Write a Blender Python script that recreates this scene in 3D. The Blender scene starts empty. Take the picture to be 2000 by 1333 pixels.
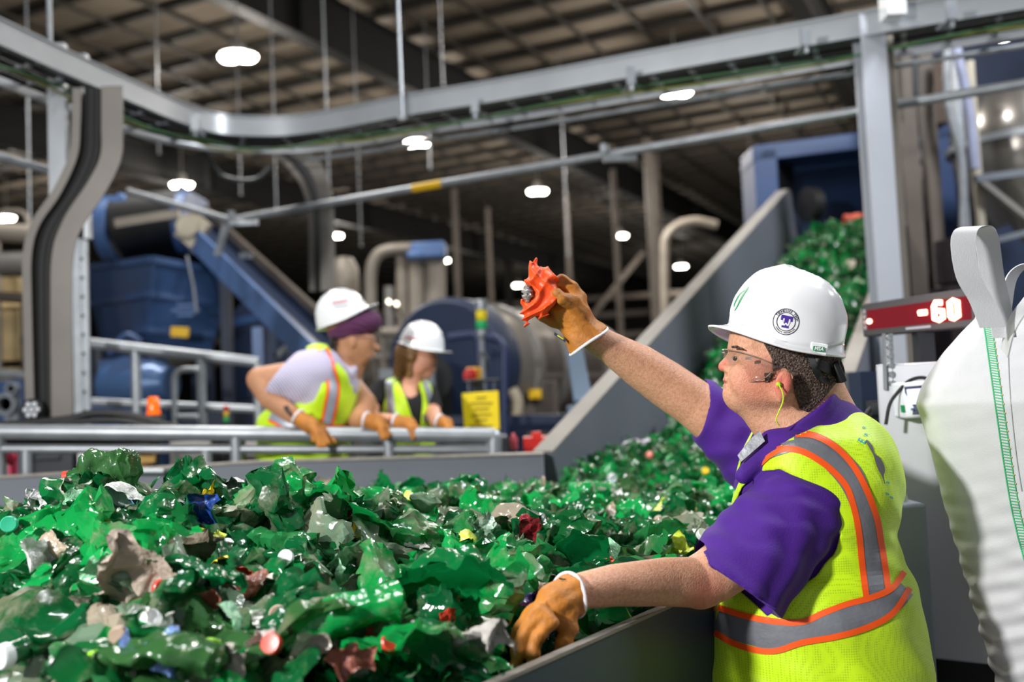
import bpy, bmesh, math, random
import numpy as np
from mathutils import Vector, Matrix
from mathutils.bvhtree import BVHTree
from mathutils import noise as mnoise

# ---------------------------------------------------------------- camera, world, key lights, exposure
F = 1900.0                      # focal length in pixels of the 2000 px wide frame
CAM = Vector((0, 0, 1.40))
ROT = Matrix.Rotation(math.radians(90 + 3.2), 3, 'X') @ Matrix.Rotation(math.radians(-2.5), 3, 'Z')
scene = bpy.context.scene
COL = scene.collection
cd = bpy.data.cameras.new('camera'); cam = bpy.data.objects.new('camera', cd); COL.objects.link(cam)
cam.location = CAM; cam.rotation_euler = ROT.to_euler()
cd.sensor_width = 36; cd.lens = F * 36 / 2000; cd.clip_start = .05; cd.clip_end = 400
cd.dof.use_dof = True; cd.dof.focus_distance = 2.02; cd.dof.aperture_fstop = 1.9
scene.camera = cam
scene.view_settings.view_transform = 'Standard'; scene.view_settings.look = 'None'
scene.view_settings.exposure = 0.0; scene.view_settings.gamma = 1; scene.view_settings.use_curve_mapping = False
w = bpy.data.worlds.new('world'); scene.world = w; w.use_nodes = True
w.node_tree.nodes['Background'].inputs[0].default_value = (.86, .93, 1, 1)
w.node_tree.nodes['Background'].inputs[1].default_value = .42

def area(name, loc, target, size, power, col=(1, 1, 1), spread=None):
    l = bpy.data.lights.new(name, 'AREA'); l.energy = power; l.size = size; l.color = col
    l.shape = 'DISK'
    if spread: l.spread = math.radians(spread)
    o = bpy.data.objects.new(name, l); COL.objects.link(o); o.location = loc
    o.rotation_euler = (Vector(target) - Vector(loc)).to_track_quat('-Z', 'Y').to_euler()
    return o
area('key_light_from_left', (-3.3, -.9, 2.9), (.3, 3.0, 1.0), .34, 330, (1, .98, .95))  # unseen hard key light, upper left behind the camera, placed from the cast shadows
area('bay_light_over_hopper', (-.6, 3.6, 7.5), (-.3, 3.2, 0), 1.2, 150, (.95, .98, 1))
area('bay_light_over_machines', (-3.5, 9.0, 8.0), (-3, 9, 0), 1.5, 420, (1, .96, .9))
area('incline_fill_light', (4.6, 3.6, 6.5), (1.6, 6.0, 1.8), 1.2, 420, (.95, .97, 1))  # unseen fill added right of the incline to brighten its wall and the tower
for _i, _p in enumerate(((13, 9, 8.6), (9, 18, 8.6), (3, 12, 8.6), (20, 26, 8.6), (-2, 3, 8.6))):
    _l = bpy.data.lights.new('unseen_bay_lamp', 'POINT'); _l.energy = 420; _l.shadow_soft_size = .3; _l.color = (1, .93, .84); _q = bpy.data.objects.new('unseen_bay_lamp', _l); COL.objects.link(_q); _q.location = _p  # unseen lamps added out of frame to brighten the roof
area('bay_light_far', (1.0, 22, 8.6), (1, 22, 0), 2.5, 1100, (1, .95, .88))

# ---------------------------------------------------------------- projection helpers (real positions from picture measurements)
def ray(px, py):
    return ROT @ Vector(((px - 1000) / F, -(py - 666.5) / F, -1))
def P(px, py, d):
    r = ray(px, py); return CAM + r * (d / r.y)
def PZ(px, py, z):
    r = ray(px, py); return CAM + r * ((z - CAM.z) / r.z)
def proj(p):
    q = ROT.transposed() @ (Vector(p) - CAM)
    return 1000 + F * q.x / -q.z, 666.5 - F * q.y / -q.z
def projn(A):
    q = (A - np.array(CAM)) @ np.array(ROT)
    return 1000 + F * q[:, 0] / -q[:, 2], 666.5 - F * q[:, 1] / -q[:, 2]

# ---------------------------------------------------------------- materials
MATS = {}
def lin(c):
    if isinstance(c, str):
        c = [int(c[i:i + 2], 16) / 255 for i in (0, 2, 4)]
    return tuple(((v + .055) / 1.055) ** 2.4 if v > .04045 else v / 12.92 for v in c)
def mat(name, color, rough=.5, metal=0, var=.12, scale=6, bump=0, bscale=40, spec=.5, emit=None, estr=0, alpha=None,
        col2=None, fac=(.45, .65), trans=0, coat=0, sheen=0, sss=0, aniso=0):
    if name in MATS: return MATS[name]
    m = bpy.data.materials.new(name); m.use_nodes = True; N = m.node_tree.nodes; L = m.node_tree.links
    b = N['Principled BSDF']; c = lin(color)
    tc = N.new('ShaderNodeTexCoord'); nz = N.new('ShaderNodeTexNoise'); nz.inputs['Scale'].default_value = scale
    nz.inputs['Detail'].default_value = 4
    L.new(tc.outputs['Object'], nz.inputs['Vector'])
    mp = N.new('ShaderNodeMapRange'); L.new(nz.outputs['Fac'], mp.inputs['Value'])
    mx = N.new('ShaderNodeMix'); mx.data_type = 'RGBA'; L.new(mp.outputs[0], mx.inputs[0])
    if col2 is None:
        mp.inputs[1].default_value = .3; mp.inputs[2].default_value = .7
        mx.inputs[6].default_value = (*[v * (1 - var) for v in c], 1); mx.inputs[7].default_value = (*[min(1, v * (1 + var)) for v in c], 1)
    else:
        mp.inputs[1].default_value = fac[0]; mp.inputs[2].default_value = fac[1]
        mx.inputs[6].default_value = (*c, 1); mx.inputs[7].default_value = (*lin(col2), 1)
    L.new(mx.outputs[2], b.inputs['Base Color'])
    b.inputs['Roughness'].default_value = rough; b.inputs['Metallic'].default_value = metal
    b.inputs['Specular IOR Level'].default_value = spec
    if coat: b.inputs['Coat Weight'].default_value = coat; b.inputs['Coat Roughness'].default_value = .08
    if sheen: b.inputs['Sheen Weight'].default_value = sheen
    if sss:
        b.inputs['Subsurface Weight'].default_value = sss; b.inputs['Subsurface Scale'].default_value = .006
        b.inputs['Subsurface Radius'].default_value = (1, .35, .2)
    if emit: b.inputs['Emission Color'].default_value = (*lin(emit), 1); b.inputs['Emission Strength'].default_value = estr
    if bump:
        n2 = N.new('ShaderNodeTexNoise'); n2.inputs['Scale'].default_value = bscale; n2.inputs['Detail'].default_value = 3
        L.new(tc.outputs['Object'], n2.inputs['Vector'])
        bp = N.new('ShaderNodeBump'); bp.inputs['Strength'].default_value = bump; bp.inputs['Distance'].default_value = .01
        L.new(n2.outputs['Fac'], bp.inputs['Height']); L.new(bp.outputs[0], b.inputs['Normal'])
    if alpha is not None:
        b.inputs['Alpha'].default_value = alpha
    if trans: b.inputs['Transmission Weight'].default_value = trans
    MATS[name] = m; return m

M_GALV = mat('galvanised_steel', '9a9fa5', .42, .55, .14, 9)
M_ALU = mat('aluminium_tray', 'a6aaaf', .35, .55, .08, 3)
M_STEEL = mat('painted_grey_steel', '6a7078', .42, .1, .06, 4)
M_DKSTEEL = mat('dark_steel', '3a3d42', .5, .4, .15, 5)
M_BLUE = mat('blue_machine_paint', '35527f', .45, .05, .14, 2.5)
M_BLUEL = mat('light_blue_machine_paint', '5472a4', .42, .05, .12, 2.5)
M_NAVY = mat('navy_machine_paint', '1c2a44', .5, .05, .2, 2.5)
M_BLACK = mat('black_rubber', '0e0f11', .55, 0, .2, 8)
M_GREY = mat('grey_machine', '7d7a76', .5, .2, .15, 3)
M_BEIGE = mat('dusty_steel', '8f877c', .5, .25, .15, 3)
M_BEIGED = mat('dusty_dark_steel', '544c45', .55, .25, .2, 3)
M_WHITE = mat('white_plastic', 'eef0f4', .22, 0, .02, 5, coat=.5)
M_YEL = mat('yellow_paint', 'e3b400', .45, 0, .05, 5)
M_RED = mat('red_paint', 'c02018', .4, 0, .1, 5)
M_WOOD = mat('wood_panel_yellow', 'b9a274', .6, 0, .15, 3)

# ---------------------------------------------------------------- object helpers
def tag(o, label=None, cat=None, group=None, kind=None):
    if label: o['label'] = label
    if cat: o['category'] = cat
    if group: o['group'] = group
    if kind: o['kind'] = kind
    return o
def empty(name, loc, label=None, cat=None, group=None):
    o = bpy.data.objects.new(name, None); COL.objects.link(o); o.location = loc; o.empty_display_size = .05
    return tag(o, label, cat, group)
def link(name, me, m, parent=None, smooth=True):
    me.materials.clear()
    for x in (m if isinstance(m, (list, tuple)) else [m]): me.materials.append(x)
    o = bpy.data.objects.new(name, me); COL.objects.link(o)
    if smooth:
        me.polygons.foreach_set('use_smooth', [True] * len(me.polygons))
    if parent is not None:
        o.parent = parent
        o.matrix_parent_inverse = parent_mat(parent).inverted()
    return o
def parent_mat(p):
    m = Matrix.Translation(p.location) @ p.rotation_euler.to_matrix().to_4x4() @ Matrix.Diagonal((*p.scale, 1))
    if p.parent is not None: m = parent_mat(p.parent) @ p.matrix_parent_inverse @ m
    return m
def copy_tree(o, parent=None):
    c = o.copy(); COL.objects.link(c)
    if parent is not None: c.parent = parent
    for ch in list(o.children): copy_tree(ch, c)
    return c
class MB:
    """collects boxes, bars, tubes and sheets in world space"""
    def __init__(s): s.v = []; s.f = []; s.fm = []; s.mi = 0
    def add(s, vs, fs):
        n = len(s.v); s.v += [tuple(v) for v in vs]; s.f += [tuple(i + n for i in f) for f in fs]; s.fm += [s.mi] * len(fs)
        return s
    def box(s, c, size, rz=0, M=None):
        x, y, z = [k / 2 for k in size]
        vs = [Vector((a * x, b * y, g * z)) for a in (-1, 1) for b in (-1, 1) for g in (-1, 1)]
        R = M if M is not None else Matrix.Rotation(rz, 3, 'Z')
        vs = [R @ v + Vector(c) for v in vs]
        return s.add(vs, [(0, 1, 3, 2), (4, 6, 7, 5), (0, 4, 5, 1), (2, 3, 7, 6), (0, 2, 6, 4), (1, 5, 7, 3)])
    def bar(s, a, b, w, h, up=(0, 0, 1)):
        a, b = Vector(a), Vector(b); d = (b - a); L = d.length; d.normalize()
        x = d.cross(Vector(up))
        if x.length < 1e-4: x = d.cross(Vector((1, 0, 0)))
        x.normalize(); z = x.cross(d)
        return s.box((a + b) / 2, (w, L, h), M=Matrix((x, d, z)).transposed())
    def tube(s, pts, r, n=12, cap=True, closed=False):
        pts = [Vector(p) for p in pts]; m = len(pts); rs = r if isinstance(r, (list, tuple)) else [r] * m
        ref = Vector((0, 0, 1)); vs = []; nx = None
        for i, p in enumerate(pts):
            t = (pts[min(i + 1, m - 1)] - pts[max(i - 1, 0)]).normalized()
            if nx is None:
                nx = t.cross(ref)
                if nx.length < 1e-3: nx = t.cross(Vector((1, 0, 0)))
            nx = (nx - t * nx.dot(t)).normalized(); ny = t.cross(nx)
            for k in range(n):
                a = 2 * math.pi * k / n
                vs.append(p + (nx * math.cos(a) + ny * math.sin(a)) * rs[i])
        fs = [(i * n + k, i * n + (k + 1) % n, (i + 1) * n + (k + 1) % n, (i + 1) * n + k) for i in range(m - 1) for k in range(n)]
        if cap: fs += [tuple(range(n))[::-1], tuple(range((m - 1) * n, m * n))]
        return s.add(vs, fs)
    def ribbon(s, pts, w, h, up=(0, 0, 1), side=None):
        """rectangular section swept along pts, w across (horizontal), h along up"""
        pts = [Vector(p) for p in pts]; m = len(pts); vs = []; up = Vector(up)
        for i, p in enumerate(pts):
            t = (pts[min(i + 1, m - 1)] - pts[max(i - 1, 0)]).normalized()
            if side is not None:
                x = Vector(side).normalized(); u = x.cross(t).normalized()
            else:
                x = t.cross(up).normalized(); u = x.cross(t).normalized()
            for a, b in ((-1, -1), (1, -1), (1, 1), (-1, 1)): vs.append(p + x * a * w / 2 + u * b * h / 2)
        fs = [(i * 4 + k, i * 4 + (k + 1) % 4, i * 4 + 4 + (k + 1) % 4, i * 4 + 4 + k) for i in range(m - 1) for k in range(4)]
        fs += [(3, 2, 1, 0), tuple(range(m * 4 - 4, m * 4))]
        return s.add(vs, fs)
    def prism(s, poly, thick):
        """closed polygon of world points, extruded by vector thick"""
        n = len(poly); t = Vector(thick); a = [Vector(p) for p in poly]
        return s.add(a + [p + t for p in a], [tuple(range(n))[::-1], tuple(range(n, 2 * n))] + [(k, (k + 1) % n, n + (k + 1) % n, n + k) for k in range(n)])
    def lathe(s, prof, c, axis=(0, 0, 1), n=24):
        """prof: list of (radius, distance along axis)"""
        q = Vector((0, 0, 1)).rotation_difference(Vector(axis)).to_matrix(); c = Vector(c)
        vs = [c + q @ Vector((r * math.cos(2 * math.pi * k / n), r * math.sin(2 * math.pi * k / n), z)) for r, z in prof for k in range(n)]
        m = len(prof)
        fs = [(i * n + k, i * n + (k + 1) % n, (i + 1) * n + (k + 1) % n, (i + 1) * n + k) for i in range(m - 1) for k in range(n)]
        fs += [tuple(range(n))[::-1], tuple(range((m - 1) * n, m * n))]
        return s.add(vs, fs)
    def mesh(s, name):
        me = bpy.data.meshes.new(name); me.from_pydata(s.v, [], s.f); me.update()
        bm = bmesh.new(); bm.from_mesh(me); bmesh.ops.recalc_face_normals(bm, faces=bm.faces); bm.to_mesh(me); bm.free()
        return me
    def build(s, name, m, parent=None, smooth=None, bevel=0):
        me = s.mesh(name); fm = s.fm
        o = link(name, me, m, parent, smooth=True)
        if any(fm): me.polygons.foreach_set('material_index', fm)
        me.set_sharp_from_angle(angle=math.radians(40))
        if bevel:
            b = o.modifiers.new('bevel', 'BEVEL'); b.width = bevel; b.segments = 2; b.limit_method = 'ANGLE'; b.angle_limit = math.radians(50)
        return o
def arc_pts(pts, r=.1, n=6):
    """rounds the corners of a polyline"""
    pts = [Vector(p) for p in pts]; out = [pts[0]]
    for i in range(1, len(pts) - 1):
        a, b, c = pts[i - 1], pts[i], pts[i + 1]
        k = min(r, (a - b).length * .49, (c - b).length * .49)
        p, q = b + (a - b).normalized() * k, b + (c - b).normalized() * k
        for j in range(n + 1):
            t = j / n; out.append(p * (1 - t) ** 2 + b * 2 * t * (1 - t) + q * t * t)
    out.append(pts[-1]); return out
def smooth_path(pts, n=8):
    pts = [Vector(p) for p in pts]; out = []
    Q = [pts[0] * 2 - pts[1]] + pts + [pts[-1] * 2 - pts[-2]]
    for i in range(1, len(Q) - 2):
        for j in range(n):
            t = j / n; a, b, c, d = Q[i - 1], Q[i], Q[i + 1], Q[i + 2]
            out.append(.5 * ((2 * b) + (c - a) * t + (2 * a - 5 * b + 4 * c - d) * t * t + (3 * b - a - 3 * c + d) * t ** 3))
    out.append(pts[-1]); return out

# ---------------------------------------------------------------- signed-distance modelling of soft bodies
def V3(p): return np.array(p, dtype=float)
def s_cone(a, b, ra, rb):
    a, b = V3(a), V3(b); ba = b - a; L = max(ba @ ba, 1e-9)
    def f(p):
        q = p - a; t = np.clip(q @ ba / L, 0, 1)
        return np.sqrt(((q - t[:, None] * ba) ** 2).sum(1)) - (ra + (rb - ra) * t)
    return f
def s_ell(c, r, R=None):
    c, r = V3(c), V3(r); R = np.array(R) if R is not None else np.eye(3)
    def f(p):
        q = (p - c) @ R
        k0 = np.sqrt(((q / r) ** 2).sum(1)); k1 = np.sqrt(((q / r ** 2) ** 2).sum(1)) + 1e-9
        return k0 * (k0 - 1) / k1
    return f
def s_path(pts, rs):
    fs = [s_cone(pts[i], pts[i + 1], rs[i], rs[i + 1]) for i in range(len(pts) - 1)]
    def f(p):
        d = fs[0](p)
        for g in fs[1:]: d = np.minimum(d, g(p))
        return d
    return f
def s_half(pt, n):
    pt, n = V3(pt), V3(n); n = n / np.linalg.norm(n)
    return lambda p: (p - pt) @ n
def smin(a, b, k):
    if k <= 0: return np.minimum(a, b)
    h = np.clip(.5 + .5 * (b - a) / k, 0, 1); return b * (1 - h) + a * h - k * h * (1 - h)
def union(items):
    """items: (f, k) joined in order"""
    def f(p):
        d = items[0][0](p)
        for g, k in items[1:]: d = smin(d, g(p), k)
        return d
    return f
def cut(f, g, k=.0):
    return lambda p: -smin(-f(p), g(p), k)
def inter(f, g, k=0): return lambda p: -smin(-f(p), -g(p), k)
def off(f, t): return lambda p: f(p) - t
def poly2(pts, scale):
    """2D polygon distance in picture coordinates, times scale (m per px)"""
    A = np.array(pts, dtype=float); B = np.roll(A, -1, 0)
    def f(p):
        x, y = projn(p); q = np.stack([x, y], 1); d = np.full(len(q), 1e9); s = np.ones(len(q))
        for a, b in zip(A, B):
            e = b - a; w_ = q - a; t = np.clip((w_ @ e) / (e @ e), 0, 1)
            d = np.minimum(d, ((w_ - t[:, None] * e) ** 2).sum(1))
            c1 = q[:, 1] >= a[1]; c2 = q[:, 1] < b[1]; c3 = e[0] * w_[:, 1] > e[1] * w_[:, 0]
            s = np.where((c1 & c2 & c3) | (~c1 & ~c2 & ~c3), -s, s)
        return s * np.sqrt(d) * scale
    return f
def wave(p, n=(0, 0, 1), f=60, amp=.004, ph=0, warp=.02):
    n = V3(n); q = p @ n
    w_ = np.sin(p[:, 0] * 17 + ph) + np.sin(p[:, 1] * 13 + 1.7 * ph) + np.sin(p[:, 2] * 19 + 2.3 * ph)
    return amp * np.sin(f * (q + warp * w_) + ph)
def sdf_mesh(f, lo, hi, h, name='body'):
    lo = V3(lo); hi = V3(hi); B = 8
    nb = np.ceil((hi - lo) / (h * B)).astype(int)
    gi = np.stack(np.meshgrid(*[np.arange(k) for k in nb], indexing='ij'), -1).reshape(-1, 3)
    cen = lo + (gi + .5) * B * h
    dv = np.concatenate([f(cen[i:i + 60000]) for i in range(0, len(cen), 60000)])
    act = gi[np.abs(dv) < B * h * .9 * 1.5]
    NN = nb * B + 2; strd = np.array([NN[1] * NN[2], NN[2], 1])
    o = np.stack(np.meshgrid(*[np.arange(B + 1)] * 3, indexing='ij'), -1).reshape(-1, 3)
    cv, cid, edges = [], [], []
    CH = 60
    co = np.array([[i, j, k] for i in (0, 1) for j in (0, 1) for k in (0, 1)])
    ed = [(a, b) for a in range(8) for b in range(a + 1, 8) if np.abs(co[a] - co[b]).sum() == 1]
    for s in range(0, len(act), CH):
        g = act[s:s + CH]; base = g * B
        idx = base[:, None, :] + o[None]
        D = f((lo + idx * h).reshape(-1, 3)).reshape(len(g), B + 1, B + 1, B + 1)
        D = np.where(D == 0, 1e-9, D)
        cs = np.stack([D[:, i:i + B, j:j + B, k:k + B] for i, j, k in co], -1)
        sg = cs < 0; mixed = sg.any(-1) & ~sg.all(-1)
        bi, ci, cj, ck = np.nonzero(mixed)
        if len(bi) == 0: continue
        c8 = cs[bi, ci, cj, ck]; acc = np.zeros((len(bi), 3)); cnt = np.zeros(len(bi))
        for a, b in ed:
            x = (c8[:, a] < 0) != (c8[:, b] < 0); t = c8[:, a] / (c8[:, a] - c8[:, b] + 1e-12)
            acc += np.where(x[:, None], co[a] + t[:, None] * (co[b] - co[a]), 0); cnt += x
        cell = base[bi] + np.stack([ci, cj, ck], 1)
        cv.append(lo + (cell + acc / cnt[:, None]) * h); cid.append(cell @ strd)
        for ax in range(3):
            d0 = c8[:, 0]; e = [0, 0, 0]; e[ax] = 1; j = int(e[0] * 4 + e[1] * 2 + e[2])
            x = (d0 < 0) != (c8[:, j] < 0)
            c = cell[x]; u = np.zeros(3, int); v = np.zeros(3, int); u[(ax + 1) % 3] = 1; v[(ax + 2) % 3] = 1
            q = np.stack([c @ strd, (c - u) @ strd, (c - u - v) @ strd, (c - v) @ strd], 1)
            flip = d0[x] >= 0
            q[flip] = q[flip][:, ::-1]
            edges.append(q)
    cv = np.concatenate(cv); cid = np.concatenate(cid); q = np.concatenate(edges)
    od = np.argsort(cid); cid = cid[od]; cv = cv[od]
    k = np.searchsorted(cid, q); k = np.clip(k, 0, len(cid) - 1)
    ok = (cid[k] == q).all(1); k = k[ok]
    k = k[:, ::-1]
    me = bpy.data.meshes.new(name)
    me.vertices.add(len(cv)); me.vertices.foreach_set('co', cv.astype(np.float32).ravel())
    me.loops.add(len(k) * 4); me.loops.foreach_set('vertex_index', k.astype(np.int32).ravel())
    me.polygons.add(len(k)); me.polygons.foreach_set('loop_start', np.arange(0, len(k) * 4, 4, dtype=np.int32))
    me.update(calc_edges=True); me.validate()
    return me
def keep_main(me, frac=.04):
    bm = bmesh.new(); bm.from_mesh(me); seen = set(); isl = []
    for v in bm.verts:
        if v.index in seen: continue
        st = [v]; seen.add(v.index); cur = []
        while st:
            a = st.pop(); cur.append(a)
            for e in a.link_edges:
                b = e.other_vert(a)
                if b.index not in seen: seen.add(b.index); st.append(b)
        isl.append(cur)
    if len(isl) > 1:
        mx = max(len(i) for i in isl); bmesh.ops.delete(bm, geom=[v for i in isl if len(i) < mx * frac for v in i], context='VERTS'); bm.to_mesh(me)
    bm.free(); return me
def soft(f, lo, hi, h, name, m, parent=None, relax=1):
    me = sdf_mesh(f, lo, hi, h, name)
    if name not in ('body',): keep_main(me)
    if relax:
        bm = bmesh.new(); bm.from_mesh(me)
        for _ in range(relax): bmesh.ops.smooth_vert(bm, verts=bm.verts, factor=.5, use_axis_x=True, use_axis_y=True, use_axis_z=True)
        bm.to_mesh(me); bm.free()
    return link(name, me, m, parent)
def bvh_of(o):
    me = o.data; M = parent_mat(o) if o.parent is None else parent_mat(o.parent) @ o.matrix_parent_inverse @ Matrix.Translation(o.location)
    vs = [M @ v.co for v in me.vertices]
    return BVHTree.FromPolygons(vs, [tuple(p.vertices) for p in me.polygons])
def bvh_all(obs):
    V, Fc = [], []
    for o in obs:
        n = len(V); V += [v.co.copy() for v in o.data.vertices]; Fc += [tuple(i + n for i in p.vertices) for p in o.data.polygons]
    return BVHTree.FromPolygons(V, Fc)
def cast(bvh, px, py, lift=.001):
    h = bvh.ray_cast(CAM, ray(px, py).normalized())
    if h[0] is None: return None
    n = h[1]
    if n.dot(ray(px, py)) > 0: n = -n
    return h[0] + n * lift
def text_mesh(txt, size=1, bold=0, shear=0):
    c = bpy.data.curves.new('t', 'FONT'); c.body = txt; c.size = size; c.align_x = 'CENTER'; c.align_y = 'CENTER'; c.resolution_u = 3
    c.offset = bold; c.shear = shear
    o = bpy.data.objects.new('t', c); COL.objects.link(o)
    dg = bpy.context.evaluated_depsgraph_get(); me = bpy.data.meshes.new_from_object(o.evaluated_get(dg))
    v = [tuple(x.co[:2]) for x in me.vertices]; f = [tuple(p.vertices) for p in me.polygons]
    bpy.data.objects.remove(o); bpy.data.curves.remove(c); bpy.data.meshes.remove(me)
    return v, f
def decal(name, shapes, bvh, m, parent, lift=.0008):
    """shapes: (verts2d in picture px, faces); laid onto the surface seen there"""
    V, Fc = [], []
    for vs, fs in shapes:
        hit = [cast(bvh, x, y, lift) for x, y in vs]; n = len(V)
        V += [h if h is not None else Vector((0, 0, -9)) for h in hit]
        Fc += [tuple(i + n for i in f) for f in fs if all(hit[i] is not None for i in f)]
    me = bpy.data.meshes.new(name); me.from_pydata(V, [], Fc); me.update()
    used = set(i for f in Fc for i in f)
    bm = bmesh.new(); bm.from_mesh(me); bm.verts.ensure_lookup_table()
    bmesh.ops.delete(bm, geom=[v for v in bm.verts if v.index not in used], context='VERTS'); bm.to_mesh(me); bm.free()
    return link(name, me, m, parent, smooth=False)
def xf2(vs, cx, cy, s, rot=0):
    c, q = math.cos(rot), math.sin(rot)
    return [(cx + s * (x * c + y * q), cy - s * (-x * q + y * c)) for x, y in vs]
def ring2(cx, cy, r, wd, n=48, sx=1, sy=1):
    vs = [(cx + sx * rr * math.cos(2 * math.pi * k / n), cy + sy * rr * math.sin(2 * math.pi * k / n)) for k in range(n) for rr in (r - wd / 2, r + wd / 2)]
    return vs, [(2 * k, 2 * k + 1, (2 * k + 3) % (2 * n), (2 * k + 2) % (2 * n)) for k in range(n)]
def strip2(path, wd, sub=4):
    """strip along picture path [(x,y[,w])]"""
    pts = smooth_path([Vector((p[0], p[1], p[2] if len(p) > 2 else wd)) for p in path], 8); vs = []
    for i, p in enumerate(pts):
        a, b = pts[max(i - 1, 0)], pts[min(i + 1, len(pts) - 1)]; t = Vector((b.x - a.x, b.y - a.y)).normalized(); n = Vector((-t.y, t.x))
        for k in range(sub + 1):
            u = (k / sub - .5) * p.z; vs.append((p.x + n.x * u, p.y + n.y * u))
    m = sub + 1
    return vs, [(i * m + k, i * m + k + 1, (i + 1) * m + k + 1, (i + 1) * m + k) for i in range(len(pts) - 1) for k in range(sub)]
# ---------------------------------------------------------------- building shell
DA = Vector((.894, -.447, 0)); DB = Vector((.447, .894, 0)); AX = math.atan2(DA.y, DA.x)
def AB(a, b, z): return DA * a + DB * b + Vector((0, 0, z))
def abo(p): return p.dot(DA), p.dot(DB)
M_FLOOR = mat('concrete_floor', '6d6a66', .6, 0, .15, .8, bump=.1)
M_WALL = mat('dark_wall_cladding', '2b2927', .7, .1, .25, .4)
M_ROOF = mat('roof_insulation', '8b8072', .8, 0, .14, .7)
M_PURL = mat('roof_purlin', '3f3c37', .6, .2, .15, 1)
M_GIRD = mat('roof_girder', '121213', .8, .2, .15, 1)
m = MB(); m.box(AB(-15, 45, -.05), (140, 110, .1), AX); tag(m.build('floor', M_FLOOR), kind='structure')
m = MB(); m.box(AB(-15, 45, 10.75), (140, 110, .1), AX); roof = tag(m.build('ceiling', M_ROOF), kind='structure')
m = MB(); m.box(AB(-15, 92, 5.3), (130, .3, 10.9), AX); tag(m.build('wall_back', M_WALL), kind='structure')
m = MB(); m.box(AB(-78, 40, 5.3), (.3, 104, 10.9), AX); tag(m.build('wall_left', M_WALL), kind='structure')
m = MB(); m.box(AB(30, 40, 5.3), (.3, 104, 10.9), AX); tag(m.build('wall_right', M_WALL), kind='structure')
for k in range(62):
    m = MB(); m.box(AB(-20, 3 + k * 1.45, 10.59), (105, .16, .2), AX); m.build('purlin', M_PURL, roof)
for k in range(62):
    m = MB(); m.box(AB(-66 + k * 1.5, 44, 10.47), (.09, 88, .06), AX); m.build('roof_strap', M_PURL, roof)
def girder(n, px, py):
    a, b = abo(PZ(px, py, 9.9)); g = MB()
    g.box(AB(a, 46, 9.75), (.05, 90, 1.2), AX); g.box(AB(a, 46, 9.16), (.36, 90, .06), AX); g.box(AB(a, 46, 10.34), (.36, 90, .05), AX)
    for k in range(9): g.box(AB(a, 6 + 10 * k, 9.75), (.46, .04, 1.14), AX)
    tag(g.build('trim_%d' % n, M_GIRD), kind='structure')
    return a
a1 = girder(1, 930, 190); a2 = girder(2, 380, 330); girder(3, 1640, 110)
# columns and a braced bay along the far side
m = MB()
for k in range(9):
    p = AB(a2 - 1, 12 + 10 * k, 0)
    if k > 2: m.box((p.x, p.y, 4.7), (.35, .35, 9.4), AX)
tag(m.build('trim_4', M_GIRD), kind='structure')
for k, (px, wd) in enumerate(((1285, 14), (1300, 10), (1215, 9), (900, 10), (1120, 8), (965, 8))):
    d = 30 + k * 2; p = P(px, 700, d)
    m = MB(); m.box((p.x, p.y, 4.6), (wd * d / F, .3, 9.2)); m.box((p.x, p.y, .1), (wd * d / F * 1.8, .5, .2)); tag(m.build('trim_%d' % (5 + k), M_BEIGED), kind='structure')
m = MB()
for z, y in ((5.2, 58), (6.6, 62), (3.6, 52)):
    m.bar((-26, y, z), (24, y, z + 1.2), .35, .3)
m.bar((3, 50, 4), (7, 50, 8.5), .25, .25); m.bar((12, 50, 8.5), (9, 50, 3.5), .25, .25)
tag(m.build('trim_11', M_BEIGED), kind='structure')

# ---------------------------------------------------------------- high bay lights
M_LENS = mat('lit_lamp_lens', 'ffffff', .3, emit='fff6ea', estr=26)
M_LAMPB = mat('lamp_housing', 'c9c6c0', .4, .2)
spots = [(465, 110, 1.0, 'beside its white drop rod above the cable tray bend'), (355, 360, .9, 'just above the tip of the blue inclined conveyor'), (12, 425, .8, 'at the far left beside a curved conduit'),
         (655, 460, .8, 'beside the curved cable drop left of centre'), (815, 278, .9, 'under the tray left of the dark girder'), (1050, 373, .9, 'under the conduit with the yellow band, right of the band'),
         (1212, 460, .8, 'above the grey incline wall near the end of the girder'), (1320, 179, 1.0, 'between the cable tray and the conduit'), (1945, 67, 1.0, 'at the far right above the steel tank'),
         (1465, 318, .55, 'beside the corner of the blue infeed housing'), (1330, 520, .9, 'low behind the incline wall'), (1012, 557, .8, 'right behind the raised orange rag'), (870, 508, .5, 'beside the blue duct box')]
base_l = None
for px, py, s, wh in spots:
    p = PZ(px, py, 9.0)
    if base_l is None:
        m = MB(); m.lathe([(.02, .34), (.14, .32), (.15, .12), (.34, .06), (.36, 0), (.33, 0)], (0, 0, 0)); base_l = True
        root = empty('high_bay_light', p); hs = m.build('housing', M_LAMPB, None); hs.parent = root
        m = MB()
        for dx in (-.17, .17): m.lathe([(.02, -.10), (.15, -.09), (.2, -.03), (.2, .0)], (dx, .0, 0))
        ln = m.build('lens', M_LENS, None); ln.parent = root
        m = MB(); m.tube([(0, 0, .3), (0, 0, 1.72)], .015, 6); rd = m.build('hanger', M_LAMPB, None); rd.parent = root
        proto = root
    else:
        root = copy_tree(proto); root.location = p
    root.scale = (s * 1.1, s * 1.1, 1)
    l = bpy.data.lights.new('lamp_light', 'POINT'); l.energy = 560 * s; l.shadow_soft_size = .3; l.color = (1, .93, .84)
    lo = bpy.data.objects.new('lamp_light', l); COL.objects.link(lo); lo.location = p - Vector((0, 0, .35))
    tag(root, 'lit white high bay lamp ' + wh, 'ceiling lamp', 'high bay lamps under the roof')

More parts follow.
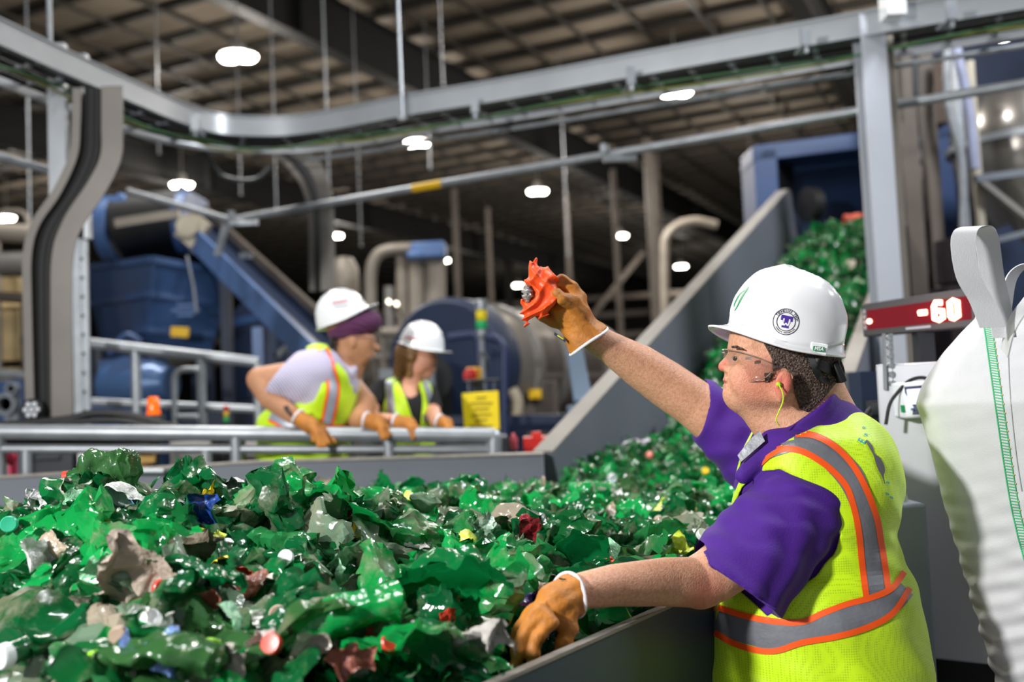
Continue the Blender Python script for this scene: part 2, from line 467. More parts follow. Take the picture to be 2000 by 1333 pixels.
# ---------------------------------------------------------------- cable trays and conduits overhead
ZT = 3.43
def tray(name, top_px, z, wd, h, label, mt=M_ALU, rung=.3, off_dir=1):
    """ladder tray whose near rail is seen along top_px"""
    path = smooth_path([PZ(x, y, z) for x, y in top_px], 10)
    root = empty(name, path[0], label, 'cable tray')
    far = []
    for i, p in enumerate(path):
        t = (path[min(i + 1, len(path) - 1)] - path[max(i - 1, 0)]).normalized(); n = Vector((-t.y, t.x, 0)) * off_dir
        far.append(p + n * wd)
    m = MB(); m.ribbon([p - Vector((0, 0, h / 2)) for p in path], .012, h); m.ribbon([p - Vector((0, 0, .004)) for p in path], .035, .008); m.ribbon([p - Vector((0, 0, h - .004)) for p in path], .035, .008)
    m.build('near_rail', mt, root)
    m = MB(); m.ribbon([p - Vector((0, 0, h / 2)) for p in far], .012, h); m.build('far_rail', mt, root)
    L = 0; last = 0; mr = MB()
    for i in range(1, len(path)):
        sgl = (path[i] - path[i - 1]).length
        while last + rung <= L + sgl:
            last += rung; t = (last - L) / sgl
            a = path[i - 1].lerp(path[i], t); b = far[i - 1].lerp(far[i], t)
            mr.bar(a - Vector((0, 0, h * .75)), b - Vector((0, 0, h * .75)), .03, .02)
        L += sgl
    mr.build('rungs', mt, root)
    return root, path, far
TR, tp, tf = tray('cable_tray', [(-200, -60), (0, 36), (130, 98), (260, 158), (350, 198), (410, 218), (470, 226), (560, 226), (660, 212), (800, 184), (1000, 150), (1300, 93), (1640, 30), (1850, -8), (2200, -70)], ZT, .46, .145,
                   'grey aluminium ladder cable tray curving across under the roof', rung=.24)
m = MB()
for k in range(5):
    m.tube([p.lerp(q, .2 + .15 * k) - Vector((0, 0, .105 - .01 * (k % 2))) for p, q in zip(tp, tf)], .022, 6)
cb = m.build('cable_bundle', M_BLACK); tag(cb, 'black power cables lying side by side in the overhead cable tray', 'cables')
cb['kind'] = 'thing'
M_GRNW = mat('green_earth_wire', '4d7a52', .5); M_YGW = mat('yellow_green_wire', '8f9446', .5)
for c, (mm, dz, ph) in enumerate(((M_GRNW, .04, 0), (M_YGW, .05, 1.3))):
    pts = []
    for i, p in enumerate(tp):
        n = (tf[i] - p).normalized(); pts.append(p + n * (.10 + .03 * c) - Vector((0, 0, .15 + dz + .018 * math.sin(i * .22 + ph))))
    m = MB(); m.tube(pts, .007, 6)
    tag(m.build('earth_wire', mm), ['dark green earth wire slung under the ladder cable tray', 'yellow green earth wire slung under the ladder cable tray'][c], 'wire')
def clamp(px, py):
    p = PZ(px, py, ZT - .17); m = MB()
    m.box(p, (.05, .03, .10)); m.box(p + Vector((0, .06, -.05)), (.05, .14, .012)); m.tube([p + Vector((.0, .0, -.03)), p + Vector((0, .0, -.09))], .012, 8)
    return m
for px, py in ((381, 240), (927, 205), (1232, 148), (1573, 72), (1858, 20)):
    clamp(px, py).build('wire_clamp', M_GALV, TR)
m = MB(); m.tube([p + (q - p) * .97 - Vector((0, 0, .2)) for p, q in zip(tp[70:], tf[70:])], .016, 8)
tag(m.build('conduit', M_GALV), 'thin galvanised conduit hung beneath the far edge of the overhead tray', 'conduit')
# hanging rods, each from the roof down to what it carries
def rod(px, py0, py1, d, label, r=.008, ztop=10.72, mt=M_GALV):
    b = P(px, py1, d); m = MB(); m.tube([b, (b.x, b.y, ztop)], r, 6); m.box(b, (.05, .04, .02))
    return tag(m.build('hanger_rod', mt), label, 'hanger rod')
rod(786, 0, 232, 6.3, 'thin grey hanger rod holding the straight run of tray', .011)
rod(98, 0, 118, 5.35, 'thin grey hanger rod holding the tray at the far left', .014)
for px, py, d, nm in ((865, 165, 15, 'hanging just beyond the tray left of the dark girder'), (705, 480, 20, 'hanging above the turbaned worker'), (645, 440, 14, 'dropping beside the curved tray drop'), (540, 420, 16, 'dropping behind the sagging loop of cable'),
                      (470, 380, 18, 'dropping left of the sagging loop of cable'), (310, 300, 19, 'hanging behind the left cable tray'), (60, 560, 14, 'at the far left beside the lamp conduit'), (1110, 500, 26, 'hanging behind the raised orange rag'), (840, 330, 22, 'hanging below the lamp left of the girder')):
    rod(px, 0, py, d, 'thin grey rod ' + nm, .014)
# tall steel post under the tray (right)
p0 = P(1700, 22, 5.25); p1 = P(1703, 40, 5.25); pz = ZT - .02
post = empty('tray_post', (p1.x, p1.y, 0), 'tall light grey steel post carrying the overhead tray, behind the display', 'post')
m = MB(); m.box((p1.x, p1.y, pz / 2), (.135, .012, pz), math.radians(0)); m.box((p1.x + .065, p1.y + .065, pz / 2), (.012, .13, pz)); m.box((p1.x + .005, p1.y + .13, pz / 2), (.135, .012, pz)); m.build('flanges', mat('post_paint', 'bcc1cb', .4, .25, .05, 2), post)
m = MB(); m.box((p1.x + .105, p1.y + .1, pz / 2), (.07, .05, pz)); m.build('side_channel', M_BEIGE, post)
m = MB(); m.box((p1.x, p1.y + .05, .01), (.3, .3, .02)); m.build('base_plate', M_GALV, post)
m = MB(); b = P(1743, 12, 5.1); m.box(b, (.1, .12, .13)); m.build('tray_bracket', M_WHITE, post)
# the long conduit with a yellow marker band
a, b = P(448, 431, 7.8), P(1694, 214, 5.75); c = P(2040, 157, 5.3)
pipe = empty('conduit_run', a, 'long straight galvanised conduit with a yellow marker band', 'conduit')
m = MB(); m.tube([a, b, c], .028, 10); m.build('pipe', M_GALV, pipe)
q = [a.lerp(b, t) for t in (.353, .403)]; m = MB(); m.tube(q, .031, 12); m.build('marker_band', M_YEL, pipe)
for t in (.03, .68): m = MB(); e = a.lerp(b, t); m.box(e + Vector((0, 0, -.035)), (.22, .05, .05)); m.tube([e + Vector((-.1, 0, 0)), e + Vector((-.1, 0, .06))], .03, 8); m.build('coupling', M_GALV, pipe)
m = MB(); m.tube([P(-60, 290, 5.6), P(140, 345, 5.8)], .024, 8); tag(m.build('conduit', M_STEEL), 'short grey conduit running behind the S bend tray', 'conduit')
m = MB(); m.tube([P(250, 374, 8.3), P(450, 431, 7.8)], .028, 8); tag(m.build('conduit', M_GALV), 'grey conduit above the blue conveyor joining the banded conduit', 'conduit')
# looping cable
m = MB(); m.tube(smooth_path([P(392, 262, 7.0), P(400, 290, 7.2), P(425, 335, 7.4), (P(455, 350, 7.4)), P(500, 350, 7.4), P(530, 325, 7.4)]), .018, 8); tag(m.build('hanging_cable', M_DKSTEEL), 'dark cable sagging in a loop under the tray bend', 'cable')
m = MB(); m.tube(smooth_path([P(0, 415, 12), P(35, 413, 12), P(52, 425, 12), P(57, 470, 12), P(58, 560, 12)]), .03, 8); tag(m.build('lamp_conduit', M_BEIGE), 'curved pale conduit beside the lamp at the far left', 'conduit')
m = MB(); m.tube(smooth_path([Vector((P(1300, 700, 24).x, 24, 0)), P(1300, 620, 24), P(1298, 500, 24), P(1302, 462, 24), P(1325, 440, 24), P(1360, 432, 24), P(1400, 440, 24)]), .11, 8); tag(m.build('duct_pipe', M_BEIGE), 'dim bent duct rising behind the incline wall', 'duct')
# vertical drops: channel trays with black cables
def drop(name, left, right, d, label, dd=.10, rungs=True, cables=True):
    """left/right: rail centre lines in the picture at distance d"""
    Lp = smooth_path([P(x, y, d + (q[0] if q else 0)) for x, y, *q in left], 8); Rp = smooth_path([P(x, y, d + (q[0] if q else 0)) for x, y, *q in right], 8)
    root = empty(name, Lp[-1], label, 'cable tray')
    for nm, pp, ww in (('left_rail', Lp, .045), ('right_rail', Rp, .105)):
        m = MB(); m.ribbon(pp, .012, ww, side=(0, 1, 0)) if False else None
        for dy in (0,):
            vs = []; 
        m = MB(); m.ribbon(pp, dd, .014 if nm == 'left_rail' else .014, side=(0, 1, 0)); 
        m.ribbon([p + Vector((ww / 2 * (1 if nm == 'right_rail' else -.1), -dd / 2, 0)) for p in pp], .008, ww, side=(0, 1, 0))
        m.build(nm, mat('drop_tray_metal', '635f5b', .5, .35, .12, 3), root)
    if rungs:
        m = MB()
        for i in range(4, len(Lp), 5): m.bar(Lp[i] + Vector((0, .03, 0)), Rp[i] + Vector((0, .03, 0)), .025, .02)
        m.build('rungs', M_ALU, root)
    m = MB(); mid = [p.lerp(q_, .5) + Vector((0, .05, 0)) for p, q_ in zip(Lp, Rp)]; wdt = (Lp[0] - Rp[0]).length; m.ribbon(mid, wdt, .006, side=(1, 0, 0)) if False else None
    vs = [v for p, q_ in zip(Lp, Rp) for v in (p + Vector((0, .05, 0)), q_ + Vector((0, .05, 0)), q_ + Vector((0, .06, 0)), p + Vector((0, .06, 0)))]; nn = len(Lp)
    m.add(vs, [(i * 4 + k, i * 4 + (k + 1) % 4, i * 4 + 4 + (k + 1) % 4, i * 4 + 4 + k) for i in range(nn - 1) for k in range(4)]); m.build('back_plate', mat('drop_back', '4a4744', .5, .3, .1, 3), root)
    if cables:
        for k, t in enumerate((.34, .46, .58, .70)):
            m = MB(); m.tube([p.lerp(q_, t) + Vector((0, -.01 - .006 * (k % 2), 0)) for p, q_ in zip(Lp, Rp)], .026, 8); m.build('power_cable', M_BLACK, root)
    return root
drop('cable_drop', [(160, 178), (158, 250), (152, 310), (120, 380), (80, 440), (64, 500), (64, 600), (70, 830)], [(208, 175), (208, 250), (206, 310), (178, 370), (132, 440), (113, 500), (110, 600), (112, 830)], 5.0,
     'aluminium cable drop with black cables bending in an S shape down the left')
drop('cable_drop', [(505, 292), (548, 308), (580, 340), (600, 375), (610, 430), (612, 570)], [(525, 283), (570, 298), (605, 330), (622, 375), (628, 430), (630, 570)], 7.6,
     'curved cable drop falling from the tray bend behind the turbaned worker', dd=.08)
m = MB(); p = P(115, 300, 5.6); m.box((p.x, p.y, p.z + .1), (.1, .05, 1.1)); m.box((p.x + .14, p.y + .05, p.z + .05), (.03, .05, 1.1)); tag(m.build('tray_stub', M_ALU), 'short flat aluminium tray section behind the S bend top', 'cable tray')
m = MB(); a = P(150, 470, 6); b = Vector((a.x, 6, 0)); m.bar(a, b, .04, .05); a2_ = P(163, 470, 6); b2_ = Vector((a2_.x, 6, 0)); m.bar(a2_, b2_, .02, .05)
for k in range(22): m.bar(a.lerp(b, k / 21), a2_.lerp(b2_, k / 21), .02, .02)
tag(m.build('ladder_tray', M_GALV), 'narrow upright ladder tray right of the S bend cables', 'cable tray')
# ---------------------------------------------------------------- background machinery
def hull(top, bot):
    n = len(top); return MB().add(list(top) + list(bot), [tuple(range(n)), tuple(range(n, 2 * n))[::-1]] + [(k, n + k, n + (k + 1) % n, (k + 1) % n) for k in range(n)])
bh = empty('feed_hopper', (P(330, 690, 9.3).x, 9.3, 0), 'big dark blue tapered steel feed hopper with yellow plate', 'machine')
top = [P(165, 518, 11), P(245, 510, 9.0), P(300, 502, 8.6), P(457, 532, 9.2), P(430, 530, 11.5)]
bot = [P(205, 720, 10.6), P(268, 702, 9.1), P(284, 690, 9.0), P(412, 694, 9.2), P(405, 700, 10.6)]
hull(top[:], bot[:]).build('bin', M_BLUE, bh, bevel=.02)
m = MB()
for t in (.03, .38, .75):
    q = [a.lerp(b, t) for a, b in zip(top, bot)]
    for a, b in zip(q[:4], q[1:4]): m.bar(a + Vector((0, -.04, 0)), b + Vector((0, -.04, 0)), .06, .06)
m.build('rib', M_BLUE, bh)
m = MB(); m.mi = 0; m.bar(P(334, 648, 8.75), P(369, 650, 8.75), .02, .09); m.build('warning_plate', M_YEL, bh)
m = MB(); c = P(362, 606, 8.72)
for k, wd in enumerate((.1, .17, .1)): m.box(c + Vector((0, 0, .045 * (1 - k))), (wd * 1.5, .01, .022))
m.build('maker_mark', M_BLUEL, bh)
m = MB(); m.tube([P(365, 500, 8.5), P(378, 560, 8.5), P(384, 612, 8.5)], .012, 6); m.build('chain', M_GALV, bh)
for x, y in ((180, 10.9), (270, 9.3), (400, 9.4), (390, 10.8)):
    q = P(x, 700, y); m = MB(); m.box((q.x, q.y, q.z / 2 + .05), (.14, .14, q.z + .1)); m.build('leg', M_NAVY, bh)
m = MB(); c = P(330, 780, 9.6); m.box((c.x, c.y, .75), (1.5, 1.2, 1.4)); m.build('base_housing', M_NAVY, bh, bevel=.03)
m = MB(); m.lathe([(.02, 0), (.17, .01), (.19, .06), (.19, .5), (.15, .55), (.15, .62)], P(205, 755, 8.4), (1, -.15, 0)); c = P(240, 790, 8.6); m.box((c.x, c.y, c.z / 2), (.7, .3, c.z)); 
tag(m.build('drive_motor', mat('motor_blue', '3f5f8c', .35, .2, .1, 4)), 'blue drive motor on a plinth below the dark hopper', 'motor')
m = MB(); m.tube(smooth_path([P(215, 690, 8.6), P(235, 665, 8.6), P(250, 655, 8.6), P(275, 668, 8.6)]), .03); m.lathe([(.02, 0), (.16, .02), (.18, .1), (.15, .3)], P(270, 745, 8.5), (0, -1, .2)); m.box(P(262, 790, 8.7), (.5, .3, .8))
tag(m.build('gearbox', M_BLUE), 'blue gearbox with bent pipe standing beside the drive motor', 'gearbox')
# conveyor head above the hopper
ch = empty('conveyor_head', P(290, 450, 9.4), 'black belt conveyor head between blue side plates above the hopper', 'conveyor')
a, b = P(232, 440, 9.2), P(360, 422, 9.2)
m = MB(); m.tube([a, b], .27, 20); m.prism([a + Vector((0, 0, -.27)), b + Vector((0, 0, -.27)), b + Vector((.05, .8, -.45)), a + Vector((-.05, .8, -.45))], (0, 0, .12)); m.build('belt', M_BLACK, ch)
m = MB(); m.bar(P(228, 438, 8.88), P(352, 418, 8.88), .1, .08); m.build('cross_bar', M_BEIGE, ch)
for k, x in enumerate((214, 362)):
    m = MB(); c = P(x, 448 - 12 * k, 9.2); m.lathe([(.05, -.06), (.3, -.06), (.3, .06), (.05, .06)], c, (1, .05, 0), 20); m.box(c + Vector((-.02, .3, .1)), (.12, .6, .45)); m.build('side_plate', M_BLUE, ch, bevel=.01)
m = MB(); m.prism([P(213, 390, 9), P(232, 376, 9), P(275, 420, 9), P(255, 435, 9)], (.1, .5, 0)); m.build('hood', M_BLUEL, ch)
# inclined blue conveyor
ic = empty('inclined_conveyor', (P(610, 700, 7.9).x, 7.9, 0), 'long blue inclined conveyor descending behind the turbaned worker', 'conveyor')
a0, a1_ = P(338, 405, 9.1), P(640, 700, 7.6); b0, b1 = P(352, 366, 9.9), P(680, 665, 8.6)
dn = Vector((0, 0, -.24))
m = MB(); m.prism([a0, a1_, a1_ + dn, a0 + dn], (.02, .06, 0)); m.build('near_side_plate', M_BLUEL, ic)
m = MB(); m.prism([b0 + Vector((0, 0, .0)), b1, b1 + dn, b0 + dn], (.02, .06, 0)); m.prism([a0 + Vector((0, .06, -.1)), a1_ + Vector((0, .06, -.1)), b1 + dn * .6, b0 + dn * .6], (0, 0, -.05)); m.build('belt_bed', M_NAVY, ic)
m = MB(); m.bar(b0, b1, .06, .06); m.build('far_edge_rail', M_BEIGED, ic)
for x, y, d in ((505, 640, 8.2), (440, 520, 8.9), (590, 660, 8.0)):
    q = P(x, y, d); m = MB(); m.box((q.x, q.y, q.z / 2), (.09, .09, q.z)); m.build('leg', M_BLUEL if x != 440 else M_NAVY, ic)
for x0, y0, x1, y1 in ((424, 500, 446, 425), (470, 500, 492, 500), (536, 700, 578, 664)):
    m = MB(); m.bar(P(x0, y0, 8.5), P(x1, y1, 8.5), .06, .05); m.build('brace', M_STEEL, ic)
m = MB(); q = P(368, 443, 8.85); m.lathe([(.02, 0), (.1, .01), (.1, .05)], q, (0, -1, 0)); m.box(P(378, 450, 8.9), (.2, .1, .28), M=Matrix.Rotation(.7, 3, 'Y')); m.build('bearing_cover', mat('pale_cover', 'b9b09c', .5), ic)
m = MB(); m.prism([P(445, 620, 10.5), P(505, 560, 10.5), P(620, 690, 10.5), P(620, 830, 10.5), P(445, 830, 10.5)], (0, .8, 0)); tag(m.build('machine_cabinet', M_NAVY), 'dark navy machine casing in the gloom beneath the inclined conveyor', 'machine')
m = MB(); m.bar(P(448, 632, 10.3), P(500, 622, 10.3), .08, .08); tag(m.build('cover_beam', M_BLUE), 'short blue beam fixed across the navy machine casing', 'beam')
# tangle of pipes left of the drum
def pipe_of(name, pts, r, mt, label, cat='pipe', n=10):
    m = MB(); m.tube(smooth_path(pts, 6), r, n); return tag(m.build(name, mt), label, cat)
DPx = 12.0
pipe_of('duct_pipe', [P(724, 845, DPx), P(724, 600, DPx), P(724, 540, DPx), P(732, 506, DPx), P(755, 489, DPx), P(808, 485, DPx)], .075, M_BEIGE, 'beige bent duct arching left into the blue duct box', 'duct')
for x, ww, l in ((784, 9, 'slim'), (812, 13, 'middle'), (850, 19, 'wide')):
    m = MB(); a, b = P(x, 500, DPx + .1), P(x + 3, 845, DPx + .1); m.lathe([(ww * DPx / F, 0), (ww * DPx / F, (a - b).length)], b, (a - b), 16)
    for k in range(9):
        an = k * .7; m.tube([b + Vector((math.cos(an), math.sin(an), 0)) * ww * DPx / F, a + Vector((math.cos(an), math.sin(an), 0)) * ww * DPx / F], .012, 5)
    tag(m.build('filter_tube', mat('filter_tube_paint', '9d9488', .5, .1, .1, 3)), '%s upright beige filter tube hanging under the blue duct box' % l, 'duct')
m = MB(); m.box(P(838, 492, DPx), (.42, .4, .2)); m.box(P(812, 500, DPx - .1), (.2, .3, .1)); tag(m.build('duct_box', M_BLUEL, bevel=.03), 'blue duct box on top of the beige filter tubes', 'duct box')
m = MB(); m.lathe([(.02, .3), (.12, .28), (.19, .15), (.2, 0), (.2, -.3)], P(672, 545, 13)); q = P(672, 580, 13); m.box((q.x, q.y, q.z / 2), (.2, .2, q.z)); tag(m.build('filter_housing', M_BEIGE), 'rounded beige filter head behind the white hat', 'filter')
for k, (x0, y0, x1, y1, r) in enumerate(((745, 650, 800, 648, .06), (735, 700, 820, 698, .05), (700, 590, 700, 840, .05), (760, 560, 762, 845, .06), (745, 750, 830, 752, .07), (650, 610, 735, 606, .03), (690, 760, 700, 845, .09))):
    m = MB(); m.tube([P(x0, y0, 11.2 + .1 * k), P(x1, y1, 11.2 + .1 * k)], r, 10)
    if abs(y0 - y1) < 20:
        for x in (x0, x1): q = P(x, y0, 11.2 + .1 * k); m.tube([q, (q.x, q.y, 0)], .03, 6)
    else: q = P(x1, y1, 11.2 + .1 * k); m.tube([q, (q.x, q.y, 0)], r, 10)
    tag(m.build('process_pipe', (M_BEIGE, M_GREY)[k % 2]), 'dusty ' + ('level process pipe at head height between the two workers', 'thinner level process pipe below the first between the workers', 'upright process pipe right beside the turban', 'upright process pipe between the two hard hats', 'thick low process pipe behind the woman', 'thin level pipe behind the turbaned worker hat', 'short stout upright pipe beside the turbaned worker')[k], 'pipe')
m = MB(); q = P(640, 700, 12); m.box((q.x, q.y, 1), (2.0, .5, 1.9)); tag(m.build('dusty_machine', M_BEIGED), 'dim dusty machine body far behind the turbaned worker', 'machine')
for k, (x, y) in enumerate(((761, 592), (776, 596))):
    m = MB(); q = P(x, y, 10.5); m.lathe([(.01, .0), (.016, .01), (.02, .05), (.02, .09)], q, (0, -1, .1), 12); m.mi = 1; m.tube([q + Vector((0, .02, 0)), q + Vector((0, .75, -.15))], .012, 6)
    tag(m.build('indicator_lamp', [mat('indicator_glow', 'fff0d8', .3, emit='fff0d8', estr=5), M_DKSTEEL]), 'small glowing round lamp between the hard hats, ' + ('upper one' if k == 0 else 'lower one'), 'lamp')
# horizontal drum with a navy collar
dr = empty('rotary_drum', (0, 10, 0), 'large dusty steel drum lying level with a navy collar', 'drum')
c0 = Vector((-.62, 8.8, P(868, 714, 8.8).z)); ax = DB
M_DRUM = mat('drum_steel', '8c857c', .38, .45, .16, 2)
m = MB(); m.lathe([(.3, .25), (.52, .25), (.56, .3), (.56, 3.3), (.48, 3.45), (.1, 3.5)], c0, ax, 40); m.build('barrel', M_DRUM, dr)
for t in (.75, 1.45, 2.6): m = MB(); m.lathe([(.55, t), (.61, t), (.61, t + .1), (.55, t + .1)], c0, ax, 40); m.build('barrel_ring', M_GREY, dr)
m = MB(); m.lathe([(.34, -.02), (.58, -.02), (.62, .04), (.62, .32), (.34, .32)], c0, ax, 40); m.build('collar', M_NAVY, dr, bevel=.01)
m = MB(); m.lathe([(.02, .1), (.345, .1), (.345, .2), (.02, .2)], c0, ax, 32); m.build('dark_bore_disc', M_BLACK, dr)  # black disc put in for the dark inside of the open bore
m = MB()
for a_, b_ in ((1.0, 1.4), (1.6, 2.5)):
    for (u0, u1) in ((-.9, -.25), (-.15, .5)):
        pts = []
        for u in np.linspace(u0, u1, 6): pts.append(u)
        side = Vector((.894, -.447, 0))
        for k in range(5):
            f0, f1 = pts[k], pts[k + 1]
            vs = [c0 + ax * s + (side * math.cos(f) + Vector((0, 0, 1)) * math.sin(f)) * .565 for s, f in ((a_, f0), (b_, f0), (b_, f1), (a_, f1))]
            m.add(vs, [(0, 1, 2, 3)])
m.build('hatch_panels', M_BEIGED, dr)
m = MB(); q = P(1048, 800, 9.4); m.box((q.x, q.y, q.z - .1), (.42, .3, .75)); m.build('control_cover', M_BEIGED, dr, bevel=.02)
m = MB(); m.box(P(1045, 770, 9.2), (.12, .02, .09)); m.build('warning_plate', M_YEL, dr)
for s in (.6, 2.6): q = c0 + ax * s; m = MB(); m.box((q.x, q.y, .6), (.9, .25, 1.2), AX); m.build('cradle', M_NAVY, dr)
m = MB(); m.lathe([(.02, .0), (.2, .02), (.2, .35), (.02, .36)], P(830, 740, 8.6), (.2, -1, 0)); q = P(830, 800, 8.7); m.box((q.x, q.y, q.z / 2 + .1), (.5, .3, q.z + .2)); tag(m.build('drum_motor', M_BLACK), 'black motor in front of the navy drum collar', 'motor')
m = MB(); q = P(800, 790, 8.2); m.box((q.x, q.y, q.z / 2 + .15), (.45, .3, q.z + .3)); tag(m.build('machine_cabinet', M_STEEL), 'low grey machine casing behind the woman shoulder', 'machine')
def frame(name, segs, d, r, mt, label, cat):
    m = MB()
    for pts in segs: m.tube(arc_pts([P(x, y, d) for x, y in pts], .08), r, 10)
    return tag(m.build(name, mt), label, cat)
frame('tube_guard', [[(875, 660), (935, 652), (940, 860)], [(935, 654), (975, 664), (985, 680), (985, 860)]], 7.6, .035, mat('navy_tube', '2a3658', .4, .1, .1, 3), 'navy tube frame standing in front of the drum', 'frame')
m = MB()
for k, (x0, x1, y) in enumerate(((860, 1125, 822), (880, 1105, 838))): m.bar(P(x0, y, 7.9 + .4 * k), P(x1, y - 4, 7.9 + .4 * k), .15, .07)
for x in (900, 1100): q = P(x, 830, 8.0); m.box((q.x, q.y, q.z / 2), (.1, .1, q.z))
tag(m.build('base_beam', M_NAVY), 'navy floor beams running under the steel drum', 'beam')
m = MB(); a, b = P(1122, 690, 6.6), P(1140, 792, 5.9); m.bar(a, b, .11, .07); m.box(b + Vector((0, 0, -.02)), (.2, .12, .04)); tag(m.build('slanting_strut', mat('blue_grey_steel', '66798f', .4, .2, .08, 3)), 'slanting blue grey steel leg ending on the incline wall', 'leg')
m = MB(); m.tube(smooth_path([P(1000, 760, 8.6), P(1012, 790, 8.6), P(1005, 830, 8.6)]), .05, 10); tag(m.build('hose', mat('pale_hose', 'a79a85', .6)), 'short pale hose curving below the drum', 'hose')
m = MB(); q = P(1052, 868, 5.2); m.box(q, (.16, .12, .08)); m.box(q + Vector((-.01, 0, .05)), (.05, .05, .03)); tag(m.build('tool_box', M_RED), 'red box lying beside the foot of the incline wall', 'box')
m = MB(); q = P(1004, 878, 4.55); m.lathe([(.018, 0), (.02, .03), (.019, .05), (.009, .065), (.009, .075)], q, n=14); tag(m.build('drink_bottle', mat('bottle_red', 'b8505a', .3)), 'small red bottle standing beyond the hopper rim', 'bottle')
# signal column, emergency stop, yellow notice
st = empty('stack_light', P(940, 690, 7.0), 'grey stack light with yellow and green segments by the drum', 'signal light')
for nm, y0, y1, mm, r in (('cap', 586, 606, M_GALV, .045), ('yellow_segment', 607, 626, mat('yellow_lens', 'd8c400', .25, emit='d8c400', estr=.15), .04), ('green_segment', 627, 643, mat('green_lens', '0c9a58', .25, emit='0c9a58', estr=.15), .04), ('base', 644, 660, M_GALV, .035)):
    a, b = P(941, y1, 7.0), P(941, y0, 7.0); m = MB(); m.lathe([(r * .9, 0), (r, .005), (r, (b - a).length - .005), (r * .9, (b - a).length)], a, n=20); m.build(nm, mm, st)
m = MB(); q = P(941, 660, 7.0); m.tube([q, (q.x, q.y, 0)], .018, 8); m.build('pole', M_GALV, st)
es = empty('emergency_stop', P(922, 735, 6.2), 'yellow emergency stop box with a red button above the notice', 'switch')
m = MB(); m.box(P(926, 733, 6.2), (.10, .08, .10)); m.build('housing', mat('estop_yellow', 'c9962a', .4), es, bevel=.01)
m = MB(); m.lathe([(.02, 0), (.02, .02), (.045, .025), (.04, .045), (.01, .05)], P(920, 733, 6.16), (-.2, -1, 0), 16); m.build('button', M_RED, es)
m = MB(); m.tube(smooth_path([P(935, 715, 6.25), P(940, 690, 6.3), P(950, 700, 6.3), P(955, 720, 6.3)]), .012, 6); m.build('cable', M_DKSTEEL, es)
m = MB(); q = P(928, 745, 6.25); m.tube([q, (q.x, q.y, 0)], .025, 8); m.build('pole', M_DKSTEEL, es)
ys = empty('notice_sign', P(940, 805, 5.3), 'bright yellow notice board hanging beside the woman', 'sign')
m = MB(); m.prism([P(902, 769, 5.3), P(973, 764, 5.3), P(976, 840, 5.3), P(907, 844, 5.3)], (0, .012, 0)); m.build('board', mat('notice_yellow', 'f2d500', .5, 0, .03, 4), ys, bevel=.003)
m = MB()
for k, (a, b) in enumerate(((930, 950), (918, 962), (925, 955), (922, 960), (928, 952), (918, 962))):
    y = 776 + k * 11; m.prism([P(a, y, 5.296), P(b, y - 1, 5.296), P(b, y + 2, 5.296), P(a, y + 3, 5.296)], (0, .002, 0))
m.build('printed_lines', mat('notice_print', '8f7c10', .6), ys)
m = MB(); 
for x in (915, 965): m.tube([P(x, 768, 5.3), P(x, 745, 5.45)], .004, 5)
q = P(940, 742, 5.45); m.tube([P(905, 745, 5.45), P(975, 742, 5.45)], .01, 6); m.tube([q, (q.x, q.y, 0)], .014, 6); m.build('hanger_frame', M_DKSTEEL, ys)

# ---------------------------------------------------------------- left side behind the rail
def rail(name, lines, posts, d, r, label, mt=M_GALV, foot=0.0):
    root = empty(name, (P(lines[0][0][0], lines[0][0][1], d).x, d, foot), label, 'guard rail')
    for k, l in enumerate(lines):
        m = MB(); m.tube(arc_pts([P(x, y, d if len(l[0]) < 3 else l[0][2]) for x, y in [q[:2] for q in l]], .1), r if k == 0 else r * .75, 12); m.build('top_rail' if k == 0 else 'mid_rail', mt, root)
    for x, y in posts:
        q = P(x, y, d); m = MB(); m.tube([q, (q.x, q.y, foot)], r * .9, 10); m.build('post', mt, root)
    return root
rail('guard_rail', [[(150, 668), (505, 708)], [(150, 784), (505, 800)]], [(265, 684), (392, 698), (503, 710)], 6.4, .035, 'mid distance grey guard rail below the blue hopper')
frame('gate_loop', [[(347, 1240), (340, 722), (390, 722)], [(342, 815), (388, 815)]], 6.2, .02, M_GALV, 'small rounded grey tube gate against the mid rail', 'gate')
m = MB(); m.box(P(22, 625, 10), (.3, .3, .85)); m.tube([P(0, 600, 9.8), P(46, 600, 9.8)], .03)
q = P(22, 720, 10); m.box((q.x, q.y, q.z / 2), (.28, .28, q.z))
tag(m.build('timber_crate', M_WOOD), 'pale yellow ribbed panel standing at the far left', 'panel')
for k, (x0, y0, x1, y1, r) in enumerate(((-20, 452, 66, 458, .09), (-20, 515, 60, 512, .11), (-20, 578, 55, 584, .05), (-20, 730, 60, 735, .05))):
    m = MB(); m.tube([P(x0, y0, 9.3), P(x1, y1, 9.3)], r, 12)
    for xx in (x0 + 12, x1 - 6): q = P(xx, y0, 9.3); m.tube([q, (q.x, q.y, 0)], .04, 6)
    tag(m.build('process_pipe', (M_BEIGE, M_GREY, M_BEIGED, M_GALV)[k]), 'level dusty pipe at the far left, ' + ('highest of four', 'second from top of four', 'third from top of four', 'lowest of four')[k], 'pipe')
for x0, w_, y0, mm, lb in ((88, 20, 560, M_DKSTEEL, 'narrow dark upright panel left of the S bend tray'), (25, 70, 745, M_BLUE, 'blue pump casing low at the far left')):
    q = P(x0, y0, 9.0); m = MB(); m.box((q.x, q.y, q.z / 2), (w_ * 9 / F, .3, q.z)); m.lathe([(.03, 0), (.1, .02), (.12, .1)], (q.x, q.y - .15, q.z * .8), (0, -1, 0)); tag(m.build('machine_casing', mm, bevel=.01), lb, 'machine')
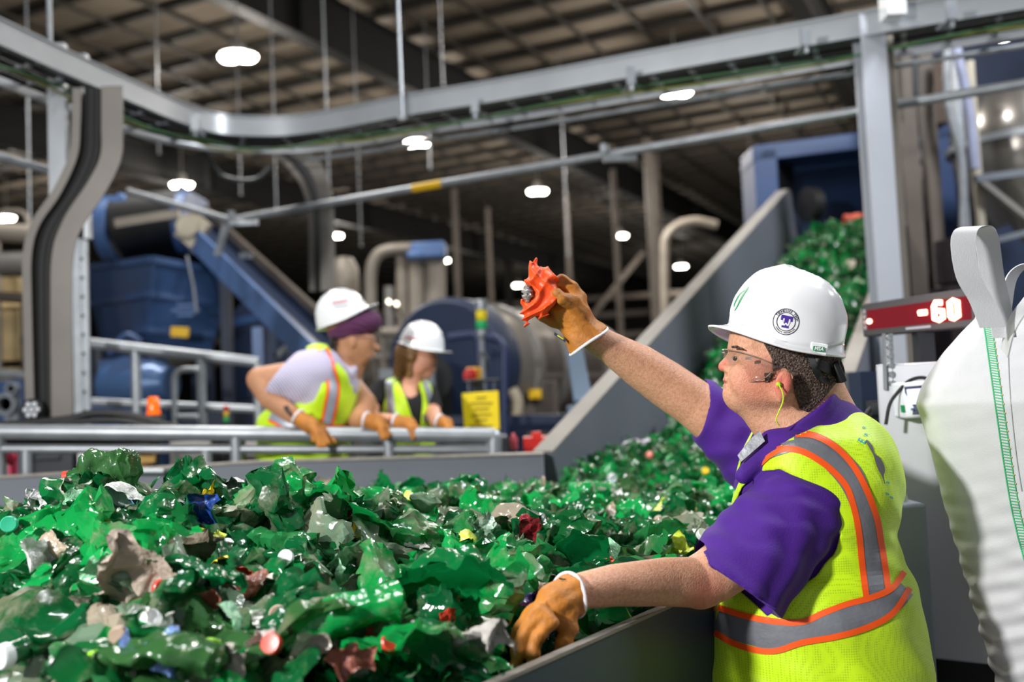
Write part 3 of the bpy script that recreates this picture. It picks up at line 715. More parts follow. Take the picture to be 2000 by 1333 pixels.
for k, (x, y, r) in enumerate(((18, 790, .09), (30, 760, .05))):
    m = MB(); m.lathe([(r, 0), (r, .08), (r * .7, .08), (r * .7, 0)], P(x, y, 8.2), (0, -1, 0), 20); q = P(x, y, 8.25); m.box((q.x, q.y, q.z / 2 - .05), (.06, .06, q.z)); tag(m.build('pipe_flange', M_GALV), ('large' if k == 0 else 'small') + ' round pipe flange at the far left', 'flange')
# low line of casings seen between the rails
for k, (x0, x1, y0, mm) in enumerate(((150, 205, 858, M_WHITE), (215, 262, 862, M_DKSTEEL), (330, 410, 856, mat('grey_casing', '9a9894', .5)), (412, 452, 860, M_BLACK), (455, 560, 852, mat('grey_casing', '9a9894', .5)), (40, 140, 860, M_DKSTEEL), (700, 790, 850, M_DKSTEEL), (870, 990, 858, M_DKSTEEL))):
    a, b = P(x0, y0, 5.6), P(x1, y0, 5.6); m = MB(); m.box(((a.x + b.x) / 2, 5.75, a.z / 2), (b.x - a.x, .3, a.z)); m.box(((a.x + b.x) / 2, 5.6, a.z - .1), ((b.x - a.x) * .6, .03, .05))
    tag(m.build('cable_cabinet', mm, bevel=.01), ('white cabinet low behind the rail, leftmost white one', 'dark cabinet beside the white cabinet behind the rail', 'grey cabinet below the orange beacon side of the rail', 'narrow black cabinet between two grey cabinets', 'wide grey cabinet behind the turbaned worker', 'dark cabinet at the far left behind the rail', 'dark cabinet glimpsed between the two workers', 'dark cabinet right of the woman behind the rail')[k], 'cabinet')
# work light, beacon, stack light, hose on the far ledge
wl = empty('work_light', P(61, 800, 4.9), 'round black work light with a cluster of clear lenses', 'work light')
m = MB(); m.lathe([(.02, .05), (.045, .045), (.056, .02), (.056, 0), (.05, -.01)], P(61, 801, 4.9), (.1, 1, 0), 24); m.build('housing', M_BLACK, wl)
for k in range(7):
    an = k * math.pi / 3; r_ = 0 if k == 6 else .03; m = MB(); m.lathe([(.013, 0), (.011, .004), (.004, .007)], P(61, 801, 4.88) + Vector((r_ * math.cos(an), 0, r_ * math.sin(an))), (0, -1, 0), 12); m.build('lens', mat('clear_lens', 'c8ccd2', .15), wl)
m = MB(); q = P(61, 815, 4.92); m.tube([P(61, 822, 4.92), (q.x, q.y, 0)], .02, 8); m.tube(smooth_path([P(38, 800, 4.92), P(42, 820, 4.92), P(61, 828, 4.92), P(80, 820, 4.92), P(84, 800, 4.92)]), .006, 6); m.build('bracket', M_DKSTEEL, wl)
be = empty('beacon_light', P(300, 812, 5.0), 'orange warning beacon on a black base behind the rail', 'beacon')
m = MB(); m.lathe([(.036, 0), (.036, .015), (.031, .02), (.029, .085), (.022, .093), (.004, .095)], P(300, 811, 5.0), n=20); m.build('lens', mat('orange_lens', 'ff6a10', .2, emit='ff5a08', estr=.35), be)
m = MB(); q = P(300, 811, 5.0); m.lathe([(.055, -.02), (.05, 0)], q, n=20); m.tube([q + Vector((0, 0, -.01)), (q.x, q.y, 0)], .025, 8); m.build('base', M_BLACK, be)
sl = empty('stack_light', P(442, 820, 5.2), 'small red amber green signal column behind the rail', 'signal light')
for k, (nm, c) in enumerate((('red_segment', 'a02020'), ('amber_segment', 'b08a20'), ('green_segment', '10803a'))):
    m = MB(); a = P(442, 803 + k * 11, 5.2); m.lathe([(.014, 0), (.016, .004), (.016, .024), (.014, .027)], a, n=14); m.build(nm, mat(nm, c, .3), sl)
m = MB(); q = P(442, 826, 5.2); m.tube([q, (q.x, q.y, 0)], .012, 8); m.build('pole', M_BLACK, sl)
m = MB(); m.tube(smooth_path([P(-10, 832, 4.7), P(60, 826, 4.7), P(130, 820, 4.7), P(185, 808, 4.7), P(250, 812, 4.7), P(320, 830, 4.7), P(360, 842, 4.7)]), .02, 10); tag(m.build('rubber_hose', M_BLACK), 'thick black rubber hose draped along behind the rail', 'hose')
m = MB(); m.tube(smooth_path([P(70, 838, 4.62), P(140, 826, 4.62), P(230, 822, 4.62), P(300, 836, 4.62)]), .015, 10); tag(m.build('rubber_hose', M_BLACK), 'thinner black rubber hose lying below the thick one', 'hose')
q = P(220, 845, 4.7); m = MB(); m.box((q.x, q.y, q.z - .03), (1.7, .12, .05)); m.box((q.x - .6, q.y, q.z / 2), (.06, .06, q.z - .08)); m.box((q.x + .6, q.y, q.z / 2), (.06, .06, q.z - .08)); tag(m.build('cable_shelf', M_BLACK), 'black ledge carrying the rubber hoses behind the rail', 'shelf')
# the handrail the two workers lean on
hr = empty('handrail', (P(500, 850, 4.35).x, 4.35, 0), 'double galvanised handrail the two workers lean on', 'handrail')
m = MB(); m.tube(arc_pts([P(-120, 843, 4.38), P(955, 851, 4.38), P(966, 852, 4.38), P(966, 920, 4.38)], .05), .034, 16); m.build('top_rail', M_GALV, hr)
m = MB(); m.tube([P(-120, 877, 4.38), P(955, 879, 4.38)], .021, 12); m.build('mid_rail', M_GALV, hr)
for x in (-3, 462, 760):
    q = P(x, 852, 4.38); m = MB(); m.tube([q, (q.x, q.y, 0)], .03, 12); m.build('post', M_GALV, hr)
q = P(966, 900, 4.38); m = MB(); m.tube([q, (q.x, q.y, 0)], .03, 12); m.build('post', M_GALV, hr)
for x, y in ((52, 897), (403, 893)):
    q = P(x, y, 4.3); m = MB(); m.tube([P(x, 880, 4.3), (q.x, q.y, 0)], .022, 10); tag(m.build('rail_stub', M_GALV), 'short galvanised stub post below the mid rail at ' + ('far left' if x < 100 else 'the turbaned worker side'), 'post')
m = MB(); q = P(283, 893, 4.45); m.box(q, (.09, .06, .06), .3); m.box(q + Vector((-.04, 0, -.02)), (.06, .05, .03)); m.box((q.x, q.y, q.z / 2 - .02), (.05, .05, q.z - .04)); tag(m.build('sensor_box', mat('tan_box', 'b8914e', .5), bevel=.005), 'small tan yellow box just beyond the far rim', 'box')
m = MB(); q = P(20, 893, 4.5); m.lathe([(.01, .04), (.03, .035), (.035, 0)], q, (0, -1, 0), 16); m.box((q.x, q.y + .02, q.z / 2), (.03, .03, q.z)); tag(m.build('push_button', mat('pink_button', 'b02848', .4)), 'round crimson knob low behind the rail at far left', 'knob')
# ---------------------------------------------------------------- infeed hopper and inclined belt
M_HOP = mat('hopper_grey_paint', '6b6f7a', .62, .1, .05, 3)
M_HOPN = mat('hopper_dark_gloss', '2f3d4b', .5, .1, .08, 2, bump=.03, bscale=14)
M_RIM = mat('worn_rim', '8b857e', .55, .2, .15, 20)
ZR = .975
def rimpt(px, py, z=ZR): return PZ(px, py, z)
n0 = rimpt(1300, 1184); n1 = rimpt(962, 1333); nd = (n0 - n1).normalized()
l0, l1 = rimpt(0, 1290), rimpt(42, 1333)
hopper = empty('infeed_hopper', (0, 2.6, 0), 'long grey steel infeed hopper heaped with crushed green bottles', 'hopper')
near = [Vector((-2.7, 4.1, ZR)), l0, l1, Vector((-.36, 1.0, ZR)), n1, n0, n0 + nd * 1.25, Vector((1.75, 4.75, ZR))]
def wall(pts, zb, th, name, mt, lean=0):
    m = MB()
    for a, b in zip(pts[:-1], pts[1:]):
        d = (b - a).normalized(); n = Vector((d.y, -d.x, 0)) * th
        m.add([a, b, b + n, a + n, Vector((a.x, a.y, zb)), Vector((b.x, b.y, zb)), Vector((b.x, b.y, zb)) + n, Vector((a.x, a.y, zb)) + n],
              [(0, 1, 2, 3), (4, 7, 6, 5), (0, 4, 5, 1), (3, 2, 6, 7), (0, 3, 7, 4), (1, 5, 6, 2)])
    return m.build(name, mt, hopper)
wall(near, .12, .014, 'near_wall', M_HOPN)
m = MB()
for a, b in zip(near[:-1], near[1:]):
    d = (b - a).normalized(); n = Vector((d.y, -d.x, 0)); m.bar(a + n * .007 + Vector((0, 0, .002)), b + n * .007 + Vector((0, 0, .002)), .018, .006)
m.build('near_rim', M_RIM, hopper)
fz = P(1060, 890, 4.1).z
f0, f1 = Vector((-2.9, 4.1, P(0, 940, 4.1).z)), P(1062, 889, 4.12)
f0 = f0 + Vector((-.0, 0, 0)); fm = P(500, 905, 4.1)
m = MB(); m.prism([f0, fm, f1, Vector((f1.x, f1.y, .12)), Vector((f0.x, f0.y, .12))], (0, .07, 0)); m.build('far_wall', M_HOP, hopper, bevel=.008)
m = MB()
for a, b in ((f0, fm), (fm, f1)): m.bar(a + Vector((0, .035, .004)), b + Vector((0, .035, .004)), .085, .008)
m.build('far_rim', M_RIM, hopper)
m = MB(); m.tube([P(215, 921, 4.07), P(320, 922, 4.07)], .011, 8); m.build('rim_handle', M_GALV, hopper)
# incline
il0, il1 = P(1078, 884, 4.2), P(1543, 366, 8.5)
ir0, ir1 = P(1640, 730, 4.9), P(1792, 322, 8.5)
inc = empty('incline_conveyor', (1.5, 6.0, 0), 'grey steel inclined conveyor carrying crushed green bottles up to the blue housing', 'conveyor')
def iwall(a, b, name, th, drop_):
    ax_ = (b - a).normalized(); up = Vector((0, 0, 1)); nrm = (up - ax_ * up.dot(ax_)).normalized(); side = ax_.cross(nrm).normalized()
    r = .12; a_ = a; top = [a_]
    for k in range(7):
        an = k / 6 * math.pi / 2; top.append(b - ax_ * r + ax_ * r * math.sin(an) - nrm * r * (1 - math.cos(an)))
    poly = top + [b - nrm * drop_, a - nrm * drop_ * .95]
    m = MB(); m.prism(poly, side * th); o = m.build(name, M_HOP, inc, bevel=.006)
    m = MB(); m.ribbon([p + side * th / 2 + nrm * .003 for p in top], abs(th) + .012, .008, up=nrm); m.build(name.replace('wall', 'rim'), mat('incline_rim', '8e8a84', .45, .25, .1, 4), inc)
    return ax_, nrm
ia, inn = iwall(il0, il1, 'left_side_wall', -.085, .78)
iwall(ir0, ir1, 'right_side_wall', .07, .78)
m = MB(); q = il1 - ia * .55; w0 = (ir1 - il1)
m.add([il0 - inn * .74 - ia * 1.0, ir0 - inn * .74 - ia * .5, ir1 - inn * .74, il1 - inn * .74], [(0, 1, 2, 3)])
sol = m.build('belt', M_BLACK, inc); sm = sol.modifiers.new('s', 'SOLIDIFY'); sm.thickness = .04
for t in (.3, .65, .95):
    for a, b in ((il0, il1), (ir0, ir1)):
        p = a.lerp(b, t) - inn * .8; m = MB(); m.box((p.x, p.y, p.z / 2), (.1, .1, p.z)); m.build('leg', M_STEEL, inc)
# blue infeed housing at the top
bx = empty('infeed_housing', (3.2, 9, 0), 'tall blue steel housing open at the front above the incline', 'housing')
D8 = 8.9
def post8(x0, x1, y0, y1b, d=D8, dep=.5, mt=M_BLUEL, nm='post'):
    a, b = P(x0, (y0), d), P(x1, (y0), d); m = MB(); m.box(((a.x + b.x) / 2, d + dep / 2, a.z / 2), (b.x - a.x, dep, a.z)); return m.build(nm, mt, bx, bevel=.01)
M_HSG = mat('housing_blue', '2c4674', .42, .05, .06, 1.5)
post8(1471, 1517, 290, 0, mt=M_HSG)
post8(1802, 1874, 245, 0, mt=M_HSG)
m = MB(); m.prism([P(1471, 284, D8), P(1870, 234, D8), P(1872, 268, D8), P(1471, 316, D8)], (0, .5, 0)); m.build('lintel', M_HSG, bx, bevel=.01)
m = MB(); m.prism([P(1515, 300, 9.6), P(1870, 255, 9.6), P(1870, 640, 9.6), P(1515, 640, 9.6)], (0, .05, 0)); m.build('back_panel', mat('housing_dark_blue', '0c2c52', .5, .05, .08, 2), bx)
m = MB(); m.prism([P(1517, 318, 9.0), P(1547, 312, 9.3), P(1547, 640, 9.3), P(1517, 640, 9.0)], (.02, .02, 0)); m.build('rubber_curtain', M_BLACK, bx)
m = MB(); m.prism([P(1517, 300, 9.0), P(1800, 265, 9.0), P(1800, 292, 9.5), P(1517, 330, 9.5)], (0, 0, .03)); m.build('inner_baffle', M_NAVY, bx)
m = MB(); q = P(1788, 304, 8.85); m.lathe([(.01, 0), (.05, .01), (.05, .04)], q, (0, -1, 0), 14); m.box(q + Vector((.03, .08, .05)), (.2, .1, .02)); m.build('hoist_eye', M_GALV, bx)
m = MB(); q = P(1570, 400, 8.7); m.lathe([(.03, 0), (.16, .02), (.16, .12), (.03, .14)], q, (1, .3, 0), 18); m.build('roller_end', M_BLACK, bx)

# ---------------------------------------------------------------- the heap
CP = [(100, 1300, 1.5), (400, 1320, 1.42), (700, 1330, 1.45), (900, 1310, 1.52), (1000, 1300, 1.72), (1090, 1290, 1.74), (50, 1150, 1.62), (300, 1150, 1.6), (600, 1150, 1.75), (850, 1150, 1.85), (1050, 1180, 1.85), (1200, 1215, 1.9),
      (0, 1262, 1.72), (0, 995, 1.85), (150, 980, 1.95), (250, 978, 2.02), (420, 962, 2.08), (600, 975, 2.3), (850, 1025, 2.55), (1000, 1045, 2.4), (1150, 1060, 2.6), (1300, 1080, 2.6),
      (740, 985, 3.2), (1000, 975, 3.5), (1180, 952, 4.1), (1400, 990, 3.4), (650, 978, 3.95), (950, 962, 3.98), (1120, 905, 4.4), (1230, 868, 4.7), (1350, 870, 4.7), (1450, 900, 4.3)]
CW = [P(*c) for c in CP] + [Vector((-1.2, 2.9, 1.02)), Vector((-.8, 3.2, .98)), Vector((-1.8, 3.9, .95)), Vector((-2.2, 3.6, .95)), Vector((-1.4, 2.3, 1.12)), Vector((-.2, 3.2, 1.0)), Vector((1.9, 4.0, 1.1)), Vector((1.3, 3.3, .95)), Vector((.9, 2.9, .9)), Vector((-.4, 1.15, .8)), Vector((0, 1.72, .87)), Vector((-1.05, 2.0, 1.24)), Vector((-.93, 1.80, 1.12)), Vector((-.80, 1.66, 1.04)), Vector((-.62, 1.42, .98)), Vector((-1.3, 2.3, 1.2)), Vector((-1.5, 2.6, 1.12)), Vector((-1.9, 3.1, 1.05))]
CA = np.array([(c.x, c.y) for c in CW]); CZ = np.array([c.z for c in CW])
def pile_z(x, y):
    d2 = (CA[:, 0] - x) ** 2 + (CA[:, 1] - y) ** 2 + .004
    k = np.exp(-d2 / (2 * .20 ** 2)) + .02 / (d2 + .05) ** 1.5
    return float((k * CZ).sum() / k.sum())
def inside_near(x, y, mg=.05):
    for a, b in zip(near[:-1], near[1:]):
        d = (b - a); n = Vector((d.y, -d.x, 0)).normalized()
        # inside lies opposite the outward side
        t = ((Vector((x, y, 0)) - Vector((a.x, a.y, 0))).dot(Vector((d.x, d.y, 0)))) / d.length_squared
        if -.05 <= t <= 1.05 and (Vector((x, y, 0)) - Vector((a.x, a.y, 0))).dot(n) > -mg: return False
    return True
RNG = random.Random(7)
def green_mat(name, island, dirt=.5):
    m = bpy.data.materials.new(name); m.use_nodes = True; N = m.node_tree.nodes; L = m.node_tree.links; N.clear()
    out = N.new('ShaderNodeOutputMaterial'); b = N.new('ShaderNodeBsdfPrincipled'); tr = N.new('ShaderNodeBsdfTranslucent'); ms = N.new('ShaderNodeMixShader')
    if island: r = N.new('ShaderNodeNewGeometry').outputs['Random Per Island']
    else: r = N.new('ShaderNodeObjectInfo').outputs['Random']
    cr = N.new('ShaderNodeValToRGB'); cr.color_ramp.interpolation = 'CONSTANT'; e = cr.color_ramp.elements
    cols = [(0, '0c7a3e'), (.12, '12a04c'), (.24, '2a8a4a'), (.34, '0a6232'), (.44, '18b45a'), (.54, '4c8058'), (.60, '136a34'), (.70, '7d9a80'), (.73, '0a6636'), (.85, '3c6e3c'), (.94, '9fab96'), (.98, 'b9ad9a')]
    e[0].position = 0; e[0].color = (*lin(cols[0][1]), 1); e[1].position = cols[1][0]; e[1].color = (*lin(cols[1][1]), 1)
    for p, c in cols[2:]: q = e.new(p); q.color = (*lin(c), 1)
    L.new(r, cr.inputs[0])
    tc = N.new('ShaderNodeTexCoord'); nz = N.new('ShaderNodeTexNoise'); nz.inputs['Scale'].default_value = 11; nz.inputs['Detail'].default_value = 5; nz.inputs['Roughness'].default_value = .65
    ad = N.new('ShaderNodeVectorMath'); ad.operation = 'ADD'; cmb = N.new('ShaderNodeCombineXYZ'); mu = N.new('ShaderNodeMath'); mu.operation = 'MULTIPLY'; mu.inputs[1].default_value = 37; L.new(r, mu.inputs[0]); L.new(mu.outputs[0], cmb.inputs[0])
    L.new(tc.outputs['Object'], ad.inputs[0]); L.new(cmb.outputs[0], ad.inputs[1]); L.new(ad.outputs[0], nz.inputs['Vector'])
    mp = N.new('ShaderNodeMapRange'); mp.inputs[1].default_value = .70 - dirt * .28; mp.inputs[2].default_value = .80 - dirt * .16; mp.inputs[4].default_value = .8; L.new(nz.outputs['Fac'], mp.inputs[0])
    mx = N.new('ShaderNodeMix'); mx.data_type = 'RGBA'; L.new(mp.outputs[0], mx.inputs[0]); L.new(cr.outputs[0], mx.inputs[6]); mx.inputs[7].default_value = (*lin('9a917c'), 1)
    L.new(mx.outputs[2], b.inputs['Base Color']); L.new(mx.outputs[2], tr.inputs[0])
    mr = N.new('ShaderNodeMapRange'); mr.inputs[3].default_value = .16; mr.inputs[4].default_value = .6; L.new(mp.outputs[0], mr.inputs[0]); L.new(mr.outputs[0], b.inputs['Roughness'])
    b.inputs['Specular IOR Level'].default_value = .8
    n2 = N.new('ShaderNodeTexNoise'); n2.inputs['Scale'].default_value = 45; n2.inputs['Detail'].default_value = 2; L.new(ad.outputs[0], n2.inputs['Vector'])
    bp = N.new('ShaderNodeBump'); bp.inputs['Strength'].default_value = .5; bp.inputs['Distance'].default_value = .006; L.new(n2.outputs['Fac'], bp.inputs['Height']); L.new(bp.outputs[0], b.inputs['Normal'])
    L.new(b.outputs[0], ms.inputs[1]); L.new(tr.outputs[0], ms.inputs[2]); ms.inputs[0].default_value = .36; L.new(ms.outputs[0], out.inputs[0])
    MATS[name] = m; return m
M_PETO = green_mat('green_bottle_plastic', False, .62); M_PETI = green_mat('green_flake_plastic', True, .62)
def nvec(q): return Vector((mnoise.noise(q), mnoise.noise(q + Vector((31.4, 7.7, 2.2))), mnoise.noise(q + Vector((5.1, 47.3, 19.9)))))
def crumple(v, s, amp, seed):
    q = Vector(v) * s + Vector((seed * 3.1, seed * 1.7, seed))
    n = nvec(q) + nvec(q * 2.3) * .5 + nvec(q * 5.1) * .2
    return Vector([math.copysign(abs(k) ** .8, k) for k in n]) * amp
def shell(seed, L=.2, R=.05, a0=0, a1=360, nl=28, na=30, flat=.45, amp=.018, bend=.5, neck=True, s=16):
    """crushed bottle skin; an open sector when a1-a0 < 360"""
    rg = random.Random(seed); full = a1 - a0 >= 360; vs = []; fs = []
    na_ = na if full else na + 1
    for i in range(nl + 1):
        t = i / nl; z = (t - .5) * L
        if neck:
            r = .014 if t < .1 else (.014 + (R - .014) * math.sin(min(1, (t - .1) / .25) * math.pi / 2) if t < .35 else R)
        else: r = R * (.85 + .15 * math.sin(t * 5 + seed))
        if t > .96 and full: r *= .55
        for k in range(na_):
            a = math.radians(a0 + (a1 - a0) * k / na); jag = 0
            fl = flat if (not neck or t > .25) else 1 - (1 - flat) * max(0, (t - .08) / .17)
            v = Vector((r * math.cos(a) * (1 + (1 - fl) * .35), r * math.sin(a) * fl, z))
            edge = (not full and (k in (0, na))) or i in (0, nl)
            if edge and not (neck and i == 0): v += crumple(v, 30, amp * .9, seed + 9)
            w_ = 1 if (not neck or t > .12) else 0
            dist = mnoise.voronoi(v * 26 + Vector((seed, seed * 2.3, 0)))[0]; rd = Vector((v.x, v.y, 0)).normalized() if v.x or v.y else Vector((1, 0, 0))
            v += rd * (dist[0] - .42) * .026 * w_
            v += crumple(v, s, amp, seed) * w_
            b = bend * (t - .5) * 1.6; v = Vector((v.x, v.y * math.cos(b) - v.z * math.sin(b) * .5, v.z * math.cos(b) + v.y * math.sin(b)))
            vs.append(v)
    for i in range(nl):
        for k in range(na if full else na):
            k2 = (k + 1) % na_ if full else k + 1
            fs.append((i * na_ + k, i * na_ + k2, (i + 1) * na_ + k2, (i + 1) * na_ + k))
    if full: fs.append(tuple(range(nl * na_, (nl + 1) * na_)))
    return vs, fs
def cap_geo(r=.0145, h=.014, n=18):
    m = MB(); m.lathe([(r * .9, 0), (r, .001), (r, h - .002), (r * .88, h), (r * .3, h - .0008)], (0, 0, 0), n=n); return m
CAPC = {'green': mat('green_cap', '1f9c58', .35), 'white': mat('white_cap', 'dfe4e6', .35), 'red': mat('red_cap', 'd4452f', .35), 'tan': mat('dusty_cap', 'b79f8c', .5), 'lime': mat('lime_cap', '9adf3a', .35), 'yellow': mat('yellow_cap', 'e3c22a', .35), 'teal': mat('teal_cap', '35b58c', .3)}
PROT = []
for k in range(14):
    full = k < 6
    if full: vs, fs = shell(k + 1, L=.19 + .02 * (k % 3), R=.042 + .004 * (k % 3), flat=.3 + .1 * (k % 3), amp=.016 + .003 * (k % 2), bend=.4 * ((k % 3) - 1))
    else: vs, fs = shell(k + 1, L=.13 + .02 * (k % 4), R=.05 + .008 * (k % 3), a0=0, a1=140 + 22 * (k % 5), flat=.55 + .1 * (k % 4), amp=.02, bend=.7 * ((k % 3) - 1), neck=False, s=13)
    me = bpy.data.meshes.new('crushed_bottle'); me.from_pydata(vs, [], fs); me.update()
    me.polygons.foreach_set('use_smooth', [True] * len(me.polygons)); me.set_sharp_from_angle(angle=math.radians(24)); me.materials.append(M_PETO)
    PROT.append((me, full))
def surf_frame(x, y):
    e = .06; z = pile_z(x, y); n = Vector((pile_z(x - e, y) - pile_z(x + e, y), pile_z(x, y - e) - pile_z(x, y + e), 2 * e)).normalized(); return Vector((x, y, z)), n
def put(o, p, tilt=1.0, rg=RNG, s=1):
    o.location = p; o.rotation_euler = (rg.uniform(-tilt, tilt) + math.pi / 2 * (rg.random() < .8), rg.uniform(-tilt, tilt), rg.uniform(0, 6.28)); o.scale = (s, s, s)
# underlying heap surface (countless fragments)
nx, ny = 130, 130; vs = []; fs = []
for i in range(nx + 1):
    for j in range(ny + 1):
        x = -2.7 + 5.0 * i / nx; y = .9 + 4.0 * j / ny
        z = pile_z(x, y) - .075 + .06 * mnoise.noise(Vector((x * 7, y * 7, 2))) + .05 * abs(mnoise.noise(Vector((x * 18, y * 18, 5))))
        vs.append((x, y, z))
def okc(x, y): return inside_near(x, y, .015) and x < 1.75 and (x < 1.0 or y > 2.9 + (x - 1.0) * 2.4) and y < 4.08 + max(0, (x - .1)) * 4 and (x < .1 or y < 4.9)
for i in range(nx):
    for j in range(ny):
        x = -2.7 + 5.0 * (i + .5) / nx; y = .9 + 4.0 * (j + .5) / ny
        if okc(x, y): a = i * (ny + 1) + j; fs.append((a, a + ny + 1, a + ny + 2, a + 1))
me = bpy.data.meshes.new('heap'); me.from_pydata(vs, [], fs); me.update()
heap = link('plastic_fragments', me, mat('heap_bottom', '1f5a33', .4, 0, .3, 30, bump=1, bscale=60, col2='6f7358', fac=(.5, .62)))
bm = bmesh.new(); bm.from_mesh(me); bmesh.ops.delete(bm, geom=[v for v in bm.verts if not v.link_faces], context='VERTS'); bm.to_mesh(me); bm.free()
tag(heap, 'packed bed of small green plastic fragments filling the hopper beneath the crushed bottles', 'plastic scrap', kind='stuff')
# individual bottles
ZN = [(lambda px, py: py > 1150 and px < 560, 'in the lower left of the hopper heap', 'front left of the heap'), (lambda px, py: py > 1150, 'in the front of the heap near the gloved hand', 'front of the heap near the glove'),
      (lambda px, py: px < 560 and py > 1040, 'on the left slope of the heap', 'left slope of the heap'), (lambda px, py: px < 640, 'along the crest of the left mound', 'crest of the left mound'),
      (lambda px, py: py > 1040, 'in the hollow right of the left mound', 'hollow in the middle of the heap'), (lambda px, py: True, 'on the flat far part of the heap by the far rim', 'far part of the heap')]
W_HAND = P(1040, 1240, 1.68)
taken = []; nb_ = 0; tries = 0
while nb_ < 285 and tries < 20000:
    tries += 1; px, py = RNG.uniform(-160, 1440), 930 + 400 * RNG.random() ** .85
    # march to the heap
    r = ray(px, py); hit = None
    for k in range(90):
        t = (1.1 + k * .035) / r.y; p = CAM + r * t
        if p.z < pile_z(p.x, p.y): hit = p; break
    if hit is None or hit.y > 3.6 or not inside_near(hit.x, hit.y, .05 if hit.x < 0 else .10): continue
    if (hit - W_HAND).length < .14 or any((hit - q).length < .058 for q in taken): continue
    taken.append(hit); me, full = RNG.choice(PROT)
    o = bpy.data.objects.new('crushed_bottle', me); COL.objects.link(o); put(o, hit + Vector((0, 0, RNG.uniform(-.035, .02))), .9, s=RNG.uniform(.8, 1.2) * (1.15 if hit.y < 2.2 else 1))
    z = next(q for q in ZN if q[0](px, py))
    tag(o, 'crushed green plastic bottle ' + z[1], 'plastic bottle', 'crushed green bottles, ' + z[2]); nb_ += 1
    if full and RNG.random() < .5:
        c = cap_geo(); cm = c.mesh('cap'); co_ = bpy.data.objects.new('cap', cm); cm.materials.append(CAPC[RNG.choice(['green', 'green', 'white', 'teal', 'tan'])]); COL.objects.link(co_); co_.parent = o
        vv = me.vertices; n_ = 30; cc = sum((vv[k].co for k in range(n_)), Vector()) / n_; dd = (cc - sum((vv[k + n_].co for k in range(n_)), Vector()) / n_).normalized()
        co_.location = cc; co_.rotation_euler = dd.to_track_quat('Z', 'Y').to_euler(); cm.polygons.foreach_set('use_smooth', [True] * len(cm.polygons)); cm.set_sharp_from_angle(angle=.6)
print('bottles', nb_)
# the rest of the bottles and flakes as one mass, far part and the incline
def scatter(n, posf, smin_, smax_, rg, small=False):
    V_, F_ = [], []; k0 = 0
    src = [([tuple(v.co) for v in me.vertices], [tuple(p.vertices) for p in me.polygons]) for me, _ in PROT]
    lo = []
    for k in range(10):
        lo.append(shell(40 + k, L=.14, R=.045, a0=0, a1=130 + 20 * (k % 5), nl=6, na=8, flat=.6, amp=.022, bend=.8 * (k % 3 - 1), neck=False))
    Vs, Fs, cnt = [], [], 0
    while cnt < n:
        p = posf(rg)
        if p is None: continue
        vs, fs = rg.choice(lo); A = np.array([tuple(v) for v in vs]); s = rg.uniform(smin_, smax_)
        R = np.array(Matrix.Rotation(rg.uniform(0, 6.28), 3, 'Z') @ Matrix.Rotation(rg.uniform(-1.3, 1.3) + math.pi / 2, 3, 'X') @ Matrix.Rotation(rg.uniform(0, 6.28), 3, 'Z'))
        Vs.append(A @ R.T * s + np.array(p)); Fs += [tuple(i + k0 for i in f) for f in fs]; k0 += len(A); cnt += 1
    me = bpy.data.meshes.new('mass'); me.from_pydata(np.concatenate(Vs).tolist(), [], Fs); me.update()
    return me
def pos_far(rg):
    x, y = rg.uniform(-2.2, 2.0), rg.uniform(1.3, 4.95)
    if y < 3.1 and rg.random() < .25: return None
    if not okc(x, y) or not inside_near(x, y, .10): return None
    return Vector((x, y, pile_z(x, y) + rg.uniform(-.06, .012)))
me = scatter(2600, pos_far, .35, .8, random.Random(3)); o = link('bottle_flakes', me, M_PETI); me.set_sharp_from_angle(angle=.6)
tag(o, 'countless torn green bottle flakes scattered across the hopper heap', 'plastic flakes', kind='stuff')
iw = (ir0 - il0)
def belt_pt(s, t):
    a = il0.lerp(il1, s); b = ir0.lerp(ir1, s) + (ir1 - ir0) * 0; return a.lerp(b, t)
def inc_h(s, t):
    return -.52 + .16 * abs(math.sin(s * 9.5 + .6)) + .10 * mnoise.noise(Vector((s * 9, t * 3, 1))) + .10 * math.sin(t * math.pi) + (-.10 if t < .1 else 0)
def pos_inc(rg):
    s, t = rg.uniform(-.12, .97), rg.uniform(.05, .97); return belt_pt(s, t) + inn * (inc_h(s, t) + rg.uniform(-.05, .04)) + Vector((0, 0, 0))
vs = []; fs = []
for i in range(61):
    for j in range(17):
        s, t = -.12 + 1.1 * i / 60, j / 16; vs.append(belt_pt(s, t) + inn * (inc_h(s, t) - .06 + .05 * mnoise.noise(Vector((i * .9, j * .9, 3)))))
for i in range(60):
    for j in range(16): a = i * 17 + j; fs.append((a, a + 17, a + 18, a + 1))
me = bpy.data.meshes.new('belt_load'); me.from_pydata(vs, [], fs); me.update()
tag(link('plastic_fragments', me, MATS['heap_bottom']), 'packed green plastic fragments lying on the inclined belt', 'plastic scrap', kind='stuff')
me = scatter(2300, pos_inc, .5, .95, random.Random(5)); o = link('bottle_flakes', me, M_PETI); me.set_sharp_from_angle(angle=.6)
tag(o, 'countless crushed green bottles climbing the inclined belt to the blue housing', 'plastic flakes', kind='stuff')
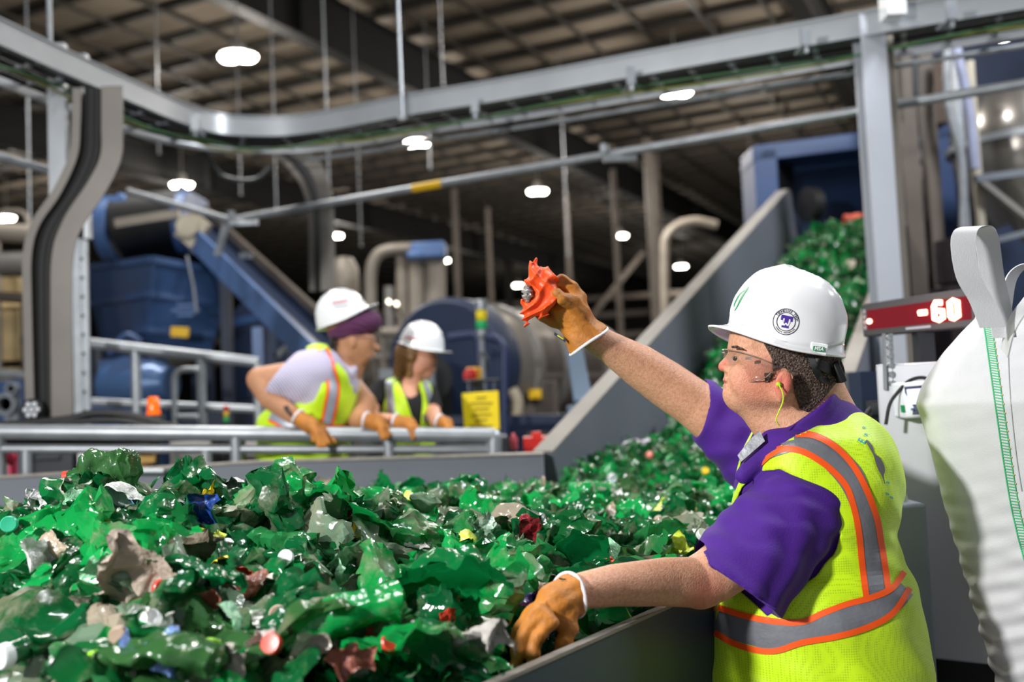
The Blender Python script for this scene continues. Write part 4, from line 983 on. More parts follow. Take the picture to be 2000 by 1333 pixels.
# ---------------------------------------------------------------- single pieces one can pick out on the heap
def on_heap(px, py, lift=.0):
    r = ray(px, py)
    for k in range(200):
        t = (1.1 + k * .018) / r.y; p = CAM + r * t
        if p.z < pile_z(p.x, p.y) + .015: return p + Vector((0, 0, lift)) - r.normalized() * .03
    return p
def colour_shell(seed, L, R, a1, rot, px, py, mt, name, label, cat, lift=0, flat=.6, amp=.016, neck=False, cap=None, s=14, scale=1):
    vs, fs = shell(seed, L=L, R=R, a0=0, a1=a1, flat=flat, amp=amp, bend=.4, neck=neck, s=s)
    me = bpy.data.meshes.new(name); me.from_pydata(vs, [], fs); me.update(); o = link(name, me, mt); me.set_sharp_from_angle(angle=math.radians(40))
    o.location = on_heap(px, py, lift); o.rotation_euler = rot; o.scale = (scale,) * 3; tag(o, label, cat)
    if cap:
        cm = cap_geo(.0155).mesh('cap'); c = link('cap', cm, CAPC[cap]); c.parent = o; c.matrix_parent_inverse = Matrix(); n_ = 30
        cc = sum((me.vertices[k].co for k in range(n_)), Vector()) / n_; dd = (cc - sum((me.vertices[k + n_].co for k in range(n_)), Vector()) / n_).normalized()
        c.location = cc - dd * .002; c.rotation_euler = dd.to_track_quat('Z', 'Y').to_euler(); cm.set_sharp_from_angle(angle=.6)
    return o
G1 = green_mat('clean_green_plastic', False, .25)
def gm(c, rough=.25): return mat('film_' + c, c, rough, 0, .2, 25, bump=.6, bscale=60, spec=.7)
H = [ # seed L R a1 rot px py mat name label cat extras
 (101, .20, .045, 360, (.3, 1.45, .1), 205, 985, G1, 'plastic_bottle', 'clear green bottle with a red cap on top of the left mound', 'plastic bottle', dict(neck=True, cap='red', flat=.6, amp=.009, lift=.072, scale=.85)),
 (102, .15, .026, 150, (.2, .2, .4), 385, 1060, gm('1a3f86'), 'blue_bottle_piece', 'dark blue crushed bottle piece hanging down the left mound', 'plastic piece', dict(lift=.015, flat=.5, amp=.01)),
 (103, .16, .055, 170, (.5, .6, .2), 245, 1185, gm('a59688', .6), 'paper_label', 'crumpled grey brown label with blue patches, lower left', 'label', dict(lift=.02)),
 (104, .09, .018, 200, (.3, .3, .9), 322, 1095, gm('c98a3a', .5), 'orange_wrapper', 'small torn orange wrapper in the middle of the left mound', 'wrapper', dict()),
 (105, .22, .07, 150, (1.2, .4, .7), 850, 1225, G1, 'crushed_bottle_half', 'large bright green crumpled bottle half left of the lower glove', 'plastic bottle', dict(lift=.055, flat=.7, amp=.013, scale=1.1)),
 (106, .20, .036, 360, (1.3, .2, 1.9), 675, 1275, G1, 'plastic_bottle', 'green bottle with a silver label strip near the front centre', 'plastic bottle', dict(neck=True, flat=.7, amp=.007, lift=.055)),
 (107, .20, .045, 150, (1.5, .5, .9), 385, 1195, G1, 'crushed_bottle_half', 'long leaf shaped green bottle half, lower left of the heap', 'plastic bottle', dict(lift=.055, amp=.012)),
 (108, .20, .036, 360, (1.6, .1, 1.4), 315, 1315, G1, 'plastic_bottle', 'flattened green bottle lying level at the bottom left with a lime cap', 'plastic bottle', dict(neck=True, cap='lime', flat=.45, amp=.008, lift=.03)),
 (109, .13, .03, 160, (1.3, .2, 1.6), 985, 1225, gm('4a2079'), 'purple_film', 'purple film scrap just left of the lower leather glove', 'film', dict(lift=.03)),
 (110, .08, .02, 160, (1.0, .2, .6), 1062, 1232, gm('1c6ac0'), 'blue_film', 'small bright blue film scrap under the lower glove', 'film', dict(lift=.0)),
 (111, .16, .03, 140, (.4, .2, .3), 800, 990, G1, 'green_carton_piece', 'upright green bottle piece with a yellow print in mid heap', 'plastic piece', dict(lift=.02, amp=.006)),
 (112, .07, .016, 140, (.4, .3, .3), 797, 982, gm('e2b21c'), 'yellow_print_scrap', 'yellow printed scrap on the upright green piece', 'film', dict(lift=.03)),
 (113, .10, .03, 360, (.4, .3, .2), 822, 1025, G1, 'plastic_bottle', 'squashed bright green bottle with a teal cap in mid heap', 'plastic bottle', dict(neck=True, cap='teal', lift=.03, amp=.008)),
 (114, .13, .028, 130, (1.4, .3, 2.6), 968, 1025, gm('a8998c', .6), 'cardboard_scrap', 'beige cardboard flap slanting in the middle distance of the heap', 'cardboard', dict(lift=.02, amp=.006)),
 (115, .11, .02, 170, (.3, .2, .2), 1030, 1085, gm('8c2430'), 'red_wrapper', 'dark red crumpled wrapper beyond the lower glove', 'wrapper', dict(lift=.02)),
 (116, .09, .018, 150, (.2, .5, .2), 652, 1025, gm('b03040'), 'red_wrapper', 'narrow red printed wrapper right of the left mound crest', 'wrapper', dict(lift=.02)),
 (117, .15, .045, 170, (.9, .3, .3), 1120, 1130, G1, 'crushed_bottle_half', 'pointed green bottle half standing just above the lower cuff', 'plastic bottle', dict(lift=.04, amp=.008)),
 (118, .16, .04, 130, (1.5, .2, 1.7), 1030, 1165, gm('b9b2a8', .6), 'paper_scrap', 'flat pale grey paper scrap behind the lower glove', 'paper', dict(lift=.02, amp=.005)),
 (119, .10, .03, 150, (.7, .3, .4), 1185, 960, gm('8fa8d8', .3), 'blue_film', 'light blue film scrap on the far right part of the heap', 'film', dict()),
 (120, .10, .025, 150, (.6, .3, .9), 560, 968, gm('e6e6ea', .3), 'white_film', 'white crinkled film sticking up right of the mound crest', 'film', dict(lift=.02)),
 (121, .09, .022, 150, (.9, .3, .2), 70, 1005, gm('d8d6d8', .3), 'white_film', 'white crinkled film on the far left of the mound', 'film', dict(lift=.02)),
 (122, .07, .02, 150, (1.2, .6, .2), 148, 1028, gm('7fa4e0', .3), 'blue_film', 'pale blue film scrap on the left mound', 'film', dict(lift=.02)),
 (123, .10, .03, 150, (1.3, .1, .8), 935, 1300, gm('a8a4a0', .5), 'grey_film', 'crumpled grey film at the front beside the near rim', 'film', dict(lift=.03)),
 (124, .12, .035, 140, (1.2, .1, .5), 230, 1005, gm('c9cdc9', .4), 'white_film', 'greyish white film below the red capped bottle', 'film', dict(lift=.02)),
 (125, .16, .045, 140, (.9, .2, 1.2), 350, 1110, gm('6b6250', .7), 'muddy_film', 'muddy brown film in the hollow of the left mound', 'film', dict(lift=.0)),
 (126, .10, .03, 150, (.3, .9, .2), 925, 1070, gm('9fb8a8', .3), 'clear_bottle_piece', 'greyish clear bottle piece in the hollow in mid heap', 'plastic piece', dict(lift=.03)),
 (127, .10, .02, 150, (1.4, .2, 1.5), 1380, 862, gm('c08a34', .4), 'orange_wrapper', 'long orange yellow wrapper at the foot of the incline', 'wrapper', dict(lift=.03)),
 (128, .11, .03, 150, (1.4, .2, 1.5), 1245, 865, gm('c4bec8', .4), 'grey_film', 'pale grey film at the foot of the incline', 'film', dict(lift=.03)),
]
for h in H:
    sd, L_, R_, a1q, rot, px, py, mt_, nm, lb, ct_, ex = h; colour_shell(sd, L_, R_, a1q, rot, px, py, mt_, nm, lb, ct_, **ex)
# bright scrap on the incline
q = belt_pt(.86, .62) + inn * (inc_h(.86, .62) + .1); me = bpy.data.meshes.new('x'); vs, fs = shell(140, L=.3, R=.07, a0=0, a1=200, flat=.5, amp=.012, neck=False, bend=.2); me.from_pydata(vs, [], fs); o = link('red_film', me, gm('d8604a')); o.location = q; o.rotation_euler = (1.5, .1, 1.5); tag(o, 'salmon red film lying near the top of the inclined belt', 'film')
# loose caps
capspots = [(545, 1232, 'tan', 'dusty tan bottle cap facing out, front left of centre'), (300, 1248, 'white', 'white bottle cap at the lower left, larger of the pale pair'), (312, 1232, 'white', 'white bottle cap tucked behind the other pale cap, lower left'), (408, 1302, 'lime', 'lime green bottle cap at the bottom left'),
            (760, 1292, 'red', 'dull red bottle cap at the bottom centre'), (535, 1295, 'red', 'small red cap at the bottom left of centre'), (832, 1022, 'teal', 'teal cap beside the squashed bottle in mid heap'), (580, 1062, 'white', 'white cap standing upright right of the left mound'),
            (375, 990, 'teal', 'dull teal cap above the dark blue piece'), (315, 1180, 'red', 'red cap low in the middle of the left slope'), (780, 942, 'white', 'white round cap on the skyline of the far heap'), (1165, 1018, 'red', 'salmon cap in the right part of the heap'), (1150, 1090, 'white', 'dull white cap beyond the lower glove'),
            (1378, 935, 'yellow', 'yellow cap on the heap just left of the purple sleeve'), (1118, 1068, 'white', 'small white tube cap beyond the lower glove'), (845, 1008, 'red', 'red cap right of the yellow print'), (240, 1275, 'tan', 'tan cap at the lower left beside the grey label'), (1075, 1195, 'yellow', 'yellow cap behind the lower glove'),
            (20, 1050, 'teal', 'teal cap at the left edge of the heap'), (1195, 945, 'white', 'white cap among the far right bottles'), (1270, 900, 'red', 'red cap among the far right bottles'), (1060, 1020, 'lime', 'lime cap in the middle distance'), (980, 1150, 'tan', 'tan cap right of the large bright green piece')]
cp0 = None
for px, py, c, lb in capspots:
    me = cap_geo(.0155).mesh('bottle_cap'); o = link('bottle_cap', me, CAPC[c]); me.set_sharp_from_angle(angle=.6)
    o.location = on_heap(px, py, .025); v = (CAM - o.location).normalized(); v = (v + Vector((RNG.uniform(-.7, .7), 0, RNG.uniform(-.3, .7)))).normalized(); o.rotation_euler = v.to_track_quat('Z', 'Y').to_euler()
    tag(o, lb, 'bottle cap', 'loose bottle caps on the heap')
# small mixed scraps, individually
SC = ['e0dedc', 'b9b2a6', '2a9a58', '8fc8a0', 'b9b2a6', '2a9a58', '8fc8a0', 'b0a08c', 'e0dedc', '2a9a58', 'd4452f', '8fc8a0', 'b0a08c', 'c9d84a', '6f8fd0', '2a9a58', 'b9b2a6', '9a5a4a', 'e3c22a']
protos = []
for k in range(5):
    vs, fs = shell(160 + k, L=.06 + .01 * k, R=.016 + .003 * k, a0=0, a1=150, nl=10, na=10, flat=.7, amp=.010, neck=False, s=22); protos.append((vs, fs))
zl = {0: 'on the left mound', 1: 'in the middle of the heap', 2: 'on the right of the heap'}
for k in range(110):
    px, py = RNG.uniform(-10, 1400), 955 + 370 * RNG.random() ** 1.1; p = on_heap(px, py, .028)
    if not inside_near(p.x, p.y, .05) or (p - W_HAND).length < .1 or p.y > 4: continue
    c = SC[k % len(SC)]; nm = {'e0dedc': 'white', 'b9b2a6': 'grey', 'd4452f': 'red', '8fc8a0': 'pale green', 'c9d84a': 'lime', 'e3c22a': 'yellow', '6f8fd0': 'light blue', 'b0a08c': 'tan', '2a9a58': 'green', '9a5a4a': 'brown'}[c]
    vs, fs = protos[k % 5]; me = bpy.data.meshes.new('s'); me.from_pydata(vs, [], fs); o = link('plastic_scrap', me, gm(c)); o.location = p; o.rotation_euler = (RNG.uniform(0, 3), RNG.uniform(0, 3), RNG.uniform(0, 3)); o.scale = (min(1, .28 + .26 * p.y),) * 3; z = 0 if px < 470 else 1 if px < 940 else 2
    tag(o, 'small %s plastic scrap %s' % (nm, zl[z]), 'plastic scrap', 'small %s scraps %s' % (nm, zl[z]))
# ---------------------------------------------------------------- figures: helpers measured in the picture
def W(q): return P(*q)
def pm(r, d): return r * d / F
def cn(a, b, ra, rb): return s_cone(W(a), W(b), pm(ra, a[2]), pm(rb, b[2]))
def pth(pts): return s_path([W(p[:3]) for p in pts], [pm(p[3], p[2]) for p in pts])
def el(px, py, d, rx, rz, ry, ang=0, yaw=0):
    t = math.radians(ang); y = math.radians(yaw)
    R = Matrix(((math.cos(t), 0, math.sin(t)), (0, 1, 0), (-math.sin(t), 0, math.cos(t))))
    if yaw: R = Matrix.Rotation(y, 3, 'Z') @ R
    return s_ell(W((px, py, d)), (pm(rx, d), pm(ry, d), pm(rz, d)), R)
def deeper(d0): return lambda p: d0 - p[:, 1]        # negative where farther than d0
def nearer(d0): return lambda p: p[:, 1] - d0
def box_of(pts, mg=.06):
    A = np.array([tuple(W(p[:3])) for p in pts]); return A.min(0) - mg, A.max(0) + mg
def skin_mat(name, c, c2, blush=None):
    m = mat(name, c, .5, 0, col2=c2, scale=150, fac=(.40, .75), bump=.25, bscale=330, spec=.4, sss=.12)
    if blush:
        N = m.node_tree.nodes; L = m.node_tree.links; b = N['Principled BSDF']; src = b.inputs['Base Color'].links[0].from_socket
        for pt, rad, col, amt in blush:
            g = N.new('ShaderNodeTexCoord'); v = N.new('ShaderNodeVectorMath'); v.operation = 'DISTANCE'; v.inputs[1].default_value = pt
            L.new(g.outputs['Object'], v.inputs[0]); r = N.new('ShaderNodeMapRange'); r.inputs[1].default_value = rad * .35; r.inputs[2].default_value = rad; r.inputs[3].default_value = amt; r.inputs[4].default_value = 0
            L.new(v.outputs['Value'], r.inputs[0]); x = N.new('ShaderNodeMix'); x.data_type = 'RGBA'; L.new(r.outputs[0], x.inputs[0]); L.new(src, x.inputs[6]); x.inputs[7].default_value = (*lin(col), 1); src = x.outputs[2]
        L.new(src, b.inputs['Base Color'])
    return m
def vest_mat(name, c='c8f000', dots=True):
    m = mat(name, c, .55, 0, .05, 12, bump=.12, bscale=60, sheen=.2)
    b = m.node_tree.nodes['Principled BSDF']; N = m.node_tree.nodes; L = m.node_tree.links
    src = b.inputs['Base Color'].links[0].from_socket
    if dots:
        g = N.new('ShaderNodeTexCoord'); v = N.new('ShaderNodeTexVoronoi'); v.inputs['Scale'].default_value = 210; v.inputs['Randomness'].default_value = .12
        L.new(g.outputs['Object'], v.inputs['Vector']); r = N.new('ShaderNodeMapRange'); r.inputs[1].default_value = .2; r.inputs[2].default_value = .42; r.inputs[3].default_value = .45; r.inputs[4].default_value = 0
        L.new(v.outputs['Distance'], r.inputs[0]); x = N.new('ShaderNodeMix'); x.data_type = 'RGBA'; L.new(r.outputs[0], x.inputs[0]); L.new(src, x.inputs[6]); x.inputs[7].default_value = (*lin('6d9000'), 1); src = x.outputs[2]
        L.new(src, b.inputs['Base Color'])
    L.new(src, b.inputs['Emission Color']); b.inputs['Emission Strength'].default_value = 0
    return m
M_VEST = vest_mat('hi_vis_mesh'); M_VESTF = vest_mat('hi_vis_fabric', 'c4ee08', False)
M_ORNG = mat('orange_trim', 'ff5a14', .5, 0, .05, 20); M_TAPE = mat('reflective_tape', '7c7f86', .42, .25, .12, 14, bump=.25, bscale=30)
M_TAPEL = mat('pale_reflective_tape', 'a9b0bd', .4, .25, .12, 14)
M_PURP = mat('purple_polo', '400a80', .8, 0, .07, 30, bump=.15, bscale=300, sheen=.05)
M_GLOVE = mat('tan_leather', 'c07a2a', .6, 0, col2='a86a28', scale=16, fac=(.4, .6), bump=.3, bscale=70)
M_TRIM = mat('white_binding', 'e9e6ee', .6, 0, .05, 40)
M_HAIRD = mat('dark_hair', '3a2c27', .55, 0, col2='7c675c', scale=240, fac=(.42, .66), bump=.8, bscale=260)
M_TROU = mat('dark_trousers', '20242e', .8, 0, .1, 20)
M_CLEAR = bpy.data.materials.new('clear_plastic'); M_CLEAR.use_nodes = True
_N = M_CLEAR.node_tree.nodes; _L = M_CLEAR.node_tree.links; _N.clear()
_o = _N.new('ShaderNodeOutputMaterial'); _m = _N.new('ShaderNodeMixShader'); _t = _N.new('ShaderNodeBsdfTransparent'); _g = _N.new('ShaderNodeBsdfGlossy'); _f = _N.new('ShaderNodeLayerWeight'); _f.inputs[0].default_value = .35
_t.inputs[0].default_value = (.985, .985, .98, 1); _g.inputs['Roughness'].default_value = .06; _r = _N.new('ShaderNodeMapRange'); _r.inputs[3].default_value = .04; _r.inputs[4].default_value = .4
_L.new(_f.outputs['Facing'], _r.inputs[0]); _L.new(_r.outputs[0], _m.inputs[0]); _L.new(_t.outputs[0], _m.inputs[1]); _L.new(_g.outputs[0], _m.inputs[2]); _L.new(_m.outputs[0], _o.inputs[0])

# ---------------------------------------------------------------- hard hats
def hard_hat(name, parent, org, d, beta, prof, width, brim, base_v, m=M_WHITE, flip=1, visor=42, yaw=0, ridge=1.0, lip=9):
    """prof: picture outline of the dome as (v, u_front, u_back) in px in the tilted frame; flip=-1 when the wearer faces right"""
    s = d / F; O = W((*org, d)); cb, sb = math.cos(beta), math.sin(beta)
    X = Vector((cb, 0, -sb)) * flip if flip == 1 else Vector((-cb, 0, sb)); Y = Vector((0, 1, 0)); Z = Vector((sb, 0, cb))
    if yaw: Rz = Matrix.Rotation(yaw, 3, 'Z'); X, Y, Z = Rz @ X, Rz @ Y, Rz @ Z
    vmax = prof[-1][0]; n = 64; vs = []; rings = []
    for i in range(27):
        t = i / 26; v = base_v + (vmax - base_v) * math.sin(t * math.pi / 2)
        for k in range(n):
            a = 2 * math.pi * k / n; v0 = base_v - (base_v + brim * .45) * abs(math.sin(a)) ** 3; v = v0 + (vmax - v0) * math.sin(t * math.pi / 2)
            uf = np.interp(v, [q[0] for q in prof], [q[1] for q in prof]); ub = np.interp(v, [q[0] for q in prof], [q[2] for q in prof])
            w_ = width * max(0, 1 - (max(0, v) / (vmax * 1.005)) ** 2.6) ** .5
            c = (uf + ub) / 2; h = (ub - uf) / 2
            if i == 0: rings.append((c, h, w_, v))
            u = c + h * math.copysign(abs(math.cos(a)) ** .92, math.cos(a)); y = w_ * math.copysign(abs(math.sin(a)) ** .92, math.sin(a))
            bump = ridge * (7.5 * math.exp(-(y / 9) ** 2) + 5.5 * math.exp(-((abs(y) - 40) / 8) ** 2) * (1 if u > -20 else math.exp(-((u + 20) / 30) ** 2))) * min(1, max(0, (v - 20) / 50))
            out = Vector((u - c, y, v * .6)).normalized() * bump
            vs.append(O + (X * (u + out.x) + Y * (y + out.y) + Z * (v + out.z)) * s)
    fs = [(i * n + k, i * n + (k + 1) % n, (i + 1) * n + (k + 1) % n, (i + 1) * n + k) for i in range(26) for k in range(n)]
    me = bpy.data.meshes.new('shell'); me.from_pydata(vs, [], fs); me.update()
    bm = bmesh.new(); bm.from_mesh(me); bmesh.ops.remove_doubles(bm, verts=bm.verts, dist=.0004); bmesh.ops.holes_fill(bm, edges=[e for e in bm.edges if e.is_boundary and (sum((v.co for v in e.verts), Vector()) / 2 - O).dot(Z) > 30 * s]); bmesh.ops.recalc_face_normals(bm, faces=bm.faces); bm.to_mesh(me); bm.free()
    hat = link(name, me, m, parent); so = hat.modifiers.new('thickness', 'SOLIDIFY'); so.thickness = .003; so.offset = -1
    vs = []
    J = 7
    for k in range(n):
        c, h, w_, v = rings[k]; a = 2 * math.pi * k / n; f = max(0, -math.cos(a)); bk_ = max(0, math.cos(a)); vis = visor * f ** 2.2
        ve = 5 * f ** 2 - brim * (1 - f ** 2) * (1 - .62 * bk_ ** 2)
        for j in range(J + 1):
            t = j / J; e = (lip * t ** 2) + vis * t ** 1.3
            rr = Vector((math.cos(a), math.sin(a)))
            vs.append(O + (X * (c + h * rr.x + e * rr.x) + Y * ((w_ + e) * rr.y) + Z * (v + (ve - v) * (t ** (1 - .35 * f)))) * s)
    m_ = J + 1; fs = [(k * m_ + j, k * m_ + j + 1, ((k + 1) % n) * m_ + j + 1, ((k + 1) % n) * m_ + j) for k in range(n) for j in range(J)]
    me = bpy.data.meshes.new('brim'); me.from_pydata(vs, [], fs); me.update(); b = link('brim', me, m, hat); b.matrix_parent_inverse = Matrix(); so = b.modifiers.new('thickness', 'SOLIDIFY'); so.thickness = .004; so.offset = 0
    return hat, (O, X, Y, Z, s)

# ---------------------------------------------------------------- the man in front
D0 = 2.05
man = empty('person', W((1600, 1150, 2.12)), 'person in purple polo and lime vest leaning on the hopper, raising an orange rag', 'person')
man.location.z = 0
chest = el(1585, 975, 2.12, 142, 165, 175); back_ = el(1622, 925, 2.13, 112, 125, 165, 10); belly = el(1590, 1200, 2.10, 190, 190, 178, -6); hips = el(1600, 1370, 2.12, 208, 190, 190)
upper = cn((1560, 905, 2.0), (1530, 900, 2.30), 62, 66)
torso = union([(chest, 0), (back_, .05), (belly, .06), (hips, .06), (upper, .05)])
arm_near = [(1560, 1005, 1.985, 66), (1470, 1070, 1.95, 58), (1395, 1122, 1.935, 53), (1360, 1138, 1.92, 48), (1300, 1137, 1.88, 46), (1200, 1144, 1.80, 40), (1140, 1154, 1.745, 35), (1100, 1172, 1.715, 29)]
arm_far = [(1505, 885, 2.34, 66), (1420, 832, 2.35, 58), (1352, 786, 2.34, 47), (1300, 750, 2.33, 46), (1250, 716, 2.31, 42), (1200, 685, 2.28, 33), (1160, 660, 2.25, 27), (1125, 632, 2.24, 24)]
HN = 1.975  # near side of the head
head = union([(el(1540, 668, D0, 94, 92, 78, 8), 0), (el(1477, 722, D0, 56, 74, 60, 8), .03), (el(1456, 668, D0, 30, 42, 54), .02),
              (cn((1442, 768, 2.04), (1524, 765, 2.00), 24, 28), .02), (cn((1442, 768, 2.06), (1524, 765, 2.10), 24, 28), .02), (el(1472, 742, 2.007, 44, 40, 22), .02), (el(1472, 742, 2.093, 44, 40, 22), .02),
              (el(1437, 772, D0, 21, 20, 27), .012), (cn((1458, 782, D0), (1528, 838, 2.06), 27, 54), .03), (el(1440, 738, D0, 22, 30, 34), .015),
              (cn((1560, 735, 2.06), (1578, 870, 2.10), 64, 86), .04), (cn((1598, 740, 2.06), (1622, 830, 2.12), 38, 60), .03)])
face = union([(head, 0), (cn((1432, 690, D0), (1413, 713, D0), 7, 8), .008), (el(1412, 718, D0, 9, 8, 10), .006), (el(1420, 722, 2.035, 7, 7, 7), .004), (el(1420, 722, 2.065, 7, 7, 7), .004),
              (el(1435, 679, D0, 9, 6, 40), .008), (el(1418.5, 742.5, D0, 6, 5, 20), .004), (el(1419.5, 754, D0, 6.5, 5.5, 18), .004)])
face = cut(face, el(1412, 748.5, D0, 12, 1.7, 24), .002)
face = cut(face, el(1434, 699, 2.0, 11, 9, 15), .008); face = cut(face, el(1434, 699, 2.10, 11, 9, 15), .008)
face = union([(face, 0), (el(1442, 700, 2.022, 9.5, 9.5, 11), .003), (el(1440, 695, 2.019, 11, 3.6, 11, -8), .002)])
ear = union([(el(1530, 751, 1.955, 17, 29, 8, 14), 0), (el(1524, 778, 1.962, 9, 10, 7), .006)])
ear = cut(ear, el(1527, 748, 1.945, 9, 19, 6, 14), .004); ear = union([(ear, 0), (el(1517, 755, 1.955, 5, 7, 6), .004)])
bodyf = union([(face, 0), (ear, .006), (off(torso, -.014), .03), (pth(arm_near), .02), (el(1372, 1162, 1.925, 26, 22, 26), .02), (pth(arm_far), .02),
               (cn((1560, 1340, 2.02), (1540, 1700, 2.05), 90, 62), .04), (cn((1640, 1340, 2.22), (1660, 1700, 2.25), 90, 62), .04),
               (cn((1540, 1700, 2.05), (1560, 2010, 2.1), 60, 40), .02), (cn((1660, 1700, 2.25), (1680, 2010, 2.3), 60, 40), .02)])
M_SKIN = skin_mat('fair_skin', 'd9a487', 'c28a69', [(tuple(W((1480, 742, 1.98))), .07, 'd4735f', .45), (tuple(W((1532, 752, 1.95))), .036, 'd8645a', .7), (tuple(W((1410, 717, 2.05))), .022, 'd85f55', .7),
                                                    (tuple(W((1418, 748, 2.05))), .016, 'b84a4a', .8), (tuple(W((1372, 1168, 1.88))), .06, 'c96a5c', .6)])
lo, hi = box_of([(990, 1300, 1.6), (1830, 2060, 2.4), (1400, 540, 2.4)], .12)
body = soft(bodyf, lo, hi, .0032, 'body', M_SKIN, man)
# shirt
fold = lambda p: wave(p, (.5, .1, .8), 130, .0022, 1) + wave(p, (.8, .3, -.5), 75, .0025, 4)
def disp(f): return lambda p: f(p) + fold(p)
sl_n = disp(cn((1552, 1000, 1.985), (1420, 1152, 1.93), 92, 106))
hemc, hd_ = W((1428, 1142, 1.93)), W((1428 - 54, 1142 + 84, 1.92)) - W((1428, 1142, 1.93))
sl_n = inter(sl_n, s_half(hemc, hd_)); sl_n = cut(sl_n, disp(cn((1470, 1095, 1.94), (1380, 1200, 1.92), 84, 97)))
sl_f = disp(cn((1490, 890, 2.33), (1372, 796, 2.35), 86, 54))
fc, fd = W((1369, 791, 2.35)), W((1269, 772, 2.34)) - W((1369, 791, 2.35))
sl_f = inter(sl_f, s_half(fc, fd)); sl_f = cut(sl_f, disp(cn((1420, 832, 2.35), (1340, 775, 2.345), 52, 46)))
col_ = cn((1555, 806, 2.075), (1606, 892, 2.12), 88, 120)
cc_, cdn = W((1560, 806, 2.07)), W((1560 - 57, 806 - 78, 2.07)) - W((1560, 806, 2.07))
col_ = inter(col_, s_half(cc_, cdn)); col_ = cut(col_, cn((1545, 760, 2.07), (1580, 838, 2.09), 70, 84))
plack = cn((1512, 868, 2.02), (1452, 930, 2.0), 30, 16)
shirtf = union([(disp(torso), 0), (col_, .012), (plack, .02), (sl_f, .02), (sl_n, .012)])
lo, hi = box_of([(1340, 745, 2.45), (1820, 1400, 1.8), (1400, 1400, 2.4)], .08)
shirt = soft(shirtf, lo, hi, .0034, 'polo_shirt', M_PURP, man)
# sleeve hem stitching and collar leaf
m = MB()
bs = bvh_of(shirt)
m = decal('hem_stitch', [strip2([(1352, 1083), (1400, 1116), (1450, 1150), (1514, 1190)], 1.6, 1)], bs, mat('purple_thread', '6a3cc0', .7), shirt, .0012)
ls = [W((1628, 757, 2.09)), W((1650, 796, 2.09)), W((1600, 822, 2.0)), W((1530, 860, 1.965)), W((1462, 925, 1.985)), W((1440, 935, 2.0)), W((1452, 905, 2.0)), W((1500, 852, 1.97)), W((1560, 803, 1.965))]
# vest
armhole = inter(poly2([(1428, 1000), (1448, 952), (1480, 922), (1525, 918), (1580, 946), (1620, 990), (1642, 1045), (1627, 1085), (1592, 1125), (1545, 1162), (1500, 1208), (1390, 1100)], 2.0 / F), nearer(2.13))
neckcut = poly2([(1690, 740), (1652, 800), (1592, 832), (1545, 858), (1500, 888), (1444, 940), (1424, 992), (1300, 992), (1300, 640), (1690, 640)], 2.0 / F)
vfold = lambda p: wave(p, (.7, .1, .7), 62, .0035, 2) * np.clip((1.05 - p[:, 2]) * 3, 0, 1) + wave(p, (.3, .5, .9), 95, .0016, 5)
vbase = union([(off(torso, .009), 0), (el(1605, 1340, 2.12, 206, 190, 188), .06)])
vestf = lambda p: np.maximum(cut(cut(vbase, armhole, .003), neckcut, .003)(p) + vfold(p), -p[:, 2] + W((1600, 1500, 2.1)).z)
lo, hi = box_of([(1380, 780, 2.5), (1840, 1540, 1.75), (1380, 1540, 2.5)], .08)
vest = soft(vestf, lo, hi, .0032, 'safety_vest', M_VEST, man)
bv = bvh_of(vest)
def far_band(left, right, wd, c, n=26):
    """continues a waist band round the hidden side"""
    A, B = W(left), W(right); O = W(c); vs = []
    for i in range(n + 1):
        t = i / n; a = math.radians(-8 + 196 * t); z = B.z * (1 - t) + A.z * t
        for k in (-1, 1):
            o = Vector((O.x, O.y, z + k * wd / 2)); h = bv.ray_cast(o + Vector((math.cos(a), math.sin(a), 0)) * .8, -Vector((math.cos(a), math.sin(a), 0)))
            vs.append(h[0] + Vector((math.cos(a), math.sin(a), 0)) * .0018 if h[0] is not None else o)
    return vs, [(2 * i, 2 * i + 1, 2 * i + 3, 2 * i + 2) for i in range(n)]
gpath = [(1487, 899, 14), (1515, 880, 24), (1558, 866, 36), (1611, 887, 46), (1656, 927, 52), (1678, 972, 46), (1694, 1030, 40), (1704, 1090, 42), (1712, 1162, 42)]
wp = [(1400, 1212, 52), (1456, 1229, 54), (1514, 1241, 56), (1567, 1234, 38), (1611, 1220, 42), (1660, 1209, 50), (1700, 1196, 52), (1736, 1178, 48), (1766, 1148, 44)]
decal('reflective_tape', [strip2(gpath, 40, 6), strip2(wp, 50, 6)], bv, M_TAPE, vest, .0022)
oo = [(1549, 850), (1590, 853), (1630, 874), (1663, 908), (1690, 955), (1710, 1010), (1719, 1060), (1727, 1110), (1733, 1152)]
oi = [(1484, 908), (1506, 889), (1531, 878), (1567, 883), (1611, 909), (1650, 948), (1666, 990), (1676, 1040), (1682, 1100), (1691, 1170)]
wu = [(1404, 1187), (1456, 1203), (1514, 1214), (1567, 1215), (1611, 1197), (1656, 1180), (1700, 1168), (1740, 1150), (1764, 1118)]
wl_ = [(1398, 1236), (1433, 1256), (1478, 1270), (1518, 1271), (1567, 1255), (1634, 1243), (1692, 1226), (1740, 1200), (1775, 1150)]
decal('orange_edging', [strip2(p, 12, 3) for p in (oo, oi, wu, wl_)], bv, M_ORNG, vest, .003)
for nm, mm, wd, dz in (('reflective_tape', M_TAPE, .052, 0), ('orange_edging', M_ORNG, .012, .03), ('orange_edging', M_ORNG, .012, -.03)):
    vs, fs = far_band((1400, 1212, 2.1), (1770, 1145, 2.1), wd, (1592, 1190, 2.1)); m = MB(); m.add([v + Vector((0, 0, dz)) for v in vs], fs); m.build(nm, mm, vest)
